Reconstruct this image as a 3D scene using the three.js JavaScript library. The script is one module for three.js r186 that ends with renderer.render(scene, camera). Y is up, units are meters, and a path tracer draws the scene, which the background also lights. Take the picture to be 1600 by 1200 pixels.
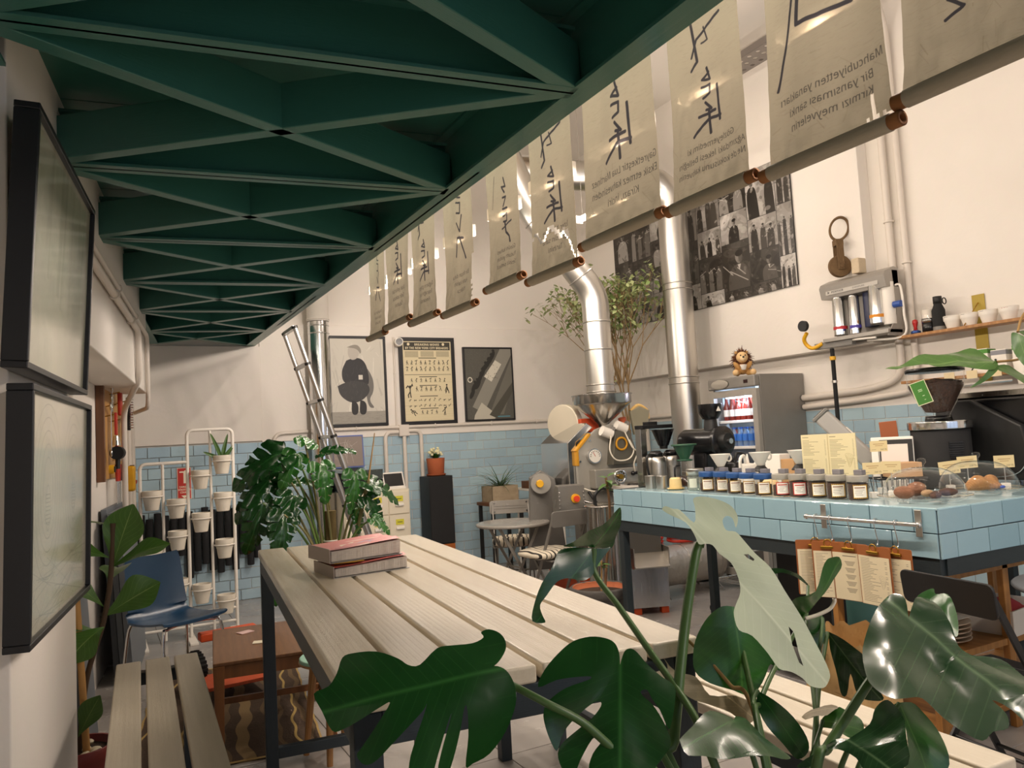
import * as THREE from 'three';
import { RoundedBoxGeometry } from 'three/addons/geometries/RoundedBoxGeometry.js';
import { RectAreaLightUniformsLib } from 'three/addons/lights/RectAreaLightUniformsLib.js';
import { mergeGeometries, mergeVertices, toCreasedNormals } from 'three/addons/utils/BufferGeometryUtils.js';
import { TessellateModifier } from 'three/addons/modifiers/TessellateModifier.js';
import { ImprovedNoise } from 'three/addons/math/ImprovedNoise.js';
RectAreaLightUniformsLib.init();

// ---------------------------------------------------------------- camera, sky, lamps, exposure
const scene = new THREE.Scene();
const camera = new THREE.PerspectiveCamera(53.05, 4 / 3, 0.05, 60);
camera.rotation.order = 'YXZ';
camera.position.set(0, 1.42, 0);
camera.rotation.set(4.07 * Math.PI / 180, -28.38 * Math.PI / 180, -3.10 * Math.PI / 180);
const renderer = new THREE.WebGLRenderer({ antialias: true });
renderer.toneMapping = THREE.LinearToneMapping;
renderer.toneMappingExposure = 1.25;
renderer.shadowMap.enabled = true;
scene.background = new THREE.Color(0.6, 0.72, 0.95);      // dusk sky behind the shop window at the back of the viewer
const LAMP_COL = new THREE.Color(1.0, 0.865, 0.755);
// suspended tube lamps in three rows parallel to the mezzanine edge: z from, z to, x, height, candela per metre of tube, which one
const LAMPS = [
  [-5.75, -4.85, 3.9, 3.38, 2.6, 'tube lamp nearest the steel roaster duct, glimpsed past the torn banner'],
  [-5.4, -4.4, 2.6, 4.0, 2.2, 'tube lamp high above the banners by the back wall'], [-4.0, -3.0, 2.6, 4.0, 1.2, 'tube lamp high above the middle banners'], [-2.2, -1.2, 2.6, 4.0, 1.2, 'tube lamp high above the near banners'],
  ...[[-6.0, -5.77, 'cloth banner nearest the ladder'], [-5.58, -5.24, 'second cloth banner from the ladder'], [-5.03, -4.73, 'third cloth banner from the ladder'], [-4.44, -4.15, 'ragged-edged banner'], [-3.8, -3.57, 'banner left of the torn one'], [-3.32, -3.03, 'torn banner'], [-2.8, -2.43, 'banner covering the left photographs'], [-2.19, -1.95, 'banner before the large steel duct'], [-1.7, -1.41, 'banner with the square brush sign'], [-1.21, -1.03, 'banner cut off at the corner'], [0.2, 0.6, 'viewer, nearer one'], [1.4, 1.8, 'viewer, nearer the shop window']].map(([a, b, l]) => [a, b, 2.0, 2.69, (a > 0 ? 4.5 : 1.7) / (b - a), 'short low tube lamp hanging behind the ' + l]),
];

// ---------------------------------------------------------------- helpers
const PI = Math.PI, V3 = (x, y, z) => new THREE.Vector3(x, y, z);
let seed = 7;
const rnd = (a = 0, b = 1) => { seed = (seed * 1664525 + 1013904223) >>> 0; return a + (b - a) * seed / 4294967296; };
const noise = new ImprovedNoise();
const N3 = (x, y, z = 0) => noise.noise(x, y, z);
const fbm = (x, y, z = 0, o = 4) => { let s = 0, a = 0.5; for (let i = 0; i < o; i++) { s += a * N3(x, y, z + i * 7.3); x *= 2.03; y *= 2.03; a *= 0.5; } return s; };
const used = {};
const numbered = (n) => { const k = used[n] = (used[n] ?? -1) + 1; return k ? n + '_' + String(k).padStart(3, '0') : n; };
const clean = (g) => { const h = g.index ? g.toNonIndexed() : g; for (const k of Object.keys(h.attributes)) if (!['position', 'normal', 'uv'].includes(k)) h.deleteAttribute(k); h.morphAttributes = {}; if (!h.attributes.uv) h.setAttribute('uv', new THREE.BufferAttribute(new Float32Array(h.attributes.position.count * 2), 2)); return h; };
const merge = (gs) => (gs.length === 1 ? gs[0] : mergeGeometries(gs.map(clean)));
function obj(name, geo, mat, parent = scene) {
  const m = new THREE.Mesh(Array.isArray(geo) ? merge(geo) : geo, mat);
  m.name = parent === scene ? numbered(name) : name; m.castShadow = m.receiveShadow = true; parent.add(m); return m;
}
function tag(o, label, category, group) { o.userData.label = label; o.userData.category = category; if (group) o.userData.group = group; return o; }
function thing(name, label, category, [x, y, z] = [0, 0, 0], ry = 0, group) {
  const o = new THREE.Group(); o.name = numbered(name); o.position.set(x, y, z); o.rotation.y = ry; scene.add(o); return tag(o, label, category, group);
}
function struct(name, geo, mat, parent = scene) { const m = obj(name, geo, mat, parent); if (parent === scene) m.userData.kind = 'structure'; return m; }
const stuff = (m) => { m.userData.kind = 'stuff'; return m; };
function copy(o, [x, y, z], ry, label, group) {
  const c = o.clone(); c.name = numbered(o.name.replace(/_\d+$/, '')); c.position.set(x, y, z); if (ry !== undefined) c.rotation.y = ry;
  c.userData = { ...o.userData, label }; if (group) c.userData.group = group; scene.add(c); return c;
}
// geometries (all centred on the given point)
const at = (g, x = 0, y = 0, z = 0) => g.translate(x, y, z);
const bx = (w, h, d, x = 0, y = 0, z = 0, r = 0.003) => at(r > 0 ? new RoundedBoxGeometry(w, h, d, 2, Math.min(r, w / 2.01, h / 2.01, d / 2.01)) : new THREE.BoxGeometry(w, h, d), x, y, z);
const cy = (r1, r2, h, x = 0, y = 0, z = 0, s = 24) => at(new THREE.CylinderGeometry(r1, r2, h, s), x, y, z);
const sp = (r, x = 0, y = 0, z = 0, s = 16) => at(new THREE.SphereGeometry(r, s, Math.max(8, s * 0.6 | 0)), x, y, z);
function rod(a, b, r, r2 = r, s = 12) {
  const A = V3(...a), Bv = V3(...b), d = Bv.clone().sub(A), g = new THREE.CylinderGeometry(r2, r, d.length(), s);
  g.applyQuaternion(new THREE.Quaternion().setFromUnitVectors(V3(0, 1, 0), d.normalize())); return at(g, ...A.add(Bv).multiplyScalar(0.5).toArray());
}
function bar(a, b, w, h, roll = 0, r = 0.002) {            // rectangular bar from a to b, h along the up direction
  const A = V3(...a), Bv = V3(...b), d = Bv.clone().sub(A), L = d.length(), g = bx(w, h, L, 0, 0, 0, r); d.normalize();
  const up = Math.abs(d.y) > 0.95 ? V3(0, 0, 1) : V3(0, 1, 0), x = up.clone().cross(d).normalize(), y = d.clone().cross(x);
  if (roll) g.rotateZ(roll);
  g.applyMatrix4(new THREE.Matrix4().makeBasis(x, y, d)); return at(g, ...A.add(Bv).multiplyScalar(0.5).toArray());
}
const curve = (pts, closed = false, t = 0.5) => new THREE.CatmullRomCurve3(pts.map((p) => V3(...p)), closed, 'catmullrom', t);
const tube = (pts, r, n = pts.length * 6, s = 8, closed = false, t = 0.5) => new THREE.TubeGeometry(curve(pts, closed, t), n, r, s, closed);
function pipe(pts, r, bend = 0.06, s = 12) {               // straight runs with rounded elbows
  const path = new THREE.CurvePath(), P = pts.map((p) => V3(...p)); let cur = P[0];
  for (let i = 1; i < P.length - 1; i++) {
    const din = P[i].clone().sub(P[i - 1]), dout = P[i + 1].clone().sub(P[i]), b = Math.min(bend, din.length() / 2, dout.length() / 2);
    const a = P[i].clone().addScaledVector(din.normalize(), -b), c = P[i].clone().addScaledVector(dout.normalize(), b);
    path.add(new THREE.LineCurve3(cur, a)); path.add(new THREE.QuadraticBezierCurve3(a, P[i], c)); cur = c;
  }
  path.add(new THREE.LineCurve3(cur, P[P.length - 1]));
  const pp = []; path.curves.forEach((c, i) => { const n = c.isLineCurve3 ? 1 : 6; for (let k = i ? 1 : 0; k <= n; k++) pp.push(c.getPoint(k / n)); });
  const poly = new THREE.CurvePath(); for (let i = 1; i < pp.length; i++) poly.add(new THREE.LineCurve3(pp[i - 1], pp[i]));
  return sweep(pp, r, s);
}
function sweep(pp, r, s = 12) {                             // tube through the exact points pp
  const pos = [], idx = [], uv = []; let nrm = null; const fr = typeof r === 'function' ? r : () => r;
  let len = 0;
  pp.forEach((p, i) => {
    const t = (i < pp.length - 1 ? pp[i + 1].clone().sub(p).normalize() : V3(0, 0, 0)).add(i ? p.clone().sub(pp[i - 1]).normalize() : V3(0, 0, 0)).normalize();
    if (!nrm) nrm = Math.abs(t.y) < 0.9 ? V3(0, 1, 0) : V3(1, 0, 0);
    nrm = nrm.clone().addScaledVector(t, -nrm.dot(t)).normalize(); const b = t.clone().cross(nrm); if (i) len += p.distanceTo(pp[i - 1]);
    for (let k = 0; k <= s; k++) { const a = 2 * PI * k / s, R = fr(i / (pp.length - 1)), q = p.clone().addScaledVector(nrm, Math.cos(a) * R).addScaledVector(b, Math.sin(a) * R); pos.push(q.x, q.y, q.z); uv.push(k / s, len); }
  });
  for (let i = 0; i < pp.length - 1; i++) for (let k = 0; k < s; k++) { const a = i * (s + 1) + k, b = a + s + 1; idx.push(a, a + 1, b, b, a + 1, b + 1); }
  const g = new THREE.BufferGeometry(); g.setAttribute('position', new THREE.Float32BufferAttribute(pos, 3)); g.setAttribute('uv', new THREE.Float32BufferAttribute(uv, 2)); g.setIndex(idx); g.computeVertexNormals();
  return g;
}
const lathe = (pts, x = 0, y = 0, z = 0, s = 32) => at(new THREE.LatheGeometry(pts.map((p) => new THREE.Vector2(p[0], p[1])), s), x, y, z);
function poly(pts, holes = []) { const s = new THREE.Shape(pts.map((p) => new THREE.Vector2(...p))); for (const h of holes) s.holes.push(new THREE.Path(h.map((p) => new THREE.Vector2(...p)))); return s; }
const ext = (shape, d, bevel = 0) => { const g = new THREE.ExtrudeGeometry(shape, { depth: d - 2 * bevel, bevelEnabled: bevel > 0, bevelThickness: bevel, bevelSize: bevel, bevelOffset: -bevel, bevelSegments: 2, curveSegments: 10 }); return at(g, 0, 0, -d / 2 + bevel); };
function rrect(w, h, r) { const s = new THREE.Shape(), x = -w / 2, y = -h / 2; s.moveTo(x + r, y); s.lineTo(x + w - r, y); s.quadraticCurveTo(x + w, y, x + w, y + r); s.lineTo(x + w, y + h - r); s.quadraticCurveTo(x + w, y + h, x + w - r, y + h); s.lineTo(x + r, y + h); s.quadraticCurveTo(x, y + h, x, y + h - r); s.lineTo(x, y + r); s.quadraticCurveTo(x, y, x + r, y); return s; }
const torus = (R, r, x = 0, y = 0, z = 0, a = 2 * PI, s = 24) => at(new THREE.TorusGeometry(R, r, 8, s, a), x, y, z);
function uvm(g, s = 1) {                                    // uv in metres by the dominant axis of each face
  g = clean(g); const p = g.attributes.position, n = g.attributes.normal, u = new Float32Array(p.count * 2);
  for (let i = 0; i < p.count; i += 3) {
    const ax = Math.abs(n.getX(i) + n.getX(i + 1)), ay = Math.abs(n.getY(i) + n.getY(i + 1)), az = Math.abs(n.getZ(i) + n.getZ(i + 1));
    for (let k = i; k < i + 3; k++) { const X = p.getX(k), Y = p.getY(k), Z = p.getZ(k); const [a, b] = ay >= ax && ay >= az ? [X, Z] : ax >= az ? [Z, Y] : [X, Y]; u[2 * k] = a * s; u[2 * k + 1] = b * s; }
  }
  g.setAttribute('uv', new THREE.BufferAttribute(u, 2)); return g;
}
const warp = (g, f) => { const p = g.attributes.position, v = V3(0, 0, 0); for (let i = 0; i < p.count; i++) { v.fromBufferAttribute(p, i); f(v); p.setXYZ(i, v.x, v.y, v.z); } p.needsUpdate = true; g.computeVertexNormals(); return g; };
// textures
function dtex(n, f, srgb = false, rx = 1, ry = rx) {        // f(u, v) gives one grey or [r, g, b], 0..1; periodic use is up to f
  const d = new Uint8Array(n * n * 4);
  for (let j = 0; j < n; j++) for (let i = 0; i < n; i++) { const c = f(i / n, j / n), k = 4 * (j * n + i), a = Array.isArray(c) ? c : [c, c, c]; for (let q = 0; q < 3; q++) d[k + q] = Math.max(0, Math.min(255, a[q] * 255)); d[k + 3] = 255; }
  const t = new THREE.DataTexture(d, n, n); t.wrapS = t.wrapT = THREE.RepeatWrapping; t.magFilter = THREE.LinearFilter; t.minFilter = THREE.LinearMipmapLinearFilter; t.generateMipmaps = true; t.repeat.set(rx, ry);
  if (srgb) t.colorSpace = THREE.SRGBColorSpace; t.needsUpdate = true; return t;
}
const per = (u, v, f, o = 4, z = 0) => { let s = 0, a = 0.5; for (let i = 0; i < o; i++) { const w = (x, y) => N3(x, y, z + 9.7 * i), U = u * f, W = v * f; s += a * ((1 - u) * (1 - v) * w(U, W) + u * (1 - v) * w(U - f, W) + (1 - u) * v * w(U, W - f) + u * v * w(U - f, W - f)); f *= 2; a *= 0.55; } return s; };
function ctex(w, h, draw) { const c = document.createElement('canvas'); c.width = w; c.height = h; draw(c.getContext('2d'), w, h); const t = new THREE.CanvasTexture(c); t.colorSpace = THREE.SRGBColorSpace; t.anisotropy = 8; return t; }
const mat = (color, roughness = 0.6, o = {}) => new (('clearcoat' in o || 'transmission' in o || 'sheen' in o) ? THREE.MeshPhysicalMaterial : THREE.MeshStandardMaterial)({ color: o.map ? '#ffffff' : color, roughness, side: THREE.DoubleSide, ...o });
const grainT = dtex(256, (u, v) => 0.5 + 0.9 * per(u, v, 8, 5));
const blotT = dtex(256, (u, v) => 0.5 + 0.8 * per(u, v, 3, 5, 3));
const brushT = dtex(256, (u, v) => 0.5 + 0.6 * per(u, v * 0.02, 60, 2, 5));
const rep = (t, x, y = x) => { const c = t.clone(); c.repeat.set(x, y); c.needsUpdate = true; return c; };
const tone = (a, b, n, f, oct = 4, z = 0) => { const A = new THREE.Color(a), Bc = new THREE.Color(b); const s = (c) => { const k = c.clone().convertLinearToSRGB(); return [k.r, k.g, k.b]; }; const p = s(A), q = s(Bc); return dtex(n, (u, v) => { const k = Math.max(0, Math.min(1, 0.5 + 1.1 * per(u, v, f, oct, z))); return p.map((x, i) => x + (q[i] - x) * k); }, true); };
const woodT = (a, b, n = 256, rings = 9, z = 1) => { const s = (c) => { const k = new THREE.Color(c).convertLinearToSRGB(); return [k.r, k.g, k.b]; }, p = s(a), q = s(b); return dtex(n, (u, v) => { const w = Math.sin(2 * PI * (rings * u + 1.3 * per(u, v, 2, 2, z))) * 0.5 + 0.5, k = Math.max(0, Math.min(1, 0.45 * w + 0.4 + 0.9 * per(u, v * 0.06, 40, 2, z))); return p.map((x, i) => x + (q[i] - x) * k); }, true); };
// shared materials
const M = {
  paint: mat('#e8e2da', 0.82, { bumpMap: rep(grainT, 2.2), bumpScale: 0.0012, map: rep(tone('#e9e3db', '#e1dad1', 256, 3), 0.35) }),
  trim: mat('#ddd5ca', 0.6),
  pipe: mat('#d8cfc4', 0.45),
  steel: mat('#c4c0b9', 0.33, { metalness: 1 }),
  steelBrushed: mat('#bdbab4', 0.42, { metalness: 1, roughnessMap: rep(brushT, 1) }),
  chrome: mat('#d8d8d8', 0.14, { metalness: 1 }),
  black: mat('#141414', 0.5), blackGloss: mat('#101012', 0.25), blackMatte: mat('#1b1b1c', 0.85),
  rubber: mat('#161616', 0.9), darkSteel: mat('#232c30', 0.5, { bumpMap: rep(grainT, 3), bumpScale: 0.0005 }),
  white: mat('#ece6dc', 0.5), offwhite: mat('#e4dccb', 0.55), grey: mat('#7d7a75', 0.5), greyPaint: mat('#8d877f', 0.5, { roughnessMap: blotT }),
  orange: mat('#d9521c', 0.5), red: mat('#b5301f', 0.45), yellow: mat('#e0a818', 0.45), terracotta: mat('#b5603a', 0.8, { bumpMap: rep(grainT, 2), bumpScale: 0.001, map: tone('#bd6a42', '#a5532f', 128, 4) }),
  soil: mat('#3a2b1f', 1, { bumpMap: rep(grainT, 3), bumpScale: 0.01 }), paper: mat('#e9dcc0', 0.8), glass: mat('#ffffff', 0.03, { transmission: 1, thickness: 0, ior: 1.45 }),
  matGlass: mat('#ffffff', 0.12, { transmission: 1, thickness: 0, ior: 1.18 }), oak: mat('#ffffff', 0.5, { map: woodT('#b98a54', '#98683a') }), walnut: mat('#ffffff', 0.45, { map: woodT('#7a4f2d', '#5d3a1f') }), brass: mat('#b08a3a', 0.35, { metalness: 1 }),
  stem: mat('#5c7a3a', 0.6), bark: mat('#8c7350', 0.8), dryStem: mat('#9a7a4a', 0.8),
};
// ---------------------------------------------------------------- the room
const A7 = 7.36 * PI / 180;
const L = (g) => g.rotateY(-A7).translate(0.27, 0, -8);     // left wall frame: x off the wall, z along it from the back corner towards the viewer
const Lp = (x, y, z) => V3(x, y, z).applyAxisAngle(V3(0, 1, 0), -A7).add(V3(0.27, 0, -8)).toArray();
function tileGeo(w, h, d, c) {                              // slab with a chamfered front edge, front towards +z
  const a = [[-w / 2, -h / 2], [w / 2, -h / 2], [w / 2, h / 2], [-w / 2, h / 2]], i = a.map(([x, y]) => [x - Math.sign(x) * c, y - Math.sign(y) * c]);
  const pos = [], q = (...v) => [v[0], v[1], v[2], v[0], v[2], v[3]].forEach((p) => pos.push(...p));
  q(...i.map((p) => [...p, d]));
  for (let k = 0; k < 4; k++) { const n = (k + 1) % 4; q([...a[k], d - c], [...a[n], d - c], [...i[n], d], [...i[k], d]); q([...a[k], 0], [...a[n], 0], [...a[n], d - c], [...a[k], d - c]); }
  const g = new THREE.BufferGeometry(); g.setAttribute('position', new THREE.Float32BufferAttribute(pos, 3)); g.computeVertexNormals();
  const uv = []; for (let k = 0; k < pos.length; k += 3) uv.push(pos[k], pos[k + 1]); g.setAttribute('uv', new THREE.Float32BufferAttribute(uv, 2)); return g;
}
const floorM = [0, 1, 2].map((k) => mat(['#a7a19b', '#a19c97', '#aca69f'][k], 0.42, { map: rep(tone('#aba59e', '#989390', 256, 3, 5, k * 4), 1.2), roughnessMap: rep(blotT, 1.5) }));
const floor = struct('floor', bx(7.3, 0.2, 11.4, 2.2, -0.107, -2.5, 0), mat('#6f6a66', 0.9));
{ const g = [0, 1].map(() => tileGeo(0.596, 0.596, 0.007, 0.0015).rotateX(-PI / 2));
  for (let i = 0; i < 12; i++) for (let j = 0; j < 19; j++) { const m = obj('floor_tile', g[0], floorM[(i * 5 + j * 3 + (i * j) % 4) % 3], floor); m.position.set(-1.1 + 0.6 * i, -0.007, -7.7 + 0.6 * j); } }
struct('ceiling', bx(7.3, 0.2, 11.4, 2.2, 5.0, -2.5, 0), M.paint);
// left wall: recessed wall, the pier that carries the pictures and the downstand beam under the mezzanine
const wallLeft = struct('wall_left', uvm(L(bx(0.25, 4.9, 11.3, -0.125, 2.45, 5.6, 0))), M.paint);
obj('pier', uvm(L(bx(0.25, 4.9, 0.95, 0.125, 2.45, 5.16, 0.006))), M.paint, wallLeft);
obj('downstand_beam', uvm(L(bx(0.25, 1.0, 3.27, 0.125, 2.42, 3.052, 0.008))), M.paint, wallLeft);
// back wall
const wallBack = struct('wall_back', uvm(bx(6.2, 4.9, 0.2, 2.9, 2.45, -8.1, 0)), M.paint);
obj('plaster_step', uvm(bx(1.3, 0.95, 0.03, 0.79, 2.01, -7.986, 0.004)), M.paint, wallBack);
obj('plaster_step', uvm(bx(4.06, 1.2, 0.02, 3.47, 2.12, -7.992, 0.006)), M.paint, wallBack);
const wallRight = struct('wall_right', uvm(bx(0.2, 4.9, 11.3, 5.6, 2.45, -2.5, 0)), M.paint);
obj('upper_wall', uvm(bx(0.12, 2.9, 4.05, 5.44, 3.47, -5.975, 0.006)), M.paint, wallRight);
const tileM = ['#a3bcc8', '#a8c1cc', '#abc4cd', '#a0b9c6'].map((c) => mat(c, 0.16, { roughnessMap: rep(blotT, 3), bumpMap: rep(grainT, 4), bumpScale: 0.0006 }));
const wt = tileGeo(0.1945, 0.0965, 0.005, 0.0015);
{ let n = 0; const rest = [];
  for (let r = 0; r < 15; r++) for (let c = 0; c < 27; c++) {
    const x = 0.3 + 0.2 * c + (r % 2 ? 0.1 : 0), y = 1.472 - 0.1015 * r; if (x > 5.42) continue;
    const z = -8 + (x < 1.4 ? 0.012 : 0.002);
    if ((x < 4.95 && (y > 0.42 || x < 1.45)) && n < 300) { const m = obj('wall_tile', wt, tileM[(r * 7 + c * 3 + (c * c) % 5) % 4], wallBack); m.position.set(x, y, z); n++; }
    else rest.push(at(wt.clone(), x, y, z));
  }
  stuff(obj('wall_tiles_low', rest, tileM[0], wallBack));
  const wr = wt.clone().rotateY(-PI / 2), rest2 = [];
  for (let r = 0; r < 15; r++) for (let c = 0; c < 40; c++) {
    const z = -7.88 + 0.2 * c + (r % 2 ? 0.1 : 0), y = 1.472 - 0.1015 * r, x = 5.499; if (z > -0.1) continue;
    if ((z > -4.8 && z < -3.2 && y > 0.9) || (z < -6 && y > 1.2)) { const m = obj('wall_tile', wr, tileM[(r * 5 + c * 3) % 4], wallRight); m.position.set(x, y, z); }
    else rest2.push(at(wr.clone(), x, y, z));
  }
  stuff(obj('wall_tiles_low', rest2, tileM[1], wallRight));
}
// front wall behind the viewer with the shop window that lets in the dusk
const wallFront = struct('wall_front', [bx(1.9, 4.9, 0.2, -0.5, 2.45, 3.1, 0), bx(1.1, 4.9, 0.2, 5.2, 2.45, 3.1, 0), bx(4.2, 0.5, 0.2, 2.55, 0.25, 3.1, 0), bx(4.2, 1.6, 0.2, 2.55, 4.1, 3.1, 0)], M.paint);
const win = struct('window_1', [bx(4.2, 0.07, 0.09, 2.55, 0.535, 3.1), bx(4.2, 0.07, 0.09, 2.55, 3.265, 3.1), bx(0.07, 2.8, 0.09, 0.485, 1.9, 3.1), bx(0.07, 2.8, 0.09, 4.615, 1.9, 3.1), bx(0.07, 2.8, 0.09, 1.85, 1.9, 3.1), bx(0.07, 2.8, 0.09, 3.25, 1.9, 3.1)], M.darkSteel);
for (const x of [1.17, 2.55, 3.93]) obj('pane', bx(1.31, 2.66, 0.008, x, 1.9, 3.1, 0), M.glass, win);
// painted conduits
function conduit(label, pts, r, bend, clips = []) {
  const t = thing('conduit_pipe', label, 'pipe'); obj('pipe_run', pipe(pts, r, bend), M.pipe, t);
  for (const c of clips) obj('pipe_clip', torus(r * 1.15, r * 0.35).applyMatrix4(new THREE.Matrix4().makeRotationFromEuler(new THREE.Euler(...c[1]))).translate(...c[0]), M.trim, t);
  return t;
}
const lp = (a) => a.map((p) => Lp(...p));
const RX = [0, A7 * -1, 0];
conduit('upper thin cream pipe along the beam beside the green steel, dropping at the tool board', lp([[0.272, 2.34, 5.62], [0.272, 2.34, 1.62], [0.272, 1.8, 1.62], [0.04, 1.8, 0.6], [0.04, 0.3, 0.6]]), 0.016, 0.09, [4.4, 3.4, 2.5].map((s) => [Lp(0.272, 2.34, s), RX]));
conduit('lower cream pipe along the beam above the hanging pictures', lp([[0.275, 2.27, 5.62], [0.275, 2.27, 2.35], [0.275, 1.95, 2.33], [0.12, 1.78, 1.75], [0.12, 0.3, 1.75]]), 0.02, 0.1, [4.6, 3.6, 2.8].map((s) => [Lp(0.275, 2.27, s), RX]));
conduit('vertical cream pipe in the corner beside the tool board', lp([[0.04, 1.9, 0.35], [0.04, 0.12, 0.35]]), 0.022, 0.05, [[Lp(0.04, 1.3, 0.35), [PI / 2, 0, 0]]]);
conduit('long cream pipe running above the blue tiles on the back wall', [[1.55, 1.0, -7.96], [1.55, 1.6, -7.96], [2.1, 1.615, -7.96], [4.95, 1.615, -7.96], [5.35, 1.63, -7.96]], 0.018, 0.1, [2.4, 3.3, 4.0, 4.6].map((x) => [[x, 1.615, -7.96], [0, PI / 2, 0]]));
const jb = thing('junction_box', 'cream square junction box on the back wall beneath the camera', 'junction box', [2.93, 1.575, -7.97]); obj('box_body', bx(0.115, 0.125, 0.06), M.pipe, jb); obj('box_lid', bx(0.105, 0.115, 0.006, 0, 0, 0.032), M.pipe, jb);
conduit('left of three cream pipes under the junction box, bent at the top', [[2.87, 1.56, -7.965], [2.72, 1.56, -7.965], [2.72, 0.95, -7.965]], 0.022, 0.1);
conduit('middle straight cream pipe dropping from the junction box', [[2.935, 1.52, -7.965], [2.935, 0.9, -7.965]], 0.022, 0.05);
conduit('right of three cream pipes under the junction box, bent at the top', [[2.98, 1.57, -7.965], [3.13, 1.57, -7.965], [3.13, 0.95, -7.965]], 0.022, 0.1);
conduit('thin cream pipe rising between two framed posters to the white camera', [[2.86, 1.63, -7.975], [2.86, 2.6, -7.975]], 0.012, 0.05, [[[2.86, 2.2, -7.975], [PI / 2, 0, 0]]]);
conduit('left of two tall cream pipes on the right wall beside the water filter', [[5.2, 4.85, -3.75], [5.46, 4.45, -3.78], [5.46, 1.72, -3.78], [5.46, 1.66, -4.1], [5.46, 1.64, -4.74]], 0.028, 0.14, [4.0, 2.95, 2.3].map((y) => [[5.46, y, -3.78], [PI / 2, 0, 0]]));
conduit('right of two tall cream pipes on the right wall beside the shelf', [[5.2, 4.78, -3.6], [5.46, 4.5, -3.66], [5.46, 1.62, -3.66], [5.46, 1.58, -4.2], [5.46, 1.56, -4.74]], 0.024, 0.14, [3.7, 2.6].map((y) => [[5.46, y, -3.66], [PI / 2, 0, 0]]));
conduit('cream pipe along the right wall behind the coffee grinder', [[5.46, 1.2, -6.95], [5.46, 1.58, -6.95], [5.46, 1.58, -5.95]], 0.022, 0.08);
// ceiling timbers and the perforated cable tray near the right wall
for (const [x, l] of [[3.35, 'left of two pale timber beams under the ceiling by the steel duct'], [3.75, 'right of two pale timber beams under the ceiling by the steel duct']]) tag(obj('ceiling_timber', uvm(bx(0.14, 0.16, 3.2, x, 4.78, -6.3, 0.006)), mat('#d8b891', 0.6)), l, 'beam');
{ const holes = []; for (let i = 0; i < 26; i++) for (let j = 0; j < 3; j++) { const cx = -1.25 + 0.1 * i, cyy = -0.07 + 0.07 * j; holes.push(Array.from({ length: 8 }, (_, k) => [cx + 0.022 * Math.cos(k * PI / 4), cyy + 0.022 * Math.sin(k * PI / 4)])); }
  const t = thing('cable_tray', 'perforated grey cable tray under the ceiling by the right wall', 'cable tray', [5.1, 4.62, -3.9]);
  obj('perforated_base', ext(poly([[-1.3, -0.12], [1.3, -0.12], [1.3, 0.12], [-1.3, 0.12]], holes), 0.004).rotateX(PI / 2).rotateY(PI / 2), mat('#8a8480', 0.4, { metalness: 0.7 }), t);
  for (const s of [-1, 1]) obj('tray_side', bx(0.004, 0.06, 2.6, 0.12 * s, 0.03, 0, 0), mat('#8a8480', 0.4, { metalness: 0.7 }), t);
  for (const z of [-1, 1]) obj('tray_hanger', rod([0, 0, z], [0, 0.28, z], 0.005), M.steel, t); }
// pendant tube lamps in a row over the bar
LAMPS.forEach(([z0, z1, lx, ly, pw, label]) => {
  const n = z1 - z0, zc = (z0 + z1) / 2, t = thing('tube_lamp', label, 'lamp', [lx, ly, zc], 0, 'suspended tube lamps');
  obj('lamp_tube', new THREE.CylinderGeometry(0.028, 0.028, n, 16).rotateX(PI / 2), mat('#fff6e8', 0.5, { emissive: new THREE.Color(1, 0.86, 0.68), emissiveIntensity: 5 }), t);
  for (const s of [-1, 1]) { obj('end_cap', bx(0.07, 0.07, 0.03, 0, 0.005, s * (n / 2 + 0.014)), M.white, t); obj('suspension_wire', rod([0, 0.03, s * (n / 2 - 0.05)], [0, 4.9 - ly, s * (n / 2 - 0.05)], 0.002), M.steel, t); }
  const k = Math.max(1, Math.round(n / 0.4));
  for (let j = 0; j < k; j++) { const l = new THREE.PointLight(LAMP_COL, pw * n / k, 0, 2); l.position.set(0, -0.05, -n / 2 + n * (j + 0.5) / k); l.castShadow = true; l.shadow.radius = 2; t.add(l); }
});
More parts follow.
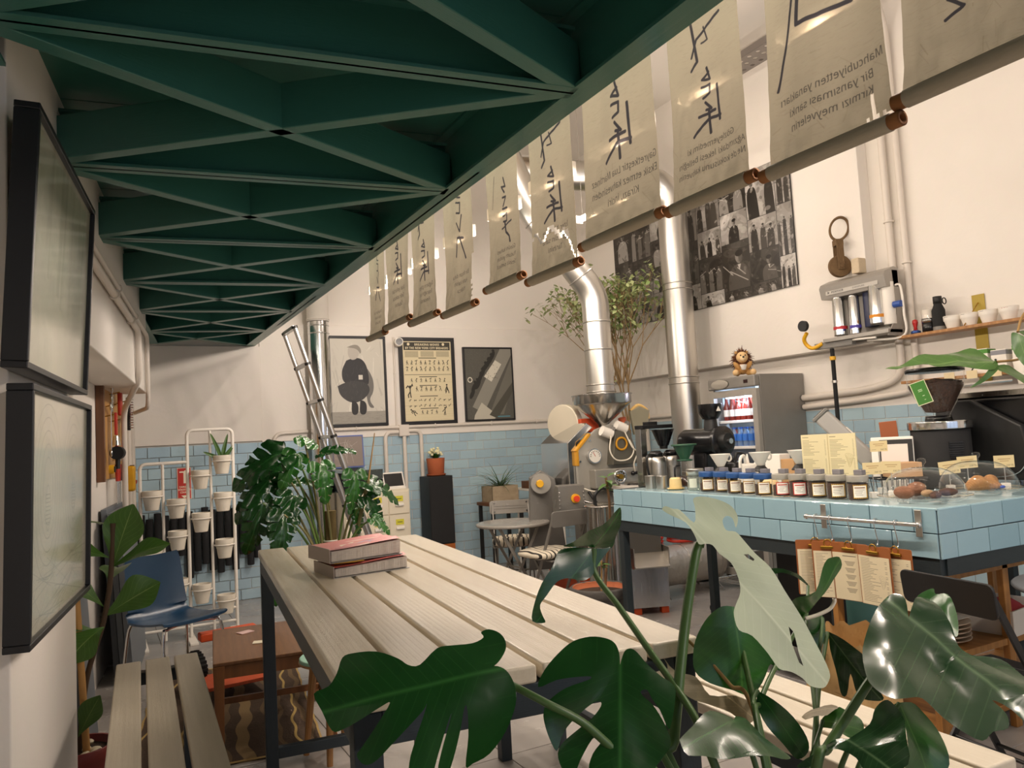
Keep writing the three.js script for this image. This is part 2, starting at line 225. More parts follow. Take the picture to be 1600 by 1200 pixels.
// ---------------------------------------------------------------- green steel mezzanine
const green = mat('#356b60', 0.3, { bumpMap: rep(grainT, 4), bumpScale: 0.0005 });
{ const t = thing('mezzanine', 'dark green painted steel mezzanine with crossed beams overhead', 'mezzanine');
  const y0 = 2.49, xr = 1.40, zr = (k) => -1.95 - 1.005 * k, zl = (k) => zr(k) - 0.19, xl = (z) => 0.27 + 0.19 - (z + 8) * Math.tan(A7);
  const I = (a, b, h, w) => { const f = (y, hh, ww) => bar([a[0], y, a[1]], [b[0], y, b[1]], ww, hh, 0, 0.001); return [f(y0 + 0.006, 0.012, w), f(y0 + h / 2, h, 0.012), f(y0 + h - 0.006, 0.012, w)]; };
  obj('edge_beam', I([xr - 0.045, -7.98], [xr - 0.045, 2.6], 0.25, 0.09), green, t);
  obj('edge_beam', I([xl(-7.9), -7.9], [xl(2.6), 2.6], 0.25, 0.12), green, t);
  for (let k = -4; k <= 6; k++) {
    const a = [xl(zl(k)), zl(k)], b = [xr - 0.07, zr(k)]; if (k < 6) obj('cross_beam', I(a, b, 0.2, 0.075), green, t);
    if (k === 6) continue; const a1 = [xl(zl(k + 1)), Math.max(-7.9, zl(k + 1))], b1 = [xr - 0.07, zr(k + 1)];
    const tubeBar = (p, q) => bar([p[0], y0 + 0.08, p[1]], [q[0], y0 + 0.08, q[1]], 0.055, 0.158, 0, 0.004);
    obj('diagonal_brace', tubeBar(a, b1), green, t); obj('diagonal_brace', tubeBar(b, a1), green, t);
    // deck plates with open joints between them
    const dp = poly([[a[0] - 0.02, a[1] - 0.004], [xr - 0.03, b[1] - 0.004], [xr - 0.03, b1[1] + 0.004], [a1[0] - 0.02, Math.min(a1[1], zl(k + 1)) + 0.004]]);
    obj('deck_plate', ext(dp, 0.03).rotateX(PI / 2).scale(1, 1, 1).translate(0, y0 + 0.265, 0), green, t);
  }
  const gp = mat('#2e665a', 0.42); obj('guard_rail', [pipe([[1.36, y0 + 0.26, -7.9], [1.36, 3.5, -7.9], [1.36, 3.5, 2.4]], 0.022, 0.02), ...Array.from({ length: 7 }, (_, i) => rod([1.36, y0 + 0.26, -6.5 + 1.5 * i], [1.36, 3.5, -6.5 + 1.5 * i], 0.018))], gp, t);
}
// cloth banners hung from the mezzanine rail, printed side towards the bar, ink showing through mirrored
const clothT = tone('#9a917c', '#8c836e', 256, 6);
function stroke(c, pts, w) { c.lineWidth = w; c.lineCap = 'round'; c.lineJoin = 'round'; c.beginPath(); pts.forEach((p, i) => (i ? c.lineTo(...p) : c.moveTo(...p))); c.stroke(); }
const BAN = [
  { z: [-0.70, -1.0], y: 2.085, txt: [], cal: 5, l: 'cloth banner cut off at the upper right corner' },
  { z: [-0.985, -1.375], y: 2.05, txt: ['Mahcubiyetten yanakları', 'Bir yansıması sanki', 'Kırmızı meyvelerin'], cal: 1, l: 'cloth banner with a large square brush sign and a torn right hem' },
  { z: [-1.395, -1.745], y: 2.065, txt: ['Gözleyemedim ki', 'Ağzımdaki lekesi belleğin', 'Ne de kokusunu kahvenin'], cal: 2, l: 'cloth banner hanging in front of the large steel duct' },
  { z: [-1.76, -2.21], y: 2.075, txt: ['Gayretkeştir Lua Martinez', 'Eksik etmez kahvesinden', 'Kirazı, inciri'], cal: 2, l: 'cloth banner covering the left photographs of the wall collage' },
  { z: [-2.22, -2.60], y: 2.03, txt: ['İster bir kahve', 'Öğretsin sana', 'Tarihini'], cal: 2, tear: 1, l: 'cloth banner torn right across above its roller' },
  { z: [-2.63, -2.97], y: 2.07, txt: ['Günün kahvesi', 'Yudum yudum', 'Sessiz sedasız'], cal: 3, l: 'cloth banner with one long brush word, alone left of the torn banner' },
  { z: [-3.07, -3.45], y: 2.04, txt: ['Bir fincan daha', 'Hatırı kalsın', 'Yıllarca'], cal: 4, tear: 2, l: 'cloth banner with a ragged right edge near its roller' },
  { z: [-3.51, -3.90], y: 2.07, txt: ['Dağların gölgesi', 'Toprağın sesi', 'Fincanda'], cal: 2, l: 'third cloth banner counted from the ladder' },
  { z: [-3.89, -4.32], y: 2.11, txt: ['Uzak yollardan', 'Gelir kokusu', 'Sabahın'], cal: 2, l: 'second cloth banner counted from the ladder' },
  { z: [-4.30, -4.64], y: 2.09, txt: ['Sıcak bir söz', 'Gibi durur', 'Masada'], cal: 4, l: 'cloth banner nearest the ladder and the crouching figure poster' },
];
function bannerTex(b, k) {
  return ctex(256, 512, (c, w, h) => {
    c.fillStyle = '#a99f8b'; c.fillRect(0, 0, w, h);
    for (let i = 0; i < 2600; i++) { c.fillStyle = `rgba(${rnd() < 0.5 ? '70,60,45' : '190,180,160'},${0.05 * rnd()})`; c.fillRect(rnd(0, w), rnd(0, h), rnd(2, 26), rnd(1, 3)); }
    for (let i = 0; i < 26; i++) { c.strokeStyle = `rgba(95,84,66,${rnd(0.05, 0.22)})`; c.lineWidth = rnd(1, 3); const x = rnd(0, w), y = rnd(h * 0.72, h); c.beginPath(); c.moveTo(x, y); c.lineTo(x + rnd(-30, 30), y + rnd(-40, 40)); c.stroke(); }
    c.strokeStyle = c.fillStyle = '#3d3b3f'; c.save(); c.translate(w, 0); c.scale(-1, 1);
    const S = (p, lw) => stroke(c, p, lw);
    if (b.cal === 1) { S([[120, 10], [70, 30], [60, 120]], 8); S([[120, 60], [90, 75], [92, 110], [140, 100]], 8); S([[60, 130], [160, 120], [178, 240], [60, 255], [70, 130]], 9); S([[170, 130], [205, 260], [228, 330], [235, 350]], 6); }
    if (b.cal === 2) { S([[60, 60], [150, 90], [170, 130]], 8); S([[168, 40], [150, 150], [172, 165]], 9); S([[120, 70], [108, 110], [132, 108]], 5); S([[118, 180], [108, 215], [136, 205], [112, 195]], 7); S([[138, 225], [110, 228], [112, 250], [134, 255]], 7); S([[128, 268], [108, 292], [126, 288]], 7); S([[150, 300], [96, 300]], 8); S([[84, 240], [82, 330]], 8); S([[170, 345], [120, 315], [80, 320]], 8); S([[118, 290], [116, 352]], 8); }
    if (b.cal === 3) { S([[190, 60], [214, 190]], 3); S([[110, 90], [98, 130], [130, 120], [108, 150]], 8); S([[126, 165], [100, 170], [124, 200]], 8); S([[130, 210], [96, 216]], 9); S([[130, 240], [100, 238], [104, 266], [128, 262]], 8); S([[140, 290], [70, 270]], 7); S([[118, 270], [112, 310], [92, 330], [88, 352]], 9); }
    if (b.cal === 4) { S([[110, 30], [120, 70], [90, 80]], 7); S([[128, 90], [92, 100], [96, 140], [126, 132]], 7); S([[84, 150], [104, 210], [130, 170]], 7); S([[80, 240], [130, 230], [150, 300]], 9); S([[110, 230], [70, 320]], 8); }
    if (b.cal === 5) { S([[150, 330], [120, 360], [160, 372]], 8); }
    c.font = '21px sans-serif'; c.textAlign = 'center'; c.fillStyle = '#4d4944';
    c.save(); c.translate(118, 385); b.txt.forEach((s, i) => c.fillText(s, 0, i * 30, 225)); c.restore(); c.restore();
  });
}
BAN.forEach((b, k) => {
  const X = 1.5, z0 = b.z[1], z1 = b.z[0], W = z1 - z0, top = 3.5, t = thing('cloth_banner', b.l, 'banner', [X, b.y, (z0 + z1) / 2], 0, 'cloth banners along the mezzanine edge');
  const NU = 40, NV = 90, pos = [], uv = [], idx = [], in0 = 0.035, tearV = 0.105;
  const pt = (u, v) => {                                    // u across (near -> far reversed), v from roller up
    const pull = 0.018 * Math.exp(-v * 9) * (u < 0.5 ? -1 : 1) * Math.abs(2 * u - 1), ww = W - 2 * in0;
    const y = v * (top - b.y), w1 = 0.006 * Math.sin(u * 9 + k) * Math.sin(v * 5 + k) + 0.011 * N3(u * 3 + k, v * 4) * (1 - v) + 0.006 * N3(u * 14, v * 30 + k) * Math.exp(-v * 7);
    return [0.018 + w1 - 0.015 * Math.exp(-v * 5) - 0.06 * Math.max(0, v - 0.45), y + 0.004 * N3(u * 9, k), (u - 0.5) * ww + pull];
  };
  for (let j = 0; j <= NV; j++) for (let i = 0; i <= NU; i++) { const u = i / NU, v = Math.pow(j / NV, 1.3); pos.push(...pt(u, v)); uv.push(u, v * (top - b.y) / (2 * (W - 2 * in0))); }
  for (let j = 0; j < NV; j++) for (let i = 0; i < NU; i++) {
    const u = (i + 0.5) / NU, v = Math.pow((j + 0.5) / NV, 1.3);
    if (b.tear === 1 && Math.abs(v - tearV - 0.014 * Math.sin(u * 17) - 0.05 * Math.max(0, 0.25 - (1 - u)) * -1.2 + 0.32 * Math.max(0, u - 0.7)) < 0.0075 * (u < 0.45 ? 0.75 : 1.15)) continue;
    if (b.tear === 2 && u > 0.9 - 0.1 * N3(v * 60, 3) && v < 0.16) continue;
    if (k === 1 && u > 0.78 && v < 0.02 + 0.012 * N3(u * 40, 1)) continue;
    if (k === 1 && Math.abs(u - 0.86) < 0.012 && v < 0.055) continue;
    const a = j * (NU + 1) + i; idx.push(a, a + 1, a + NU + 1, a + 1, a + NU + 2, a + NU + 1);
  }
  const g = new THREE.BufferGeometry(); g.setAttribute('position', new THREE.Float32BufferAttribute(pos, 3)); g.setAttribute('uv', new THREE.Float32BufferAttribute(uv, 2)); g.setIndex(idx); g.computeVertexNormals();
  const tx = bannerTex(b, k); tx.wrapT = THREE.RepeatWrapping;
  obj('cloth', g, mat('#ffffff', 0.95, { map: tx, transmission: 0.25, thickness: 0 }), t);
  obj('roller_sleeve', cy(0.0195, 0.0195, W - 0.055, 0, 0, 0, 20).rotateX(PI / 2), mat('#a39a88', 0.9, { bumpMap: grainT, bumpScale: 0.002 }), t);
  obj('roller_tube', lathe([[0.009, -W / 2], [0.0175, -W / 2], [0.0175, W / 2], [0.009, W / 2], [0.009, -W / 2]], 0, 0, 0, 20).rotateX(PI / 2), mat('#8a5a30', 0.8), t);
  for (const s of [-0.4, 0.4]) obj('hanging_cord', rod([-0.055, top - b.y, W * s], [-0.115, top - b.y + 0.005, W * s], 0.002), M.offwhite, t);
});
// ---------------------------------------------------------------- leaves
function leafAt(base, dir, nrm, len, w, o = {}) {           // thin curved leaf: pr(t) half width, droop bends it towards -normal, fold lifts the halves
  const { pr = (t) => Math.sin(PI * Math.pow(t, 0.8)), droop = 0.25, fold = 0.15, nt = 12, nu = 4, wave = 0, twist = 0, ph = 0 } = o;
  const D = V3(...dir).normalize(), Nn = V3(...nrm); Nn.addScaledVector(D, -Nn.dot(D)).normalize(); const S = D.clone().cross(Nn);
  const pos = [], uv = [], idx = []; const B0 = V3(...base);
  for (let i = 0; i <= nt; i++) { const t = i / nt, a = droop * t, hw = w / 2 * pr(t) + 1e-4, tw = twist * t;
    const f = droop ? Math.sin(a * 1) / droop : t, c = B0.clone().addScaledVector(D, len * (droop ? Math.sin(droop * t) / droop : t)).addScaledVector(Nn, -len * (droop ? (1 - Math.cos(droop * t)) / droop : 0));
    const n2 = Nn.clone().multiplyScalar(Math.cos(a)).addScaledVector(D, Math.sin(a)), s2 = S.clone().multiplyScalar(Math.cos(tw)).addScaledVector(n2, Math.sin(tw));
    for (let k = -nu; k <= nu; k++) { const u = k / nu, p = c.clone().addScaledVector(s2, u * hw).addScaledVector(n2, Math.abs(u) * hw * fold + wave * Math.sin(9 * t + ph + u) * Math.abs(u) * hw); pos.push(p.x, p.y, p.z); uv.push(0.5 + u / 2, t); } }
  const r = 2 * nu + 1; for (let i = 0; i < nt; i++) for (let k = 0; k < r - 1; k++) { const a = i * r + k; idx.push(a, a + 1, a + r, a + 1, a + r + 1, a + r); }
  const g = new THREE.BufferGeometry(); g.setAttribute('position', new THREE.Float32BufferAttribute(pos, 3)); g.setAttribute('uv', new THREE.Float32BufferAttribute(uv, 2)); g.setIndex(idx); g.computeVertexNormals(); return g;
}
const veinT = (a, b, v, n = 14) => { const s = (c) => { const k = new THREE.Color(c).convertLinearToSRGB(); return [k.r, k.g, k.b]; }, p = s(a), q = s(b), r = s(v); return dtex(256, (x, y) => { const u = Math.abs(x - 0.5) * 2, d = Math.abs(((y - 0.35 * u) * n) % 1 - 0.5), ve = Math.max(Math.max(0, 1 - u * 28), 0.55 * Math.max(0, 1 - Math.abs(d - 0.0) * 22)), k = 0.5 + 0.8 * per(x, y, 4, 4); return p.map((c, i) => (c + (q[i] - c) * k) * (1 - ve) + r[i] * ve); }, true); };
const leafM = (a, b, v, rough = 0.35, n = 14) => mat('#ffffff', rough, { map: veinT(a, b, v, n), transmission: 0.18, thickness: 0 });
const LM = { fig: leafM('#4c7428', '#3c6420', '#90a862', 0.4, 9), mon: leafM('#2f6a22', '#1f4f18', '#4f7f38', 0.32), monDark: leafM('#1d4a1c', '#163a17', '#31622c', 0.25), monPale: leafM('#b2bda2', '#a4b092', '#c0caae', 0.5), grass: mat('#49653a', 0.5), snake: leafM('#5a7a35', '#2f5522', '#8a9a4a', 0.4, 3), dry: mat('#8c7a5a', 0.8), ficus: mat('#a3ad78', 0.5, { transmission: 0.2, thickness: 0 }), ficus2: mat('#7c9455', 0.45, { transmission: 0.2, thickness: 0 }) };
// ---------------------------------------------------------------- slatted table and benches
const boardM = ['#e3d8c3', '#dfd3bd', '#e6dbc7'].map((c, i) => mat(c, 0.22, { clearcoat: 0.35, clearcoatRoughness: 0.18, map: rep(tone(c, ['#cfc2aa', '#cdbfa7', '#d6cab4'][i], 256, 5, 5, i * 3), 1, 1), bumpMap: rep(brushT, 8, 1), bumpScale: 0.0009 }));
const benchM = ['#cfc3ae', '#cabda7'].map((c, i) => mat(c, 0.35, { map: tone(c, '#beb19b', 256, 5, 5, i * 3), bumpMap: rep(brushT, 6, 1), bumpScale: 0.0008 }));
const frameM = mat('#1d2930', 0.45, { bumpMap: rep(grainT, 3), bumpScale: 0.0005 });
function slatTable(name, label, cat, pos, ry, Wd, Ln, Ht, nb, mats, gap, ap, bh) {
  const t = thing(name, label, cat, pos, ry), bw = (Wd - gap * (nb - 1)) / nb, th = 0.034, lw = 0.05;
  for (let i = 0; i < nb; i++) obj('board', bx(bw, th, Ln, -Wd / 2 + bw / 2 + i * (bw + gap), Ht - th / 2, 0, 0.006), mats[i % mats.length], t);
  const y = Ht - th - ap / 2, ix = Wd / 2 - lw / 2 - 0.006, iz = Ln / 2 - lw / 2 - 0.006;
  for (const s of [-1, 1]) { obj('apron', bx(lw, ap, 2 * iz + lw, s * ix, y, 0), frameM, t); obj('end_apron', bx(2 * ix - lw, ap, lw, 0, y, s * iz), frameM, t); obj('stretcher', bx(2 * ix - lw, 0.045, 0.035, 0, bh, s * iz), frameM, t); for (const q of [-1, 1]) obj('leg', bx(lw, Ht - th, lw, s * ix, (Ht - th) / 2, q * iz), frameM, t); }
  return t;
}
slatTable('high_table', 'high slatted table with cream boards and dark steel legs', 'table', [0.834, 0, -2.372], -6.1 * PI / 180, 0.705, 2.2, 1.0, 6, boardM, 0.012, 0.06, 0.15);
slatTable('slatted_bench', 'slatted bench beside the left wall, with three greyish boards', 'bench', [0.145, 0, -2.3], -2.4 * PI / 180, 0.285, 2.1, 0.65, 3, benchM, 0.016, 0.045, 0.2);
const bench2 = slatTable('slatted_bench', 'slatted bench on the bar side of the high table, behind the monstera', 'bench', [1.66, 0, -2.12], -3 * PI / 180, 0.34, 2.15, 0.66, 3, [boardM[2], boardM[0]], 0.016, 0.045, 0.2);
for (const x of [0.14]) obj('stretcher', bx(0.035, 0.045, 2.05, x, 0.2, 0), frameM, bench2);
// books on the table
const pagesM = mat('#b8ab9c', 0.9, { bumpMap: rep(brushT, 1, 30), bumpScale: 0.003, map: tone('#c2b9ae', '#a49b92', 128, 12) });
const coverT = (k) => ctex(256, 256, (c, w, h) => { c.fillStyle = '#c4655e'; c.fillRect(0, 0, w, h); for (let i = 0; i < 9; i++) { c.fillStyle = ['#d9b3a0', '#a9434a', '#8f8aa6', '#c98a6a', '#d8c0a8'][(i + k) % 5]; c.beginPath(); const x = rnd(0, w), y = rnd(0, h); c.moveTo(x, y); for (let j = 0; j < 5; j++) c.lineTo(x + rnd(-70, 70), y + rnd(-30, 30)); c.fill(); } });
function book(label, pos, ry, w, h, d, cov) {
  const t = thing('thick_book', label, 'book', pos, ry, 'books on the high table');
  const g = bx(w - 0.01, h - 0.006, d - 0.01, 0, h / 2, 0, 0.004); obj('pages', warp(g, (v) => { v.y += 0.006 * Math.sin(v.x * 12) * Math.min(1, v.y / h); v.x += 0.004 * N3(v.y * 90, v.z * 3); }), pagesM, t);
  const cv = new THREE.PlaneGeometry(w, d, 16, 8).rotateX(-PI / 2); obj('front_cover', warp(cv, (v) => { v.y = h + 0.006 * Math.sin(v.x * 12) + 0.0025 + (v.x > w * 0.42 ? 0.006 * N3(v.z * 30, 2) : 0); }), mat('#ffffff', 0.45, { map: cov }), t);
  obj('back_cover', bx(w, 0.002, d, 0, 0.001, 0, 0), M.grey, t); obj('spine', bx(0.002, h, d, -w / 2, h / 2, 0, 0), mat('#9b8f88', 0.7), t); return t;
}
book('lower thick worn book, grey page edges, in a stack of two', [0.79, 1.0, -2.62], 0.06, 0.265, 0.038, 0.21, coverT(2));
book('upper thick worn book with a red patterned cover', [0.775, 1.0475, -2.635], 0.1, 0.26, 0.046, 0.205, coverT(0));
tag(obj('paper_slip', warp(new THREE.PlaneGeometry(0.1, 0.09, 6, 4).rotateX(-PI / 2).translate(0.72, 1.0455, -2.56), (v) => { v.y += 0.0006 * N3(v.x * 40, v.z * 40); }), mat('#d9a53a', 0.7)), 'yellow torn slip of paper sticking out between the two books', 'paper');
// ---------------------------------------------------------------- left wall: pictures
function framed(name, label, w, h, dp, fw, tex, mfr, glass = true) {
  const t = thing(name, label, 'picture');
  obj('frame', [bx(w, fw, dp, 0, h / 2 - fw / 2, 0), bx(w, fw, dp, 0, -h / 2 + fw / 2, 0), bx(fw, h - 2 * fw, dp, -w / 2 + fw / 2, 0, 0), bx(fw, h - 2 * fw, dp, w / 2 - fw / 2, 0, 0)], mfr, t);
  obj('print', bx(w - 2 * fw, h - 2 * fw, 0.006, 0, 0, glass ? dp * 0.2 : dp * 0.3, 0), mat('#ffffff', 0.6, { map: tex }), t);
  obj('backing', bx(w - 0.01, h - 0.01, 0.006, 0, 0, -dp / 2 + 0.004, 0), M.black, t);
  if (glass) obj('glass_pane', bx(w - 2 * fw, h - 2 * fw, 0.002, 0, 0, dp * 0.2 + 0.0045, 0), M.matGlass, t);
  return t;
}
const sketch = (bg, ink, f) => ctex(512, 400, (c, w, h) => { c.fillStyle = bg; c.fillRect(0, 0, w, h); for (let i = 0; i < 500; i++) { c.fillStyle = `rgba(${rnd() < 0.5 ? '120,130,110' : '230,228,210'},${0.06 * rnd()})`; c.beginPath(); c.ellipse(rnd(0, w), rnd(0, h), rnd(5, 60), rnd(5, 40), rnd(0, 3), 0, 7); c.fill(); } c.strokeStyle = ink; f(c, w, h); });
const loops = (c, x, y, s) => { for (let i = 0; i < 5; i++) { c.lineWidth = 1.4; c.beginPath(); c.ellipse(x, y, s * (0.3 + 0.16 * i), s * (0.5 + 0.2 * i), 0, 0, 7); c.stroke(); } c.beginPath(); c.ellipse(x, y + s * 0.25, s * 0.16, s * 0.34, 0, 0, 7); c.stroke(); for (let i = 0; i < 8; i++) { c.beginPath(); c.moveTo(x - s * 0.14, y + s * (0.05 + i * 0.06)); c.lineTo(x + s * 0.14, y + s * (0.05 + i * 0.06)); c.stroke(); } };
const pf = mat('#15171b', 0.4), RY = PI / 2 - A7;
for (const [y, h, tex, l, tl] of [[2.008, 0.69, sketch('#b5b39c', 'rgba(120,122,100,0.35)', (c, w, h2) => { for (let i = 0; i < 14; i++) { c.lineWidth = rnd(6, 30); c.strokeStyle = `rgba(95,100,70,${rnd(0.06, 0.2)})`; c.beginPath(); const x = rnd(0, w); c.moveTo(x, 0); c.lineTo(x + rnd(-30, 30), h2 * rnd(0.4, 1)); c.stroke(); } }), 'upper of two deep black-framed pictures on the left pier, pale faded print', 0.05], [1.295, 0.66, sketch('#c9c4b0', 'rgba(110,108,96,0.6)', (c, w, h2) => { loops(c, w * 0.28, h2 * 0.42, 120); loops(c, w * 0.72, h2 * 0.4, 110); c.lineWidth = 1; for (let i = 0; i < 40; i++) { c.beginPath(); c.moveTo(rnd(0, w), h2 * rnd(0.7, 1)); c.lineTo(rnd(0, w), h2 * rnd(0.75, 1)); c.stroke(); } }), 'lower of two deep black-framed pictures on the left pier, sketch of instruments', 0.02]]) {
  const t = framed('framed_picture', l, 0.95, h, 0.06, 0.018, tex, pf); t.position.set(...Lp(0.285 + tl * 0.35, y, 5.275)); t.rotation.set(0, RY, 0); t.rotateX(tl); t.userData.group = 'pictures on the left pier';
}
// grey boards leaning in the recess
const panelM = mat('#6c7278', 0.55, { bumpMap: grainT, bumpScale: 0.0008 });
const lean = (label, s, y, w, h, th, off, m = panelM) => { const t = tag(obj('leaning_board', L(bx(th, h, w, 0, h / 2, 0).rotateZ(0.06).translate(off, 0, s))), label, 'board', 'boards leaning by the left wall'); t.material = m; return t; };
lean('tall narrow grey board standing right behind the lower picture frame', 4.02, 0, 0.36, 1.47, 0.05, 0.19);
lean('grey folded table top leaning in the back left corner, front one', 1.95, 0, 0.9, 1.08, 0.035, 0.2);
lean('grey folded table top leaning in the back left corner, middle one', 1.85, 0, 0.9, 1.08, 0.035, 0.15);
lean('grey folded table top leaning in the back left corner, nearest the wall', 1.75, 0, 0.9, 1.1, 0.035, 0.1);
tag(obj('wooden_skirting', uvm(L(bx(0.03, 0.16, 0.9, 0.016, 0.99, 3.45))), M.walnut), 'dark brown wooden rail on the left wall above the fig plant', 'rail');
// tool board
{ const s0 = 0.85, s1 = 2.22, t = thing('tool_board', 'wooden tool board hung on the left wall', 'tool board');
  obj('board_panel', uvm(L(bx(0.02, 0.72, s1 - s0, 0.012, 1.65, (s0 + s1) / 2)), 2), mat('#ffffff', 0.6, { map: rep(woodT('#c79a58', '#ad7f42'), 1) }), t);
  obj('side_batten', uvm(L(bx(0.05, 0.74, 0.05, 0.027, 1.65, s1))), M.walnut, t);
  const hook = (s, y) => L(rod([0.02, y, s], [0.09, y + 0.015, s], 0.004)); for (const [s, y] of [[2.05, 1.93], [1.9, 1.8], [1.7, 1.9], [1.5, 1.95], [1.3, 1.86], [2.05, 1.72], [1.7, 1.7]]) obj('hook', hook(s, y), M.brass, t);
  const tool = (name, label, parts) => { const g = thing(name, label, 'tool', [0, 0, 0], 0, 'tools on the board'); parts.forEach(([n, geo, m]) => obj(n, L(merge(Array.isArray(geo) ? geo : [geo])), m, g)); };
  const X = 0.075;
  const spanner = (s, y, h) => [bx(0.006, h, 0.022, X, y - h / 2, s), torus(0.024, 0.008).rotateY(PI / 2).translate(X, y + 0.01, s), torus(0.02, 0.008, 0, 0, 0, 4.4).rotateZ(1.2).rotateY(PI / 2).translate(X, y - h - 0.01, s)];
  tool('spanner', 'long chrome spanner hanging on the tool board', [['shank', spanner(2.08, 1.78, 0.3), M.chrome]]);
  tool('spanner', 'short chrome spanner at the top of the tool board', [['shank', spanner(2.0, 1.92, 0.1), M.chrome]]);
  tool('spanner', 'small chrome spanner just above the long spanner', [['shank', spanner(2.03, 1.84, 0.05), M.chrome]]);
  const pliers = (s, y, h) => [['handle', [bx(0.015, h, 0.02, X, y - h / 2, s - 0.02), bx(0.015, h, 0.02, X, y - h / 2, s + 0.02)], M.red], ['jaw', [cy(0.018, 0.03, 0.07, X, y - h - 0.04, s)], M.chrome]];
  tool('pliers', 'red handled pliers hanging upside down mid board', pliers(1.82, 1.76, 0.16)); tool('pliers', 'red handled pliers hanging below the other pliers', pliers(1.8, 1.56, 0.07));
  tool('hand_saw', 'red handled pruning saw at the upper right of the tool board', [['handle', bx(0.03, 0.22, 0.07, X, 1.86, 1.55, 0.012), M.red], ['blade', ext(poly([[-0.03, 0], [0.03, 0], [0.005, 0.14]]), 0.004).rotateY(PI / 2).translate(X, 1.95, 1.55), M.black]]);
  tool('wire_brush', 'black wire brush with rows of bristles', [['back', bx(0.03, 0.26, 0.05, X + 0.02, 1.78, 1.2, 0.006), M.black], ['bristle_rows', Array.from({ length: 12 }, (_, i) => bx(0.025, 0.008, 0.05, X + 0.045, 1.67 + i * 0.02, 1.2, 0)), M.chrome]]);
  tool('mallet', 'black rubber mallet on the tool board', [['head', cy(0.045, 0.045, 0.13, 0, 0, 0).rotateX(PI / 2).translate(X + 0.03, 1.47, 2.02), M.rubber], ['handle', rod([X + 0.03, 1.47, 2.02], [X + 0.03, 1.36, 2.02], 0.016), M.black]]);
  for (const [k, s, c] of [[0, 1.78, M.red], [1, 1.7, M.red], [2, 1.62, M.black]]) tool('screwdriver', ['red screwdriver nearest the mallet', 'red screwdriver in the middle of three', 'dark screwdriver right of the red ones'][k] + ' on the tool board', [['handle', cy(0.017, 0.013, 0.12, X, 1.33, s), c], ['shaft', cy(0.005, 0.004, 0.16, X, 1.19, s), M.chrome]]);
  tool('glue_gun', 'orange yellow power tool handle hanging at the lower end of the tool board', [['body', bx(0.06, 0.2, 0.1, X + 0.03, 1.27, 1.18, 0.02), M.yellow], ['nozzle', bx(0.03, 0.03, 0.07, X + 0.03, 1.36, 1.1), M.black], ['trigger', bx(0.03, 0.03, 0.02, X + 0.05, 1.24, 1.115), M.red]]);
  tool('tape_measure', 'small yellow tape measure beside the mallet handle', [['case', cy(0.03, 0.03, 0.03, 0, 0, 0).rotateZ(PI / 2).translate(X, 1.36, 2.1), M.yellow], ['clip', bx(0.012, 0.04, 0.02, X + 0.02, 1.36, 2.1), M.black]]);
}
